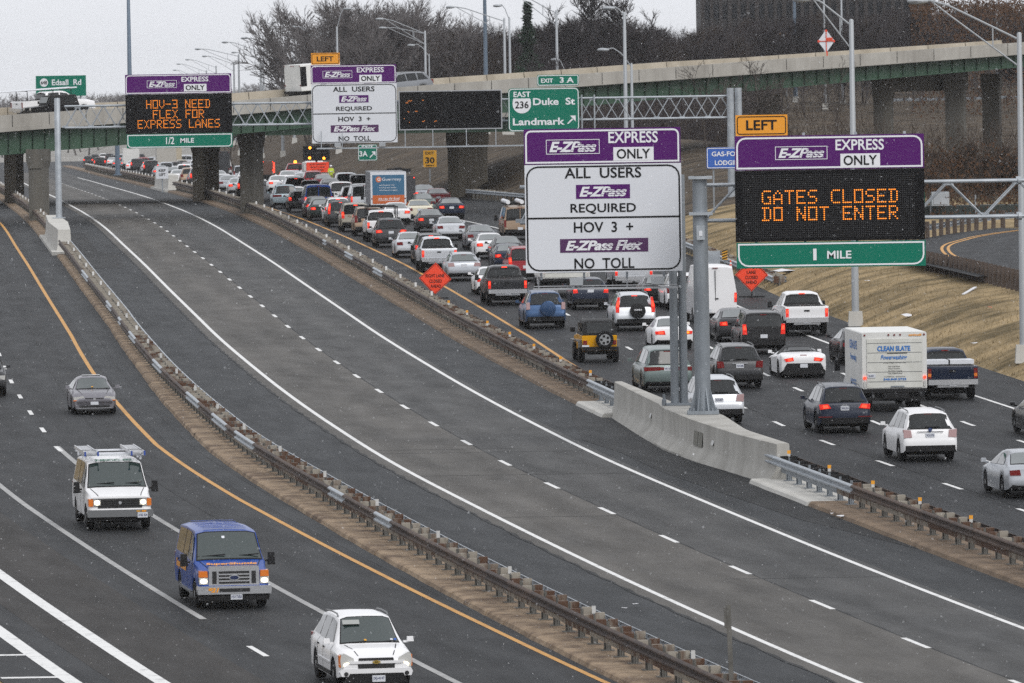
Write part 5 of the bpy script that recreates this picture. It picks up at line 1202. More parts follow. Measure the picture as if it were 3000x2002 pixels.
spec('boxy_suv', L=4.75, H=1.82, ax=(-1.4,1.42), R=.375, tw=.245, word='SUV',
 st=[(-2.36,.5,.82,.62,.78,.64,.7),(-2.34,.42,.9,.74,.86,.77,.76),(-2.31,.4,.92,.8,.88,.85,.8),(-2.3,.38,.93,1.0,.88,1.04,.82),(-2.27,.36,.935,1.12,.88,1.15,.83),(-2.1,.34,.94,1.13,.87,1.74,.74),(-2.02,.32,.945,1.13,.87,1.78,.745),(-1.1,.3,.95,1.11,.87,1.82,.74),(.2,.3,.95,1.09,.87,1.82,.73),(.55,.3,.95,1.08,.87,1.77,.715),(1.2,.3,.94,1.06,.86,1.1,.8),(2.0,.32,.92,1.02,.82,1.06,.72),(2.3,.36,.9,.92,.78,.96,.6),(2.36,.42,.86,.7,.74,.74,.5)],
 rg=(-2.26,-2.12), ws=(1.16,.58), side=[[(.9,.06),(.52,.86),(-.05,.93),(-.1,.06)],[(-.17,.06),(-.14,.93),(-.95,.93),(-1.0,.06)],[(-1.08,.06),(-1.06,.93),(-1.95,.9),(-2.05,.06)]], tail=[(.72,.86),(.915,.86),(.915,1.3),(.76,1.3)], ty=-2.3, plate=(0,.78,-2.345), mir=(1.05,1.0,1.15), hb=(-2.1,1.72), ytop=-2.1, trim=True, rails=(-1.8,.3))
spec('cuv_spare', base='suv', word='SUV', L=4.55, H=1.68, spare=True, tail=[(.72,.9),(.9,.88),(.9,1.2),(.74,1.22)])
spec('cuv_tall_lamps', base='suv', word='SUV', H=1.68, spare=True, tail=[(.74,.86),(.895,.86),(.9,1.1),(.80,1.55),(.70,1.55),(.74,1.1)])
spec('hatch', L=4.4, H=1.53, ax=(-1.28,1.33), R=.34, tw=.22, word='hatchback',
 st=[(-2.2,.44,.78,.60,.72,.62,.6),(-2.18,.36,.85,.72,.8,.75,.68),(-2.13,.31,.87,.92,.82,.96,.72),(-2.05,.28,.88,1.04,.82,1.07,.75),(-1.6,.26,.885,1.05,.81,1.44,.62),(-1.5,.25,.885,1.05,.81,1.48,.62),(-.5,.24,.89,1.02,.81,1.53,.62),(.2,.24,.89,1.0,.81,1.52,.61),(.5,.24,.89,.99,.81,1.47,.6),(1.3,.24,.88,.98,.79,1.02,.72),(1.9,.27,.86,.9,.72,.95,.6),(2.13,.32,.81,.76,.66,.8,.5),(2.22,.42,.74,.62,.6,.64,.45)],
 rg=(-2.0,-1.63), ws=(1.25,.53), side=[[(.98,.06),(.48,.84),(-.05,.92),(-.1,.06)],[(-.17,.06),(-.14,.92),(-.8,.92),(-1.15,.5),(-1.3,.08)]], tail=[(.62,.82),(.85,.80),(.865,1.06),(.66,1.06)], ty=-2.14, plate=(0,.92,-2.15), mir=(1.05,.9,1.06), hb=(-1.6,1.44), ytop=-1.6, trim=True)
spec('wagon', L=4.8, H=1.5, ax=(-1.4,1.42), R=.325, tw=.215, word='station wagon',
 st=[(-2.4,.42,.78,.60,.72,.62,.6),(-2.375,.34,.85,.70,.78,.73,.66),(-2.35,.31,.875,.88,.8,.92,.7),(-2.26,.27,.895,1.0,.81,1.03,.73),(-1.85,.22,.905,1.02,.80,1.4,.62),(-1.75,.21,.91,1.02,.80,1.44,.62),(-.6,.18,.915,.99,.80,1.5,.61),(.2,.18,.915,.96,.80,1.47,.6),(.38,.18,.912,.955,.80,1.42,.595),(1.2,.18,.9,.94,.79,.98,.72),(1.95,.2,.885,.86,.72,.91,.6),(2.25,.24,.84,.75,.66,.79,.5),(2.4,.36,.74,.6,.6,.62,.45)],
 rg=(-2.22,-1.87), ws=(1.15,.4), side=[[(.92,.06),(.36,.84),(-.12,.92),(-.16,.06)],[(-.22,.06),(-.2,.92),(-.95,.92),(-1.0,.06)],[(-1.07,.06),(-1.05,.92),(-1.6,.9),(-1.95,.1)]], tail=[(.5,.78),(.85,.77),(.87,.96),(.56,.98)], ty=-2.36, plate=(0,.82,-2.37), mir=(1.0,.93,1.0), hb=(-1.86,1.4), ytop=-1.85, rails=(-1.6,.2))
spec('minivan', L=5.1, H=1.74, ax=(-1.5,1.55), R=.335, tw=.22, word='minivan',
 st=[(-2.55,.42,.84,.62,.78,.64,.7),(-2.53,.33,.92,.74,.84,.77,.74),(-2.48,.28,.95,.9,.87,.94,.78),(-2.42,.26,.96,1.04,.87,1.07,.79),(-2.14,.24,.97,1.06,.86,1.64,.66),(-2.05,.23,.97,1.06,.86,1.68,.665),(-1.2,.22,.975,1.05,.86,1.74,.66),(.4,.22,.975,1.03,.86,1.73,.65),(.75,.22,.97,1.02,.85,1.67,.635),(1.75,.22,.95,1.0,.82,1.03,.72),(2.2,.26,.92,.88,.76,.92,.58),(2.48,.32,.85,.74,.68,.78,.5),(2.56,.42,.76,.6,.62,.62,.45)],
 rg=(-2.4,-2.16), ws=(1.65,.78), side=[[(1.3,.06),(.75,.8),(.15,.93),(.1,.06)],[(.03,.06),(.06,.93),(-.95,.93),(-1.0,.06)],[(-1.08,.06),(-1.06,.93),(-1.95,.9),(-2.15,.1)]], tail=[(.3,.86),(.94,.84),(.95,1.0),(.3,1.0)], ty=-2.49, plate=(0,.93,-2.5), mir=(1.4,1.0,1.08), hb=(-2.13,1.62), ytop=-2.14)
spec('van', L=5.5, H=2.08, ax=(-1.55,1.75), R=.37, tw=.235, word='van', sm=30,
 st=[(-2.7,.55,.9,.66,.86,.68,.8),(-2.69,.48,.97,.78,.92,.82,.84),(-2.66,.46,.99,1.1,.94,1.15,.88),(-2.64,.44,.995,1.22,.94,1.26,.89),(-2.6,.42,1.0,1.24,.94,1.97,.82),(-2.5,.4,1.0,1.24,.94,2.03,.82),(-1.2,.38,1.0,1.22,.94,2.08,.81),(.6,.38,1.0,1.2,.94,2.07,.81),(.95,.38,1.0,1.19,.95,2.02,.83),(1.72,.38,.99,1.2,.95,1.27,.93),(2.35,.4,.97,1.07,.85,1.12,.76),(2.6,.44,.955,1.02,.84,1.05,.72),(2.64,.46,.94,.72,.82,.76,.6),(2.7,.5,.9,.62,.8,.64,.6)],
 rg=(-2.632,-2.606), ws=(1.68,.99), side=[[(1.32,.06),(.95,.84),(.35,.93),(.3,.06)],[(.2,.08),(.2,.93),(-.75,.93),(-.75,.08)],[(-.85,.08),(-.85,.93),(-2.3,.93),(-2.35,.08)]], tail=[(.86,.78),(.985,.78),(.985,1.22),(.86,1.22)], ty=-2.67, plate=(0,.7,-2.71), mir=(1.3,1.12,1.22), hb=(-2.58,1.99), ytop=-2.58, trim=True, split=True, mirs=(.2,.14,.34))
spec('tall_van', L=5.9, H=2.7, ax=(-1.75,1.9), R=.34, tw=.22, word='high-roof van', sm=30,
 st=[(-2.95,.5,.92,.6,.88,.62,.8),(-2.94,.46,.98,.72,.93,.75,.86),(-2.92,.44,.99,1.3,.95,1.34,.92),(-2.9,.42,.99,1.5,.95,1.55,.92),(-2.84,.4,.99,1.5,.95,2.6,.80),(-2.75,.38,.99,1.5,.95,2.68,.80),(-1.2,.36,.99,1.48,.95,2.7,.80),(.9,.36,.99,1.42,.95,2.64,.78),(1.25,.36,.99,1.38,.94,2.5,.76),(2.25,.36,.97,1.25,.88,1.3,.78),(2.75,.4,.93,1.05,.8,1.1,.66),(2.95,.46,.85,.75,.72,.78,.5)],
 rg=None, ws=(2.2,1.3), side=[[(1.75,.04),(1.3,.5),(.75,.55),(.7,.04)]], tail=[(.87,.98),(.985,.98),(.985,1.42),(.89,1.42)], ty=-2.93, plate=(-.35,.6,-2.95), mir=(1.7,1.12,1.35), hb=(-2.84,2.6), ytop=-2.84, mirs=(.2,.14,.34), doorgap=True)
PK = dict(L=5.7, H=1.9, ax=(-1.75,1.88), R=.405, tw=.26, word='pickup')
spec('pickup', **PK,
 st=[(-2.83,.72,.95,1.22,.93,1.25,.9),(-2.8,.66,.985,1.3,.955,1.31,.93),(-1.2,.6,.995,1.3,.955,1.31,.93),(-1.02,.55,1.0,1.29,.93,1.32,.86),(-.9,.55,1.0,1.28,.92,1.84,.72),(-.78,.54,1.0,1.27,.92,1.89,.72),(.5,.52,1.0,1.25,.92,1.9,.71),(.75,.52,1.0,1.24,.92,1.84,.7),(1.5,.52,.99,1.22,.9,1.26,.82),(2.4,.52,.97,1.15,.86,1.2,.74),(2.78,.52,.95,1.05,.84,1.08,.7),(2.85,.56,.9,.75,.8,.78,.6)],
 rg=(-1.0,-.93), ws=(1.44,.78), side=[[(1.2,.06),(.72,.84),(.2,.93),(.15,.06)],[(.08,.06),(.1,.93),(-.7,.92),(-.85,.06)]], tail=[(.82,.84),(.955,.84),(.955,1.22),(.82,1.22)], ty=-2.825, plate=(0,.64,-2.96), mir=(1.2,1.12,1.22), hb=(-.88,1.85), ytop=-.9, bed=True, mirs=(.2,.14,.28))
spec('sports', L=4.5, H=1.24, ax=(-1.35,1.36), R=.34, tw=.29, word='convertible',
 st=[(-2.24,.46,.70,.7,.64,.72,.6),(-2.22,.34,.80,.80,.78,.83,.7),(-2.18,.26,.9,.87,.86,.90,.76),(-1.95,.2,.94,.93,.86,.97,.78),(-1.3,.16,.955,.95,.84,1.0,.78),(-1.05,.15,.955,.94,.82,1.02,.74),(-.55,.14,.94,.9,.80,1.19,.58),(-.1,.14,.93,.88,.79,1.24,.56),(.12,.14,.93,.86,.79,1.2,.56),(.95,.14,.935,.84,.79,.88,.7),(1.7,.16,.94,.74,.76,.8,.6),(2.1,.2,.88,.58,.66,.62,.5),(2.25,.3,.74,.46,.56,.48,.4)],
 rg=(-1.0,-.62), ws=(.9,.16), side=[[(.7,.06),(.12,.86),(-.4,.86),(-.55,.06)]], tail=[(.40,.70),(.72,.66),(.80,.78),(.44,.84)], ty=-2.235, plate=(0,.5,-2.262), mir=(.72,.92,.92), hb=(-2.1,.95), ytop=-1.05, softtop=(-1.12,.1), lowtrim=True)
spec('coupe', base='oldsedan', word='coupe', tail=[(.34,.68),(.80,.68),(.80,.82),(.34,.82)])
SPECS['suv2'] = dict(SPECS['suv']); SPECS['suv2'].update(tail=[(.5,.90),(.9,.86),(.92,1.04),(.6,1.06)])
for k, v in list(SPECS.items()):
    if 'base' in v: d = dict(SPECS[v['base']]); d.update(v); SPECS[k] = d
PROTO = {}; BASE = {}
def prism_pair(name, poly, y0, y1, mats, root, mirror=True):
    for s in ((1, -1) if mirror else (1,)):
        mb = MB(); mb.prism([(s*x, z) for x, z in poly], y0, y1); mb.build(name, mats, root)
def make(kind):
    sp = SPECS[kind]; cb = CarBuild(sp); root = bpy.data.objects.new(kind, None); COL.objects.link(root); root.empty_display_size = .3
    link('body', cb.body(), root)
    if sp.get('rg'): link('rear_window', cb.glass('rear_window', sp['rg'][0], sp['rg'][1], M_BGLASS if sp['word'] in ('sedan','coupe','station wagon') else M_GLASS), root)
    if sp.get('rg'): link('window_seal', cb.glass('window_seal', sp['rg'][0]-.02, sp['rg'][1]+.02, M_TRIM, .99, .97, .008), root)
    link('window_seal', cb.glass('window_seal', sp['ws'][0]+.03, sp['ws'][1]-.03, M_TRIM, .99, .97, .008), root)
    link('windscreen', cb.glass('windscreen', sp['ws'][0], sp['ws'][1], M_WGLASS), root)
    if 'softtop' not in sp:
        for poly in sp['side']:
            for sx in (-1, 1): link('side_window', cb.sidewin(poly, M_GLASS, sx), root)
    else:
        a, b = sp['softtop']; mb = MB(); ys = [a+(b-a)*i/8 for i in range(9)]
        mb.loft([[cb.side(y, 0, .012, -1), cb.side(y, .5, .014, -1), cb.side(y, 1, .014, -1), cb.top(y, -.72, .014), cb.top(y, 0, .014), cb.top(y, .72, .014), cb.side(y, 1, .014, 1), cb.side(y, .5, .014, 1), cb.side(y, 0, .012, 1)] for y in ys], closed=False)
        mb.build('soft_top', [M_TRIM], root, smooth=50); link('rear_window', cb.glass('rear_window', -.98, -.68, M_GLASS, .6, .6, .03), root)
    k = (sp['R'], sp['tw'])
    if k not in _WM: _WM[k] = wheel_meshes(*k)
    wt = max(q[2] for q in sp['st'])
    for a in sp['ax']:
        for s in (-1, 1):
            o = link('wheel', _WM[k][0], root, (s*(wt-sp['tw']/2-.02), a, sp['R'])); link('rim', _WM[k][1], o)
    ty = sp['ty']; 
    for s in (1, -1):
        mb = MB(); mb.prism([(s*x, z) for x, z in sp['tail']], ty-.022, ty+.16); tl = mb.build('tail_light', [M_TAIL], root)
        tx = [q[0] for q in sp['tail']]; tz = [q[1] for q in sp['tail']]; cx_ = sum(tx)/len(tx); cz_ = sum(tz)/len(tz); tall = max(tz)-min(tz) > max(tx)-min(tx)
        fx, fz, ox, oz = (.62,.4,0,.06) if tall else (.5,.62,-.03,0)
        mb = MB(); mb.prism([(s*(cx_+ox+(x-cx_)*fx), cz_+oz+(z-cz_)*fz) for x, z in sp['tail']], ty-.03, ty-.02); mb.build('lit_bulb', [M_BRAKE], tl)
    x, z, y = sp['plate']; mb = MB(); mb.box((x, y-.006, z), (.305,.012,.155)); mb.build('licence_plate', [M_PLATE_], root)
    yb = sp['st'][0][0]
    if sp.get('trim'):
        w = sp['st'][1][2]; zb = sp['st'][0][1]; mb = MB(); mb.prism([(-w*.96,zb-.1),(w*.96,zb-.1),(w*.97,zb+.1),(-w*.97,zb+.1)], yb-.012, yb+.25); mb.build('rear_bumper', [M_TRIM], root)
    if sp.get('bed'):
        mb = MB(); mb.box((0,-2.92,.7),(1.9,.14,.2)); mb.box((0,-2.86,.56),(1.2,.1,.12)); mb.build('rear_bumper', [M_CHROME], root)
        mb = MB(); mb.quad((-.86,-2.7,1.322),(.86,-2.7,1.322),(.86,-1.15,1.322),(-.86,-1.15,1.322)); mb.build('bed_liner', [M_TRIM], root)
        mb = MB(); mb.box((0,-2.845,1.12),(.24,.02,.07)); mb.build('tailgate_handle', [M_TRIM], root)
        mb = MB(); mb.box((0,-2.0,.5),(.9,1.3,.25)); mb.build('underframe', [M_TRIM], root)
    if sp.get('lowtrim'):
        mb = MB(); mb.prism([(-.86,.16),(.86,.16),(.78,.44),(.68,.6),(-.68,.6),(-.78,.44)], -2.25, -2.0); mb.build('rear_diffuser', [M_TRIM], root)
    else:
        ym, xm, zm = sp['mir'][0], sp['mir'][1], sp['mir'][2]
    xs = sp.get('mirs', (.17,.1,.12))
    for s in (-1, 1):
        mb = MB(); ym, xm, zm = sp['mir']; mb.box((s*(xm+.09), ym, zm+.04), xs, taper=.85); mb.box((s*(xm-.02), ym, zm-.02),(.12,.06,.05)); mb.build('mirror', [M_TRIM if sp.get('mirs') else PM_['white'], ], root)
    if 'hb' in sp: mb = MB(); mb.box((0, sp['hb'][0]-.03, sp['hb'][1]-.03),(.26,.06,.035)); mb.build('high_brake_light', [M_TAIL], root)
    if sp.get('wiper'): mb = MB(); mb.box((.1, sp['rg'][0]-.02, interp(sp['st'], sp['rg'][0])[5]+.05),(.5,.02,.02)); mb.build('rear_wiper', [M_TRIM], root)
    if sp.get('rails'):
        a, b = sp['rails']
        for s in (-1, 1):
            mb = MB(); p = [cb.side(y, 1, 0, s)+Vector((-.02*s,0,h)) for y, h in ((a,.03),(a+.15,.08),((a+b)/2,.085),(b-.15,.08),(b,.03))]; mb.path(p, .02, 6); mb.build('roof_rail', [M_GREYTRIM], root)
    if sp.get('split'):
        mb = MB(); mb.box((0,-2.66,1.4),(.05,.05,1.1)); mb.build('door_post', [PM_['white']], root)
    if sp.get('doorgap'):
        mb = MB(); mb.box((0,-2.9,1.5),(.025,.06,1.95)); mb.build('door_gap', [M_TRIM], root); mb = MB(); mb.box((.06,-2.945,1.15),(.16,.03,.05)); mb.box((-.75,-2.945,1.1),(.05,.03,.1)); mb.build('door_handle', [M_TRIM], root)
    if sp.get('spare'):
        mb = MB(); mb.lathe((.1,-2.47,.93), [(-.11,.3),(-.09,.35),(.07,.36),(.11,.33)], 22, axis='y'); mb.build('spare_wheel_cover', [PM_['white']], root, smooth=35)
    mb = MB(); mb.box((0,0,.3),(1.3,sp['L']*.8,.16)); mb.build('underbody', [M_TRIM], root)
    BASE[kind] = {c.name for c in root.children_recursive}
    return root
_used = {}
CARS = []
PAINTED = ('body', 'mirror', 'door_post', 'spare_wheel_cover')
def base_name(o): return o.name.split('.')[0]
def set_mat(o, m, slot=0):
    o.material_slots[slot].link = 'OBJECT'; o.material_slots[slot].material = m
NAMES = {'SUV':'suv','station wagon':'station_wagon','high-roof van':'high_roof_van'}
def frame(P, t, up=Vector((0,0,1))):
    r_ = t.cross(up).normalized(); u = r_.cross(t); M = Matrix((r_, t, u)).transposed().to_4x4(); M.translation = P; return M
def place(kind, px, py, col, label=None, lit=0, ref='g', face=1, yaw=0.0, tailm=None, few=False, cov=None, P=None, t=None, turn=False, skipw=False):
    sp = SPECS[kind]
    if P is None:
        h = interp(sp['st'], sp['ytop'])[5] if ref == 'r' else 0.0
        P = ground(px, py, h+.012); off = P.x-CX(P.y); P.z = zr(P.y)+.012
        t = tangent(P.y, lambda y: off)
        yc = sp['ytop'] if ref == 'r' else (sp['ax'][0]-.05 if face > 0 else sp['ax'][1]+.05)
        if face < 0: t = -t
        if yaw: t = Matrix.Rotation(yaw, 3, 'Z') @ t
        P = P-t*yc*(1 if True else 1)
    keep = (lambda o: o.name in BASE[kind] and base_name(o) in ('body','rear_window','windscreen','tail_light','lit_bulb','high_brake_light','side_window','wheel','rear_bumper','bed_liner','door_post')) if few else (lambda o: o.name in BASE[kind])
    if kind not in PROTO: PROTO[kind] = make(kind); PROTO[kind]['first'] = 1; r_ = PROTO[kind]
    if PROTO[kind].get('first') and not few: r_ = PROTO[kind]; del r_['first']
    elif PROTO[kind].get('first'): r_ = PROTO[kind]; del r_['first']
    else: r_ = clone(PROTO[kind], keep)
    r_.name = NAMES.get(sp['word'], sp['word'].replace(' ', '_')); r_.matrix_world = frame(P, t)
    for ch in r_.children:
        b = base_name(ch)
        if b in PAINTED and not (b == 'mirror' and sp.get('mirs')): set_mat(ch, PM_[col])
        if b == 'spare_wheel_cover' and cov: set_mat(ch, cov)
        if b == 'tail_light':
            set_mat(ch, M_BRAKEG if lit else (tailm or M_TAIL))
            for q in list(ch.children):
                if not lit and r_ is not PROTO[kind]: bpy.data.objects.remove(q)
                elif base_name(q) == 'lit_bulb': q.scale = (1,1,1) if lit else (.01,.01,.01); set_mat(q, M_BRAKE)
        if b == 'high_brake_light': set_mat(ch, M_BRAKE if lit > 1 else M_TAIL)
    if turn:
        for ch in r_.children:
            if base_name(ch) == 'tail_light':
                for q in ch.children: set_mat(q, M_BRAKEO)
                break
    r_['category'] = 'car' if sp['word'] in ('sedan','SUV','hatchback','coupe','station wagon','minivan','convertible') else sp['word'].split()[-1]
    CARS.append(dict(o=r_, P=P.copy(), col=col, word=sp['word'], label=label, face=face, L=sp['L'])); return r_
# ---- the queue on the right road: (kind, pixel of the rear tyres on the road, colour, brake lights)
place('sedan', 3018, 1455, 'silver', 'silver sedan cut by the right picture edge, nearest of the queue')
o_edge = place('suv', 2713, 1349, 'white', 'clean white SUV with unlit pale tail lights, right of the long concrete barrier', tailm=M_TAILW)
o_kia = place('suv2', 2466, 1266, 'navy', 'dark navy SUV with lit red tail lights, just behind the white box truck', lit=1)
p_forester = place('suv', 2099, 1240, 'light silver', 'silver-white SUV half hidden by the thick round gantry post', tailm=M_TAILW)
p_high = place('suv', 2161, 1136, 'dark grey', 'dark grey SUV with unlit orange-red tail lights left of the white convertible')
place('sports', 2348, 1105, 'white', 'low white convertible sports car with black soft top', lit=1)
place('sedan', 2520, 1064, 'black', 'black sedan nearly hidden behind the white box truck')
p_ody = place('minivan', 1950, 1146, 'grey green', 'grey-green minivan partly behind the pair of gantry pipes')
place('boxy_suv', 2232, 1036, 'black', 'black boxy SUV with lit brake lights, right of the gantry posts', lit=1)
place('sedan', 2158, 1000, 'dark grey', 'dark sedan ahead and left of the black boxy SUV, one brake light showing', lit=1)
p_cor = place('oldsedan', 1968, 1022, 'white', 'old white sedan just left of the gantry pipes', lit=1, turn=True)
p_crv = place('cuv_tall_lamps', 1857, 968, 'light silver', 'silver SUV with tall lit lamps and black spare wheel cover lettered HONDA', lit=2, cov=M_TRIM)
p_rav = place('cuv_spare', 1595, 961, 'blue', 'blue SUV with blue spare wheel cover at the left of the queue', tailm=M_TAILW)
p_cal = place('hatch', 1727, 906, 'navy', 'dark navy hatchback with lit lamps between blue SUV and silver SUV', lit=1)
place('sedan', 1943, 898, 'black', 'black sedan with lit brake lights left of the gantry pipes, below the white sign', lit=1)
p_f150w = place('pickup', 2357, 981, 'white', 'white pickup with lit brake lights on the rightmost lane below the message sign', lit=2)
p_f150d = place('pickup', 1483, 893, 'dark grey', 'dark grey pickup with lit brake lights beside the white coupe, leftmost lane', lit=2)
place('pickup', 1852, 854, 'light silver', 'pale silver pickup half hidden under the near white sign', lit=1)
p_spr = place('tall_van', 2090, 945, 'white', 'tall white high-roof van behind the gantry posts', lit=1)
place('suv', 2004, 906, 'white', 'white SUV mostly hidden behind the pair of gantry pipes')
place('coupe', 1441, 862, 'white', 'white coupe with lit lamps left of the dark grey pickup', lit=1)
place('wagon', 1357, 822, 'silver', 'silver station wagon above the left orange diamond sign', tailm=M_TAILW)
p_toy = place('pickup', 1284, 797, 'light silver', 'silver pickup with lit lamps, behind the silver station wagon', lit=2)
place('suv', 1262, 774, 'dark grey', 'dark SUV with roof box and lit lamps, just ahead of the silver pickup', lit=2)
place('boxy_suv', 1538, 824, 'red', 'dark red SUV half hidden by the left edge of the near white sign', lit=1)
place('sedan', 1492, 792, 'navy', 'dark navy sedan with a lit orange turn lamp left of the red SUV', lit=1, turn=True)
place('sedan', 1487, 768, 'dark grey', 'dark grey sedan just ahead of the navy sedan with the orange lamp')
place('sedan', 1437, 758, 'white', 'white sedan with lit lamps left of the dark grey and navy sedans', lit=1)
place('sedan', 1409, 731, 'grey', 'grey sedan just ahead of the white sedan, third lane')
place('sedan', 1319, 704, 'light silver', 'silver sedan with a boot spoiler, alone between the lanes')
place('sedan', 1262, 680, 'dark grey', 'dark grey sedan with a lit lamp left of the silver sedan', lit=1)
place('sedan', 1203, 754, 'light silver', 'silver sedan ahead and left of the silver pickup, leftmost lane')
place('suv2', 1144, 724, 'dark grey', 'dark grey SUV with wide lit lamps, leftmost lane beyond the silver sedan', lit=1)
p_util = place('pickup', 1120, 708, 'white', 'white work pickup with black ladder rack, just ahead of the dark grey SUV', lit=2)
place('boxy_suv', 1080, 691, 'tan', 'tan SUV squeezed between the beige SUV and white work pickup')
place('boxy_suv', 1041, 678, 'beige', 'large beige SUV with lit lamps, leftmost lane', lit=2)
place('sedan', 1214, 644, 'cream', 'cream sedan behind the box truck with the blue and orange sign')
place('sedan', 1321, 642, 'navy', 'dark navy sedan with two lit lamps on the exit lane', lit=1)
p_tanvan = place('van', 1521, 702, 'tan', 'tan van with white roof pipes at the left edge of the near white sign')
for a in [ # far part of the queue: by roof pixel (rear edge of the roof)
 ('sedan',1160,596,'white',1),('sedan',1237,570,'grey green',0),('sedan',1281,554,'red',0),('sedan',1242,544,'silver',1),('cuv_tall_lamps',999,592,'dark grey',2),('suv',990,583,'white',2),
 ('sedan',943,586,'dark green',1),('sedan',928,578,'dark purple',1),('hatch',879,562,'dark grey',1),('wagon',872,552,'white',1),('van',933,545,'bright blue',1),('boxy_suv',1000,536,'white',0),('minivan',1036,549,'black',1),('van',1068,543,'light silver',1),
 ('suv',1052,514,'black',1),('boxy_suv',1015,509,'light silver',1),('sedan',968,524,'dark grey',0),('hatch',910,531,'black',0),('suv',874,524,'dark grey',2),('sedan',860,517,'silver',0),('suv',920,504,'red',0),('sedan',947,513,'maroon',0),('minivan',836,545,'pale blue',0),
 ('sedan',820,517,'white',1),('sedan',843,502,'white',0),('sedan',886,508,'light silver',0),('boxy_suv',729,520,'black',1),('sedan',697,523,'light silver',1),('sedan',669,516,'silver',0),('sedan',721,503,'white',0),('boxy_suv',711,488,'silver',0),('sedan',655,512,'white',0),('van',652,468,'white',0)]:
    place(a[0], a[1], a[2], a[3], lit=a[4], ref='r')
for a in [('suv',278,453,'black',1),('suv',302,451,'white',0),('boxy_suv',321,451,'dark grey',0),('sedan',328,463,'white',1),('boxy_suv',362,453,'silver',0),('van',396,438,'white',1),('boxy_suv',380,460,'dark grey',0),('sedan',387,473,'white',1),('boxy_suv',420,463,'red',1),('sedan',433,478,'silver',0),('sedan',456,479,'white',1),('suv',488,477,'silver',0),
 ('suv',473,460,'black',1),('suv',494,464,'silver',0),('minivan',527,462,'white',0),('suv',533,470,'beige',1),('suv',540,483,'white',2),('suv',556,494,'tan',0),('sedan',610,500,'light silver',0),('suv',590,486,'dark grey',1),('sedan',505,492,'dark grey',0),('suv',575,470,'white',0),('sedan',600,476,'silver',0),('suv',258,458,'dark grey',1),('sedan',345,468,'grey',1),('suv',412,452,'black',0),('minivan',446,462,'silver',1),('sedan',470,487,'grey',1),('suv',515,476,'black',1),('sedan',522,499,'white',1),('suv',565,482,'silver',1),('sedan',580,505,'black',1),('van',615,470,'white',0),('suv',628,486,'dark grey',1),('sedan',640,502,'light silver',1),('suv',505,456,'white',0),('sedan',550,476,'maroon',1),('boxy_suv',292,462,'black',1),('boxy_suv',338,456,'black',1),('van',372,446,'white',0),('boxy_suv',402,466,'dark grey',1),('boxy_suv',442,472,'black',1),('boxy_suv',466,466,'white',1),('sedan',520,488,'white',1),('boxy_suv',585,494,'dark grey',1),('van',545,456,'light silver',0),('boxy_suv',625,476,'white',1)]:
    place(a[0], a[1], a[2], a[3], lit=a[4], ref='r', few=True)

# ================================================================== lettering and fittings on vehicles
def vtext(root, s, cx, cz, w, h, y, m, rz=0.0, tilt=0.0, bold=.02, shear=0.0, x=None, name='lettering'):
    me = text_mesh(s, bold, shear, 1.0)
    if not me.materials: me.materials.append(m)
    o = link(name, me, root)
    o.matrix_local = Matrix.Translation((cx, y, cz)) @ Matrix.Rotation(rz, 4, 'Z') @ Matrix.Rotation(tilt, 4, 'X') @ Matrix.Translation((-w/2, 0, -h/2)) @ Matrix.Diagonal((w, 1, h, 1))
    set_mat(o, m); return o
def bx(root, name, c, size, m, M=None, taper=1.0): mb = MB(); mb.box(c, size, M=M, taper=taper); return mb.build(name, [m] if not isinstance(m, list) else m, root)
def pr(root, name, poly, y0, y1, m, mirror=False):
    out = []
    for s in ((1,-1) if mirror else (1,)): mb = MB(); mb.prism([(s*x, z) for x, z in poly], y0, y1); out.append(mb.build(name, [m], root))
    return out
def ptext(o, s, kind=None):
    pl = [c for c in o.children if base_name(c) == 'licence_plate']
    if pl:
        q = pl[0]; c = sum((Vector(v) for v in q.bound_box), Vector())/8; rear = c.y < 0
        t_ = vtext(q, s, c.x, c.z, .26, .075, c.y-.012, M_PTXT, bold=.02, name='plate_number')
M_OR = mat('orange_vinyl', (.75,.3,.01), .4); M_GRN = mat('green_vinyl', (.02,.12,.07), .5); M_BLUEV = mat('blue_vinyl', (.02,.16,.48), .4)
for o, s in ((o_edge,'VCK-5720'),(o_kia,'XWC-2514'),(p_forester,'XLX-6937'),(p_high,'VXP-4998'),(p_ody,'VXC-1670'),(p_crv,'JPP-6076')): ptext(o, s)
# emblem and handle strips
for o, y in ((o_edge,-2.312),): bx(o, 'trim_strip', (0,y,1.02), (.9,.012,.02), M_TRIM); mb = MB(); mb.lathe((0,y-.01,1.09), [(0,.07),(.012,.07)], 14, axis='y'); mb.build('emblem', [mat('oval_blue',(.02,.04,.12),.3)], o)
bx(p_high, 'trim_strip', (0,-2.305,1.0), (.62,.02,.05), M_CHROME); vtext(o_kia, 'KIA', 0, 1.0, .2, .08, -2.31, M_CHROME); bx(o_kia, 'reflector_strip', (.72,-2.37,.6), (.5,.02,.035), M_TAIL); bx(o_kia, 'reflector_strip', (-.72,-2.37,.6), (.5,.02,.035), M_TAIL)
vtext(p_crv, 'HONDA', .1, .98, .36, .08, -2.6, M_SLET, bold=.03)
bx(p_ody, 'lamp_bar', (0,-2.495,.93), (.66,.02,.11), M_TAIL)
# ladder rack on the white work pickup
for y in (-2.6,-1.0,.4):
    mb = MB()
    for s in (-1, 1): mb.tube((s*.9,y,1.25),(s*.9,y,2.15),.03,.03,6)
    mb.tube((-.95,y,2.15),(.95,y,2.15),.03,.03,6); mb.build('rack_hoop', [M_TRIM], p_util)
mb = MB()
for s in (-1, 1): mb.tube((s*.9,-2.8,2.15),(s*.9,1.6,2.15),.03,.03,6)
mb.build('rack_rails', [M_TRIM], p_util)
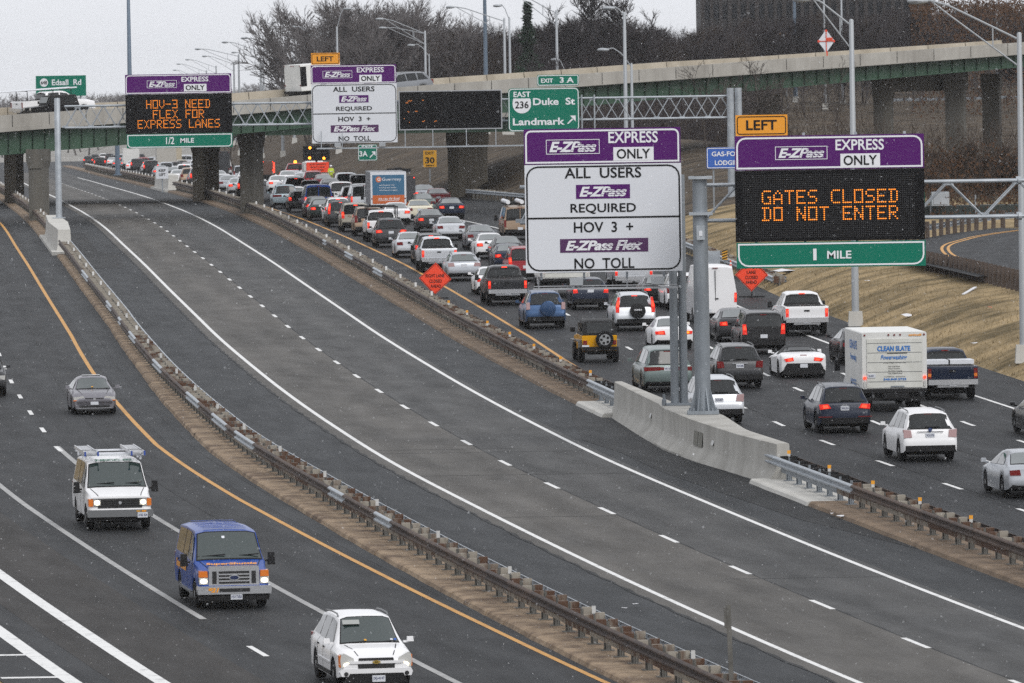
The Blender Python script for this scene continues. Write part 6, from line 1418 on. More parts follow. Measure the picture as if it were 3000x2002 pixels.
# pipes and rack on the tan van
for x in (-.7,.15):
    mb = MB(); mb.lathe((x,0,2.32), [(-2.3,.13),(2.0,.13)], 12, axis='y'); mb.build('roof_pipe', [M_SLET], p_tanvan, smooth=40)
for y in (-2.0,0,1.2): bx(p_tanvan, 'rack_bar', (0,y,2.16), (1.7,.06,.06), M_TRIM)

# ---- dark blue pickup with a flat white toolbox lid
o = place('pickup', 2780, 1169, 'navy', 'dark blue pickup with white ribbed bed lid, right of the white box truck')
bx(o, 'bed_lid', (-.0,-1.5,1.42), (1.92,1.0,.16), M_SWHITE); bx(o, 'bed_lid_strap', (.0,-1.5,1.425), (.05,1.03,.17), M_TRIM)
for ch in o.children:
    if base_name(ch) == 'tail_light': bx(ch, 'amber_section', (math.copysign(.89, sum(v[0] for v in ch.bound_box)), -2.852, .97), (.12,.012,.12), M_TURN)
# ---- yellow soft-top off-roader and the black one on the overpass
def jeep(P, t, body_m, label, fend):
    r_ = thing('off_roader', label, 'car'); r_.matrix_world = frame(P, t)
    mb = MB(); mb.loft([[(-.72,y,zb),(.72,y,zb),(.74,y,zt),(.70,y,zt+.02),(-.70,y,zt+.02),(-.74,y,zt)] for y, zb, zt in ((-1.88,.58,1.12),(-1.85,.5,1.14),(-.2,.48,1.14),(.55,.5,1.14),(.56,.5,1.1),(1.75,.55,1.02),(1.8,.62,.98))]); mb.build('body', [body_m], r_, smooth=30)
    mb = MB(); mb.loft([[(-.73,y,1.14),(.73,y,1.14),(wt,y,zt-.05),(wt-.06,y,zt),(-wt+.06,y,zt),(-wt,y,zt-.05)] for y, wt, zt in ((-1.86,.72,1.2),(-1.72,.66,1.74),(-1.6,.65,1.78),(.2,.63,1.8),(.3,.63,1.76),(.56,.7,1.2))]); mb.build('soft_top', [M_TRIM], r_, smooth=25)
    bx(r_, 'rear_window', (0,-1.80,1.46), (1.08,.02,.46), M_GLASS, M=Matrix.Translation((0,-1.805,1.46)) @ Matrix.Rotation(R(-13),4,'X') @ Matrix.Translation((0,1.78,-1.46)))
    bx(r_, 'windscreen', (0,.46,1.48), (1.2,.02,.44), M_WGLASS, M=Matrix.Translation((0,.46,1.48)) @ Matrix.Rotation(R(24),4,'X') @ Matrix.Translation((0,-.43,-1.48)))
    for s in (-1, 1):
        for y in (-.1,-1.15): bx(r_, 'side_window', (s*.705,y,1.46), (.02,.75,.4), M_GLASS)
        bx(r_, 'front_fender', (s*.79,1.25,.86), (.22,1.0,.05), fend); bx(r_, 'rear_fender', (s*.79,-1.15,.92), (.2,.95,.06), fend); bx(r_, 'rear_fender_drop', (s*.79,-1.62,.78), (.2,.06,.26), fend)
        bx(r_, 'tail_light', (s*.62,-1.91,.86), (.16,.06,.17), M_TAIL); bx(r_, 'mirror', (s*.92,.45,1.32), (.2,.08,.2), M_TRIM)
        for y in (-1.18,1.2):
            k = (.38,.25); 
            if k not in _WM: _WM[k] = wheel_meshes(*k)
            w_ = link('wheel', _WM[k][0], r_, (s*.72,y,.38)); link('rim', _WM[k][1], w_)
        mb = MB(); mb.lathe((s*.5,1.79,.92), [(0,.1),(.03,.1)], 12, axis='y'); mb.build('headlight', [M_HEAD], r_)
    bx(r_, 'rear_bumper', (0,-1.98,.6), (1.5,.14,.16), M_TRIM); bx(r_, 'front_bumper', (0,1.92,.6), (1.4,.16,.14), M_TRIM)
    for k in range(7): bx(r_, 'grille_slot', (-.27+.09*k,1.805,.88), (.05,.02,.24), M_BLACK)
    mb = MB(); mb.lathe((.2,-2.03,.98), [(-.12,.25),(-.12,.34),(-.09,.375),(.08,.375),(.11,.34),(.11,.25)], 22, axis='y'); sp_ = mb.build('spare_wheel', [M_RUBBER], r_, smooth=40)
    mb = MB(); mb.lathe((.2,-2.16,.98), [(0,.235),(.03,.245)], 20, axis='y'); mb.build('rim', [M_RIM], sp_)
    for k in range(5):
        a = k*2*math.pi/5+.6; bx(sp_, 'rim_hole', (.2+.15*math.cos(a),-2.165,.98+.15*math.sin(a)), (.1,.02,.1), M_BLACK)
    bx(r_, 'licence_plate', (-.6,-1.92,.68), (.3,.02,.15), M_PLATE_); bx(r_, 'underbody', (0,-.1,.42), (.9,3.2,.16), M_TRIM)
    return r_
P = ground(1753, 1061); tj = tangent(P.y, lambda y: P.x-CX(P.y)); P.z = zr(P.y); jeep(P+tj*1.2, tj, PM_['yellow'], 'yellow off-roader with black soft top and spare wheel on its tailgate', M_GREYTRIM)
P, td = deck_at(150, .4); jeep(P, -td, PM_['black'], 'black off-roader driving along the overpass below the Edsall Rd sign', M_TRIM)

# ---- box trucks
M_TRBOX = mat('truck_box_white', (.6,.6,.58), .5, col2=(.68,.68,.66), scale=.8); M_TRDIRT = mat('truck_door_grubby', (.52,.52,.48), .55, col2=(.64,.64,.6), scale=1.5, stretch=(1,1,.5))
TRUCKS = []
def box_truck(P, t, label, W_=2.44, z0=.8, z1=2.95, Lb=4.6, box=None, door=None, cab='white', lit=0, name='box_truck', wheel=.42):
    r_ = thing(name, label, 'truck'); box = box or M_TRBOX
    yr = -1.35; r_.matrix_world = frame(P-t*(-.05), t)     # origin at the rear axle
    yb0 = yr-.35; ym = yb0+Lb
    mb = MB(); mb.prism(rrect(-W_/2, z0, W_/2, z1, .06), yb0+.03, ym); mb.build('box', [box], r_)
    if door: bx(r_, 'roller_door', (0,yb0+.01,(z0+z1)/2-.1), (W_*.86,.03,(z1-z0)*.86), door)
    for k in range(5): 
        if door: bx(r_, 'door_seam', (0,yb0-.008,z0+(z1-z0)*(.13+.17*k)), (W_*.84,.008,.018), M_GREYTRIM)
    bx(r_, 'rear_frame_sill', (0,yb0-.02,z0-.06), (W_*.98,.2,.14), M_TRIM); bx(r_, 'step_bumper', (0,yb0-.1,z0-.38), (W_*.92,.28,.12), M_TRIM); bx(r_, 'chassis', (0,yb0+Lb*.55,.62), (.95,Lb+1.2,.2), M_TRIM); bx(r_, 'bumper_brackets', (0,yb0+.1,z0-.25), (1.5,.1,.3), M_TRIM)
    for s in (-1, 1):
        mb = MB(); mb.lathe((s*W_*.465,yb0-.03,z0+.42), [(0,.055),(.03,.06)], 10, axis='y'); mb.build('tail_light', [M_BRAKE if lit else M_TAIL], r_)
        mb = MB(); mb.prism(rrect(s*W_*.465-.045,z0+.06,s*W_*.465+.045,z0+.3,.04), yb0-.01, yb0+.03); mb.build('reversing_lamp', [M_HEAD], r_)
        for y in (0.0, ym+1.05):
            k = (wheel,.5 if y == 0 else .27)
            if k not in _WM: _WM[k] = wheel_meshes(*k)
            w_ = link('wheel', _WM[k][0], r_, (s*(W_/2-.3 if y == 0 else W_/2-.25), y, wheel)); link('rim', _WM[k][1], w_)
        mb = MB(); mb.box((s*(W_/2+.18),ym+.9,1.5),(.2,.1,.4)); mb.box((s*(W_/2+.02),ym+.92,1.5),(.3,.03,.03)); mb.build('mirror', [M_TRIM], r_)
    for x in (-.46,-.09,0,.09,.46): mb = MB(); mb.lathe((x*W_,yb0-.005,z1-.1), [(0,.035),(.04,.04)], 8, axis='y'); mb.build('marker_light', [M_TAIL if not lit or door else M_BRAKE], r_)
    mb = MB(); mb.loft([[(-W_*.42,y,.5),(W_*.42,y,.5),(W_*.42,y,zt*.62),(W_*.36,y,zt),(-W_*.36,y,zt),(-W_*.42,y,zt*.62)] for y, zt in ((ym,2.2),(ym+.9,2.2),(ym+1.3,1.5),(ym+2.0,1.3),(ym+2.1,.9))]); mb.build('cab', [PM_[cab]], r_, smooth=25)
    for s in (-1, 1): bx(r_, 'cab_window', (s*W_*.40,ym+.5,1.72), (.04,.7,.5), M_GLASS)
    bx(r_, 'windscreen', (0,ym+1.12,1.85), (1.5,.05,.6), M_WGLASS, M=Matrix.Translation((0,ym+1.12,1.85)) @ Matrix.Rotation(R(30),4,'X') @ Matrix.Translation((0,-ym-1.12,-1.85)))
    r_['yb'] = yb0; TRUCKS.append((r_, yb0-.3, ym+2.3)); return r_
def fr(px, py, ref_h=None):
    P = ground(px, py, ref_h or 0.0); t_ = tangent(P.y, lambda y: P.x-CX(P.y)); P.z = zr(P.y); return P, t_
P, t_ = fr(2604, 1200); o = box_truck(P, t_, 'white box truck with blue CLEAN SLATE Powerwashing lettering on its door', z1=2.98, z0=.86, door=M_TRDIRT, lit=1, Lb=4.6); y_ = o['yb']-.02; del o['yb']
vtext(o, 'CLEAN SLATE', -.03, 2.37, 1.25, .2, y_, M_BLUEV, bold=.04); vtext(o, 'Powerwashing', -.03, 2.02, 1.0, .22, y_, M_BLUEV, shear=.3, bold=.02); bx(o, 'sprayer_print', (.1,y_,2.2), (.75,.006,.03), M_SBLACK)
for k, (s, x, w) in enumerate((('Doing It Right the First Time',0,.85),)): vtext(o, s, x, 1.83, w, .05, y_, M_SBLACK, shear=.3, bold=.0)
for k, s in enumerate(('Hot / Cold Water','Hood Systems','Flat Work / Awnings','Gum / Grease Removal')): vtext(o, s, -.02+.04*(k > 1), 1.70-.085*k, .44+.08*(k > 1), .052, y_, M_SBLACK, bold=.01)
vtext(o, 'COMMERCIAL / RESIDENTIAL', 0, 1.32, .8, .04, y_, M_SBLACK, bold=0); vtext(o, '540.845.2723', 0, 1.22, .86, .085, y_, M_BLUEV, bold=.04); vtext(o, 'unicell', .78, 2.87, .48, .08, o.matrix_world.translation.x*0+y_+.02, M_OR, bold=.04)
bx(o, 'licence_plate', (-.88,y_,1.36), (.3,.012,.15), M_PLATE_); vtext(o, '26-024', -.9, 1.36, .2, .07, y_-.012, M_PTXT); bx(o, 'latch', (.1,y_-.01,.95), (.5,.03,.05), M_GALV_D)
sx = -1.24
for s, z, h, w, m in (('CLEAN SLATE',2.45,.32,1.9,M_BLUEV),('Powerwashing',1.95,.3,1.5,M_BLUEV),('540.845.2723',1.05,.2,1.5,M_BLUEV)): vtext(o, s, sx, z, w, h, .6, m, rz=R(-90), bold=.03)
P, t_ = fr(1136, 503, 3.3); o = box_truck(P+t_*1.3, t_, 'box truck with a blue and orange Guernsey advertisement on its rear', z1=3.3, z0=1.05, box=mat('truck_box_grey',(.2,.21,.23),.5), Lb=5.5); y_ = o['yb']; del o['yb']
bx(o, 'rear_frame', (0,y_+.0,2.17), (2.42,.05,2.24), M_SWHITE); bx(o, 'blue_panel', (0,y_-.03,2.4), (2.16,.02,1.36), mat('advert_blue',(.03,.12,.22),.5)); bx(o, 'orange_panel', (0,y_-.03,1.42), (2.16,.02,.58), mat('advert_orange',(.5,.11,.02),.5))
vtext(o, 'Guernsey', .23, 2.76, 1.3, .26, y_-.046, M_SLET, bold=.0); mb = MB(); mb.lathe((-.66,y_-.045,2.78), [(0,.2),(.006,.2)], 18, axis='y'); mb.build('logo_disc', [mat('logo_orange',(.55,.14,.04),.5)], o); vtext(o, 'G', -.64, 2.78, .2, .22, y_-.055, M_SLET, bold=.03)
for k, s in enumerate(('workspace tidy','workspace ready','workspace happy')): vtext(o, s, -.1+.05*k, 2.38-.17*k, 1.05+.1*k, .12, y_-.046, M_SLET, bold=-.0)
vtext(o, 'we can do that!', .02, 1.48, 1.45, .18, y_-.046, M_SLET, bold=.01); bx(o, 'underline', (0,y_-.046,1.34), (1.4,.006,.025), M_SLET)
P, t_ = fr(1650, 868); o = box_truck(P, t_, 'white box truck half hidden under the near white sign', z1=3.2, z0=.95, door=M_TRDIRT, lit=1); del o['yb']
P, t_ = fr(1168, 493, 3.2); o = box_truck(P+t_*2.5, t_, 'dark loaded truck just ahead of the Guernsey truck', z1=2.6, z0=.9, box=mat('truck_dark_box',(.035,.035,.04),.6), lit=1, cab='black'); del o['yb']
for k in range(9): bx(o, 'load', (random.uniform(-.9,.9),random.uniform(-1.5,2.5),2.75+random.uniform(0,.25)), (random.uniform(.3,.7),random.uniform(.4,1),random.uniform(.2,.5)), M_TRIM, M=None)
P = RP(802, 17.4); t_ = tangent(802, K(17.4)); o = box_truck(P, t_, 'brown dump truck behind the near pier with tall lit lamps at both sides', z1=2.3, z0=1.0, box=mat('truck_brown',(.09,.05,.035),.6), lit=1, cab='maroon', name='dump_truck'); y_ = o['yb']; del o['yb']
for s in (-1, 1): bx(o, 'light_column', (s*1.22,y_-.04,1.65), (.14,.08,.95), M_BRAKE)
P = RP(835, 14.6); t_ = tangent(835, K(14.6)); o = box_truck(P, t_, 'tall black box truck between the two overpass piers', z1=3.15, z0=1.0, W_=2.3, box=mat('truck_black_box',(.02,.022,.026),.6), cab='black'); del o['yb']
P = RP(1130, 16.8); t_ = tangent(1130, K(16.8)); o = box_truck(P, t_, 'distant beige trailer truck in the far queue', z1=3.5, z0=1.0, W_=2.6, Lb=9, box=mat('truck_beige',(.42,.4,.36),.6)); del o['yb']
P = RP(1160, 18.3); t_ = tangent(1160, K(18.3)); o = box_truck(P, t_, 'distant cream camper truck right of the beige trailer', z1=3.4, z0=.9, W_=2.4, Lb=6, box=mat('truck_cream',(.46,.4,.3),.6)); del o['yb']
P = RP(1250, 14.2); t_ = tangent(1250, K(14.2)); o = box_truck(P, t_, 'distant white box truck in the far queue', z1=3.2, z0=.9, W_=2.4, Lb=6); del o['yb']
# traffic-control truck with arrow board and orange sign
P = RP(803, 0); P.x = at(925, 500, 803).x; t_ = tangent(803, lambda y: P.x-CX(803)); o = box_truck(P, t_, 'white traffic control truck with black arrow board and orange rear sign', z1=2.1, z0=.7, W_=2.3); y_ = o['yb']; del o['yb']
bx(o, 'orange_sign', (.1,y_-.08,1.62), (2.1,.04,.95), M_SFLUO)
for k, s in enumerate(('SLOW MOVING','RIGHT LANE','CLOSED')): vtext(o, s, .1, 1.9-.27*k, 1.5-.2*k, .15, y_-.11, M_SBLACK)
bx(o, 'arrow_board', (.05,y_+.9,2.95), (2.5,.1,1.35), M_VMS); bx(o, 'arrow_board_mast', (.05,y_+1.0,2.2), (.2,.1,.7), M_TRIM)
M_LAMPON = mat('lit_amber_lamp', (.6,.2,.01), .4, emit=(1,.3,.02), es=4)
for x, z in ((-.55,3.45),(-.6,2.5),(.75,2.45)): mb = MB(); mb.lathe((x,y_+.83,z), [(0,.13),(.03,.13)], 10, axis='y'); mb.build('amber_lamp', [M_LAMPON], o)
for k in range(8): bx(o, 'unlit_lamp', (-.8+.25*k,y_+.845,2.95), (.1,.01,.1), M_DOTOFF)
o = place('pickup', 866, 480, 'red', 'red pickup with an amber beacon beside the traffic control truck', ref='r'); mb = MB(); mb.lathe((.0,-.2,1.9), [(0,.16),(.2,.13),(.25,.05)], 10, axis='z'); mb.build('beacon', [M_LAMPON], o); bx(o, 'white_rear_panel', (0,-2.86,1.1), (1.3,.03,.25), M_SWHITE)
# vehicles on the overpass
def on_deck(kind, px, f, dirn, col, label): return place(kind, 0, 0, col, label, P=deck_at(px, f, .01)[0], t=deck_at(px, f)[1]*dirn)
o = on_deck('pickup', 158, .8, 1, 'white', 'white pickup carrying a long ladder on the overpass, by the Edsall Rd sign')
for x in (-.6,.6):
    mb = MB(); mb.tube((x,-4.4,2.02),(x,1.6,2.08),.05,.05,6); mb.build('ladder_rail', [M_SWHITE], o)
for y in (-2.4,-.4,1.0): mb = MB(); mb.tube((-.9,y,1.3),(-.9,y,2.0),.03,.03,6); mb.tube((.9,y,1.3),(.9,y,2.0),.03,.03,6); mb.tube((-.9,y,2.0),(.9,y,2.0),.03,.03,6); mb.build('rack_hoop', [M_TRIM], o)
on_deck('suv', 1172, .4, -1, 'grey', 'grey SUV on the overpass just right of the far white sign')
p, td = deck_at(918, .85, .01); o = box_truck(p, td, 'white box truck on the overpass mostly hidden by the far white sign', z1=2.6, z0=.7, W_=2.2, Lb=3.4); del o['yb']; TRUCKS.pop()
for y in (-1.45,.2): bx(o, 'dark_side_panel', (1.11,y,1.75), (.02,.5,1.4), M_VMS)

# ---- oncoming vehicles on the left road
M_GRILLE = mat('grille_black', (.01,.01,.011), .5); M_LAMPGREY = mat('ladder_aluminium', (.5,.51,.53), .45, metal=.3)
def wipers(o, y, z, tilt, xs, L_):
    for x in xs:
        M = Matrix.Translation((x, y, z)) @ Matrix.Rotation(tilt, 4, 'X') @ Matrix.Rotation(R(6 if x > 0 else 6), 4, 'Y'); bx(o, 'wiper', (0,0,0), (L_,.02,.025), M_BLACK, M=M)
def lit(o, x, z, a, b, y):
    for s in (1, -1): mb = MB(); mb.loft([[(s*x+a*math.cos(q*math.pi/6), yy, z+b*math.sin(q*math.pi/6)) for q in range(12)] for yy in (y-.01, y+.012)]); mb.build('lit_lamp', [M_HEADON], o, fix=True)
def seams(o, kind, ys, zt, hood=None, handle=True):
    cb = CarBuild(SPECS[kind])
    for s in (1, -1):
        for y in ys:
            h = cb.ring(y); pts = [Vector((s*(h[k][0]+.006), y, h[k][1])) for k in (2, 3, 4, 5)]
            mb = MB()
            for a, b in zip(pts, pts[1:]): mb.quad(a+Vector((0,-.012,0)), a+Vector((0,.012,0)), b+Vector((0,.012,0)), b+Vector((0,-.012,0)))
            mb.build('door_seam', [M_BLACK], o)
        if handle:
            for y in ys[1:]: h = cb.ring(y); bx(o, 'door_handle', (s*(h[4][0]+.015), y+.16, h[4][1]-.05), (.03,.16,.035), M_TRIM)
        if hood:
            mb = MB(); n = 6; P_ = []
            for i in range(n+1):
                y = hood[0]+(hood[1]-hood[0])*i/n; P_.append(cb.top(y, s*hood[2], .006))
            for a, b in zip(P_, P_[1:]): mb.quad(a-Vector((.012,0,0)), a+Vector((.012,0,0)), b+Vector((.012,0,0)), b-Vector((.012,0,0)))
            mb.build('hood_seam', [M_BLACK], o)
# white work van with ladders
o = place('van', 345, 1549, 'white', 'white work van with two aluminium ladders on its roof, headlights on', face=-1)
pr(o, 'grille', [(-.68,.70),(.68,.70),(.68,.97),(-.68,.97)], 2.5, 2.69, M_GRILLE)
for k in range(3): bx(o, 'grille_bar', (0,2.695,.77+.07*k), (1.3,.01,.018), M_TRIM)
pr(o, 'headlight', [(.60,.78),(.82,.78),(.82,.96),(.60,.96)], 2.45, 2.70, M_HEAD, True); lit(o, .71, .87, .085, .07, 2.70); pr(o, 'turn_light', [(.83,.76),(.965,.76),(.965,.98),(.83,.98)], 2.35, 2.68, M_TURN, True)
pr(o, 'front_bumper', [(-1.0,.43),(1.0,.43),(1.02,.55),(.99,.645),(-.99,.645),(-1.02,.55)], 2.45, 2.8, M_GREYTRIM); pr(o, 'air_dam', [(-.9,.3),(.9,.3),(.95,.43),(-.95,.43)], 2.4, 2.68, M_TRIM)
bx(o, 'hood_edge', (0,2.66,.985), (1.8,.04,.025), M_GREYTRIM); mb = MB(); mb.lathe((0,2.70,.86), [(0,.05),(.012,.05)], 12, axis='y'); mb.build('emblem', [M_CHROME], o)
bx(o, 'licence_plate', (-.68,2.81,.48), (.31,.015,.16), M_PLATE_); vtext(o, 'X102 024', -.68, .48, .27, .08, 2.822, M_PTXT, rz=R(180)); bx(o, 'bumper_sticker', (-.72,2.805,.60), (.14,.01,.045), M_OR); bx(o, 'bumper_sticker', (-.55,2.805,.60), (.12,.01,.04), M_SYEL)
wipers(o, 1.62, 1.39, R(-44), (-.4,.45), .75); seams(o, 'van', (1.35,.25,-.8,-1.9), 1.2, (1.75,2.55,.9))
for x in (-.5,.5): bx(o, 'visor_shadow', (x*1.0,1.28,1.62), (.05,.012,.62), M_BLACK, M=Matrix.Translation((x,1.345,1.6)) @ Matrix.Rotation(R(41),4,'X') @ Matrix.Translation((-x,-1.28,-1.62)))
bx(o, 'parking_sticker', (-.62,1.60,1.38), (.13,.01,.11), mat('sticker_lime',(.45,.6,.2),.6), M=Matrix.Translation((0,1.6,1.38)) @ Matrix.Rotation(R(41),4,'X') @ Matrix.Translation((0,-1.6,-1.38)))
vtext(o, 'NECC-02', 0, 2.064, 1.15, .34, .8, M_GRN, rz=R(180), tilt=R(-84), bold=.05)
mb = MB()
for y in (-1.9,-.3,.6): mb.box((0,y,2.2),(1.9,.07,.05)); mb.box((-.85,y,2.13),(.06,.07,.16)); mb.box((.85,y,2.13),(.06,.07,.16))
mb.build('roof_rack', [M_SWHITE], o)
M_LADB = mat('ladder_foot_blue', (.02,.06,.3), .5)
for xc in (-.72,.72):
    ld = link('ladder', None, o) if False else None
    mb = MB(); 
    for s in (-1, 1): mb.box((xc+s*.2,-.6,2.29),(.035,3.6,.1))
    lad = mb.build('ladder_rails', [M_LAMPGREY], o)
    for k in range(12): bx(lad, 'rung', (xc,-2.25+.3*k,2.3), (.38,.09,.035), M_LAMPGREY)
    for s in (-1, 1): bx(lad, 'ladder_foot', (xc+s*.2,1.22,2.28), (.05,.06,.14), M_LADB)
    bx(lad, 'strap', (xc,.5,2.355), (.5,.03,.012), M_BLACK)
# blue shuttle van
o = place('van', 675, 1777, 'shuttle blue', 'blue SuperShuttle passenger van with large chrome grille, headlights on', face=-1)
pr(o, 'grille_surround', [(-.70,.655),(.70,.655),(.69,1.12),(.66,1.17),(-.66,1.17),(-.69,1.12)], 2.45, 2.70, M_CHROME)
for x0, x1 in ((-.6,-.48),(-.42,.42),(.48,.6)): pr(o, 'grille_opening', [(x0,.70),(x1,.70),(x1,1.04),(x0,1.04)], 2.69, 2.712, M_GRILLE)
for k in range(3): bx(o, 'grille_bar', (0,2.72,.775+.09*k), (.86,.02,.038), M_CHROME)
mb = MB(); mb.loft([[(.15*math.cos(a*math.pi/8),y,.865+.075*math.sin(a*math.pi/8)) for a in range(16)] for y in (2.71,2.745)]); mb.build('emblem', [M_CHROME], o); mb = MB(); mb.loft([[(.12*math.cos(a*math.pi/8),y,.865+.055*math.sin(a*math.pi/8)) for a in range(16)] for y in (2.74,2.752)]); mb.build('emblem_face', [mat('emblem_blue',(.01,.02,.07),.3)], o)
pr(o, 'headlight', [(.72,.69),(.955,.69),(.955,.87),(.72,.87)], 2.4, 2.69, M_HEAD, True); lit(o, .835, .775, .095, .062, 2.69); pr(o, 'turn_light', [(.72,.88),(.955,.88),(.95,1.05),(.73,1.05)], 2.4, 2.685, M_TURN, True)
pr(o, 'front_bumper', [(-1.0,.42),(1.0,.42),(1.02,.55),(1.0,.64),(-1.0,.64),(-1.02,.55)], 2.45, 2.82, M_CHROME); pr(o, 'bumper_slot', [(-.42,.48),(.42,.48),(.42,.58),(-.42,.58)], 2.8, 2.83, M_GRILLE); pr(o, 'air_dam', [(-.95,.24),(.95,.24),(.97,.42),(-.97,.42)], 2.4, 2.76, M_TRIM)
vtext(o, '921', .58, .535, .3, .13, 2.835, M_OR, rz=R(180), shear=.25, bold=.05); bx(o, 'licence_plate', (-.05,2.80,.35), (.32,.015,.16), M_PLATE_); vtext(o, 'H517350', -.05, .345, .28, .085, 2.812, M_PTXT, rz=R(180))
vtext(o, 'SuperShuttle', 0, 1.20, 1.4, .2, 2.15, M_OR, rz=R(180), tilt=R(-74), bold=.03, shear=.15)
wipers(o, 1.62, 1.39, R(-44), (-.42,.5), .8); seams(o, 'van', (1.35,.25,-.8,-1.9), 1.2, (1.75,2.55,.9))
for x, m in ((.32,M_SYEL),(.22,M_SWHITE),(.12,M_SYEL)): bx(o, 'windscreen_sticker', (x,1.60,1.36), (.07,.01,.06), m, M=Matrix.Translation((0,1.625,1.36)) @ Matrix.Rotation(R(41),4,'X') @ Matrix.Translation((0,-1.6,-1.36)))
bx(o, 'mirror_tag', (.1,1.1,1.86), (.08,.01,.08), M_SWHITE, M=Matrix.Translation((0,1.155,1.86)) @ Matrix.Rotation(R(41),4,'X') @ Matrix.Translation((0,-1.1,-1.86)))
for k in range(6): bx(o, 'roof_rib', (0,-2.1+.55*k,2.085), (1.2,.05,.012), PM_['shuttle blue'])
vtext(o, 'SuperShuttle', 1.01, .95, 2.2, .3, -1.0, M_OR, rz=R(90), bold=.05, shear=.2); vtext(o, 'rides you share', .985, 1.12, 1.4, .1, -.9, M_SLET, rz=R(90)) if False else None
for s in (-1, 1): bx(o, 'running_board', (s*1.0,.1,.4), (.12,2.6,.05), M_GREYTRIM)
# white SUV at the bottom
o = place('suv', 1087, 2014, 'white', 'white SUV with dark bumper insert, nearest oncoming vehicle at the bottom edge', face=-1)
pr(o, 'headlight', [(.50,.60),(.86,.56),(.885,.74),(.86,.90),(.78,.92),(.56,.80)], 2.0, 2.33, M_HEAD, True); lit(o, .68, .635, .13, .06, 2.335); pr(o, 'turn_light', [(.865,.58),(.9,.58),(.9,.86),(.87,.88)], 2.0, 2.28, M_TURN, True)
pr(o, 'upper_grille', [(-.44,.745),(.44,.745),(.42,.80),(-.42,.80)], 2.15, 2.36, M_GRILLE); pr(o, 'grille_bar', [(-.62,.665),(.62,.665),(.70,.70),(.70,.73),(-.70,.73),(-.70,.70)], 2.15, 2.385, PM_['white']); pr(o, 'lower_grille', [(-.45,.54),(.45,.54),(.46,.66),(-.46,.66)], 2.2, 2.372, M_GRILLE)
mb = MB(); mb.box((0,2.39,.70),(.19,.02,.05)); mb.box((0,2.39,.70),(.09,.02,.085)); mb.build('emblem', [mat('emblem_gold',(.55,.38,.08),.3,metal=.8)], o)
pr(o, 'front_bumper', [(-.86,.36),(.86,.36),(.9,.46),(.86,.545),(-.86,.545),(-.9,.46)], 2.0, 2.385, PM_['white']); pr(o, 'bumper_insert', [(-.80,.18),(.80,.18),(.66,.43),(-.66,.43)], 2.1, 2.395, M_TRIM)
for s in (-1, 1): mb = MB(); mb.lathe((s*.75,2.375,.42), [(0,.055),(.02,.055)], 12, axis='y'); mb.build('fog_lamp', [M_GRILLE], o)
bx(o, 'licence_plate', (-.05,2.41,.30), (.32,.015,.16), M_PLATE_); vtext(o, 'JXJ-4147', -.05, .30, .28, .085, 2.422, M_PTXT, rz=R(180))
wipers(o, 1.30, 1.10, R(-52), (-.3,.42), .6); seams(o, 'suv', (1.1,-.12,-1.02), 1.0, (1.4,2.25,.85))
bx(o, 'sun_visor', (.38,.72,1.59), (.42,.01,.15), mat('visor_grey',(.3,.31,.3),.6), M=Matrix.Translation((0,.80,1.56)) @ Matrix.Rotation(R(50),4,'X') @ Matrix.Translation((0,-.72,-1.59))); 
for x, m in ((.1,M_SYEL),(-.55,M_SWHITE),(-.64,M_SBLUE)): bx(o, 'windscreen_sticker', (x,1.25,1.15), (.06,.01,.05), m, M=Matrix.Translation((0,1.285,1.155)) @ Matrix.Rotation(R(50),4,'X') @ Matrix.Translation((0,-1.25,-1.15)))
for s in (-1, 1): bx(o, 'side_sill', (s*.955,.1,.36), (.05,2.3,.09), M_TRIM); bx(o, 'door_moulding', (s*.962,.15,.62), (.03,1.9,.05), PM_['white'])
# plum-grey sedan
o = place('oldsedan', 274, 1211, 'plum grey', 'plum grey sedan alone on the left road above the white work van', face=-1)
pr(o, 'headlight', [(.34,.56),(.78,.54),(.80,.66),(.42,.70)], 1.9, 2.2, M_HEAD, True); pr(o, 'turn_light', [(.50,.525),(.80,.515),(.80,.55),(.50,.56)], 1.9, 2.21, M_TURN, True); pr(o, 'grille', [(-.33,.53),(.33,.53),(.36,.63),(-.36,.63)], 2.0, 2.24, M_GRILLE); bx(o, 'emblem', (0,2.245,.585), (.09,.02,.075), M_CHROME)
pr(o, 'lower_intake', [(-.55,.26),(.55,.26),(.6,.35),(-.6,.35)], 2.0, 2.27, M_GRILLE); bx(o, 'licence_plate', (0,2.265,.43), (.3,.015,.12), M_PLATE_); bx(o, 'bumper_strip', (0,2.262,.245), (1.3,.02,.02), M_CHROME); pr(o, 'front_bumper', [(-.72,.22),(.72,.22),(.76,.5),(-.76,.5)], 1.95, 2.25, PM_['plum grey'])
wipers(o, 1.08, .93, R(-55), (-.3,.35), .55); seams(o, 'oldsedan', (.95,-.2,-1.1), .9, (1.2,2.0,.9)); bx(o, 'windscreen_sticker', (.02,1.0,1.0), (.07,.01,.05), M_SYEL, M=Matrix.Translation((0,1.045,1.0)) @ Matrix.Rotation(R(55),4,'X') @ Matrix.Translation((0,-1.0,-1.0))); bx(o, 'sunroof', (0,-.25,1.385), (.7,.5,.012), M_GLASS)
o = place('suv2', -50, 1160, 'dark grey', 'dark SUV cut off by the left picture edge', face=-1); pr(o, 'headlight', [(.5,.7),(.86,.66),(.88,.84),(.6,.84)], 2.0, 2.32, M_HEAD, True)
place('sedan', 3084, 1278, 'black', 'black sedan just entering at the right picture edge')

for r0 in PROTO.values():
    for tl in r0.children:
        for q in list(tl.children):
            if base_name(q) == 'lit_bulb' and q.scale.x < .5: bpy.data.objects.remove(q)
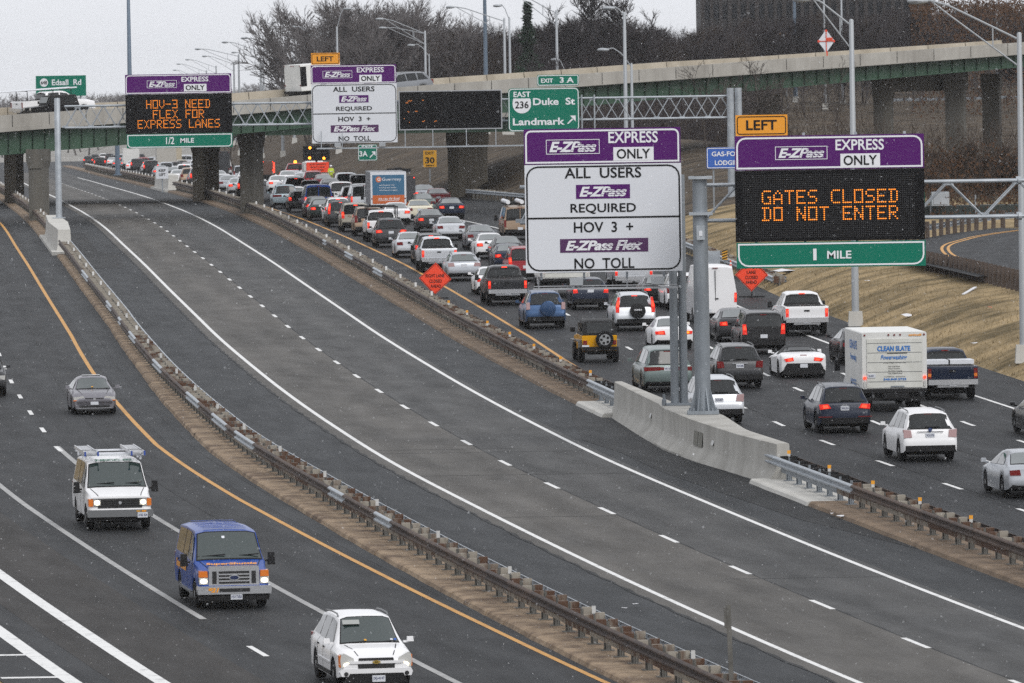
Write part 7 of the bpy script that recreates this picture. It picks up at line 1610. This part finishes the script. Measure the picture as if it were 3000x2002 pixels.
# keep bumpers apart: the farther vehicle of an overlapping pair moves up the road
for _ in range(8):
    moved = 0
    items = [(c['o'], -c['L']/2, c['L']/2, c) for c in CARS]+[(o_, a, b, None) for o_, a, b in TRUCKS]
    for i, (o1, a1, b1, c1) in enumerate(items):
        for o2, a2, b2, c2 in items[:i]:
            d = o2.matrix_basis.inverted() @ o1.matrix_basis.translation
            if abs(d.x) > 1.9 or abs(d.z) > 1.5 or d.y+a1 > b2+.5 or d.y+b1 < a2-.5: continue
            if d.y+(a1+b1)/2 >= (a2+b2)/2: mv, cm, gap = o1, c1, b2+.7-(d.y+a1)
            else: mv, cm, gap = o2, c2, (d.y+b1)+.7-a2
            if cm is None or cm['P'].y < 380: 
                mv, cm = (o2, c2) if mv is o1 else (o1, c1); gap = -gap
            if cm is None: continue
            t = mv.matrix_basis.to_3x3() @ Vector((0,1,0)); p = mv.matrix_basis.translation+t*gap; dz = p.z
            off = mv.matrix_basis.translation.x-CX(mv.matrix_basis.translation.y); q = Vector((CX(p.y)+off, p.y, zr(p.y)+.012)); cm['P'] = q; mv.matrix_basis = frame(q, tangent(p.y, lambda y: off)); moved += 1
    if not moved: break
# ---- labels for the rest of the queue, by lane and neighbours
LN = ('leftmost','second','third','rightmost')
def lane(P): return max(0, min(3, int((P.x-CX(P.y)-Y2(P.y))/3.55)))
q_ = [c for c in CARS if c['face'] > 0]
for c in q_: c['lane'] = lane(c['P']); c['tag'] = f"{c['col']} {c['word']}"
seen = {c['label'] for c in CARS if c['label']}
for c in CARS:
    if not c['label']:
        same = sorted([d for d in q_ if d['lane'] == c['lane']], key=lambda d: d['P'].y); i = same.index(c)
        a = same[i+1]['tag'] if i+1 < len(same) else None; b = same[i-1]['tag'] if i > 0 else None
        far = 'far queue beyond the overpass' if c['P'].y > 900 else 'queue'
        w = f"{c['tag']} in the {LN[c['lane']]} lane of the queue, "
        if a and b: w += f"between {a} and {b}"
        elif b: w += f"just ahead of {b}"
        else: w += f"just behind {a}"
        if w in seen:
            p_ = 'far' if c['P'].y > 900 else 'middle'; w = f"{c['tag']} in the {p_} queue, {LN[c['lane']]} lane, ahead of {b}"
        n_ = 2
        if len(w.split()) > 16: w = f"{c['tag']}, {LN[c['lane']]} queue lane, between {a} and {b}"
        if len(w.split()) > 16: w = f"{c['tag']} in the {LN[c['lane']]} queue lane, ahead of {b}"
        while w in seen: w = w.replace('of the queue','of the distant queue') if 'of the queue' in w else w+' there'
        c['label'] = w; seen.add(w)
    c['o']['label'] = c['label']

# ---- worker in hi-vis
pw = RP(800, 0); pw.x = at(970, 520, 800).x; pw.z = zr(800)
wk = thing('person', 'person in yellow-green hi-vis jacket and pale helmet standing by the arrow board truck', 'person', pw)
def skin_body(name, pts, edges, mats, parent):
    me = bpy.data.meshes.new(name); me.from_pydata([p[0] for p in pts], edges, []); ob = link(name, me, parent); md = ob.modifiers.new('skin', 'SKIN'); md.use_smooth_shade = True
    for v, p in zip(me.skin_vertices[0].data, pts): v.radius = (p[1], p[2])
    me.skin_vertices[0].data[0].use_root = True
    ss = ob.modifiers.new('sub', 'SUBSURF'); ss.levels = 1; ss.render_levels = 1
    dg = bpy.context.evaluated_depsgraph_get(); m2 = bpy.data.meshes.new_from_object(ob.evaluated_get(dg)); ob.modifiers.clear(); ob.data = m2
    for m in mats: m2.materials.append(m)
    return ob
M_HIVIS = mat('hi_vis_yellow', (.5,.62,.04), .7); M_ORV = mat('hi_vis_orange', (.7,.12,.02), .7); M_SKIN = mat('skin', (.4,.24,.17), .6); M_TROU = mat('work_trousers', (.25,.3,.05), .8)
bd = skin_body('body', [((0,0,.95),.16,.12),((0,0,1.2),.17,.12),((0,0,1.42),.19,.11),((0,0,1.55),.07,.07),((0,-.02,1.66),.09,.1),((-.21,0,1.42),.07,.07),((-.27,-.08,1.15),.055,.055),((-.12,-.3,1.1),.045,.045),((.21,0,1.42),.07,.07),((.26,-.05,1.15),.055,.055),((.2,-.25,.98),.045,.045),((-.1,0,.85),.1,.1),((-.11,0,.48),.075,.075),((-.12,.02,.08),.055,.055),((-.12,-.12,.04),.05,.04),((.1,0,.85),.1,.1),((.12,-.02,.48),.075,.075),((.13,.02,.08),.055,.055),((.13,-.12,.04),.05,.04)],
 [(0,1),(1,2),(2,3),(3,4),(2,5),(5,6),(6,7),(2,8),(8,9),(9,10),(0,11),(11,12),(12,13),(13,14),(0,15),(15,16),(16,17),(17,18)], [M_HIVIS, M_SKIN, M_ORV, M_TROU, M_BLACK], wk)
for pl in bd.data.polygons:
    z = pl.center.z; pl.material_index = 1 if z > 1.53 or (z < 1.13 and pl.center.y < -.2) else 2 if z < .9 and z > .6 and False else 3 if z < .9 and z > .12 else 4 if z <= .12 else 0
mb = MB(); mb.lathe((0,-.02,1.7), [(0,.125),(.04,.12),(.09,.09),(.12,.03)], 12, axis='z'); mb.box((0,-.1,1.71),(.2,.14,.02)); mb.build('helmet', [M_SLET], wk, smooth=50)
bx(wk, 'vest_band', (0,-.02,1.22), (.37,.28,.05), M_SLET)

# ================================================================== haze and falling snow
mb = MB(); mb.box((-300, 4480, 25.5), (6000, 9040, 69)); hz = mb.build('haze', [], None); tag(hz, kind='stuff')
hm = bpy.data.materials.new('haze_air'); hm.use_nodes = True; hn = hm.node_tree.nodes; hn.clear(); ho = hn.new('ShaderNodeOutputMaterial'); hv = hn.new('ShaderNodeVolumePrincipled')
hv.inputs['Color'].default_value = (.96,.975,1.0,1); hv.inputs['Density'].default_value = 6e-5; hv.inputs['Anisotropy'].default_value = .72; hm.node_tree.links.new(hv.outputs[0], ho.inputs['Volume']); hz.data.materials.append(hm)
rs = random.Random(9); mb = MB(); M_SNOW = mat('snowflake', (.85,.87,.9), .8)
for k in range(24000):
    Y = 90+240*rs.random()**.8; x = rs.uniform(-1.35,1.35)*1500*Y/F; yy = rs.uniform(-1.25,1.15)*1001; z = ZC-(741+yy)*Y/F
    if z < zr(Y)+.3: continue
    r_ = rs.uniform(.004,.0085); c = Vector((x, Y, z)); a = [c+Vector((rs.gauss(0,1),rs.gauss(0,1),rs.gauss(0,1))).normalized()*r_ for _ in range(4)]
    for q in ((0,1,2),(0,3,1),(1,3,2),(2,3,0)): mb.poly([a[i] for i in q])
tag(mb.build('falling_snow', [M_SNOW], None), kind='stuff')
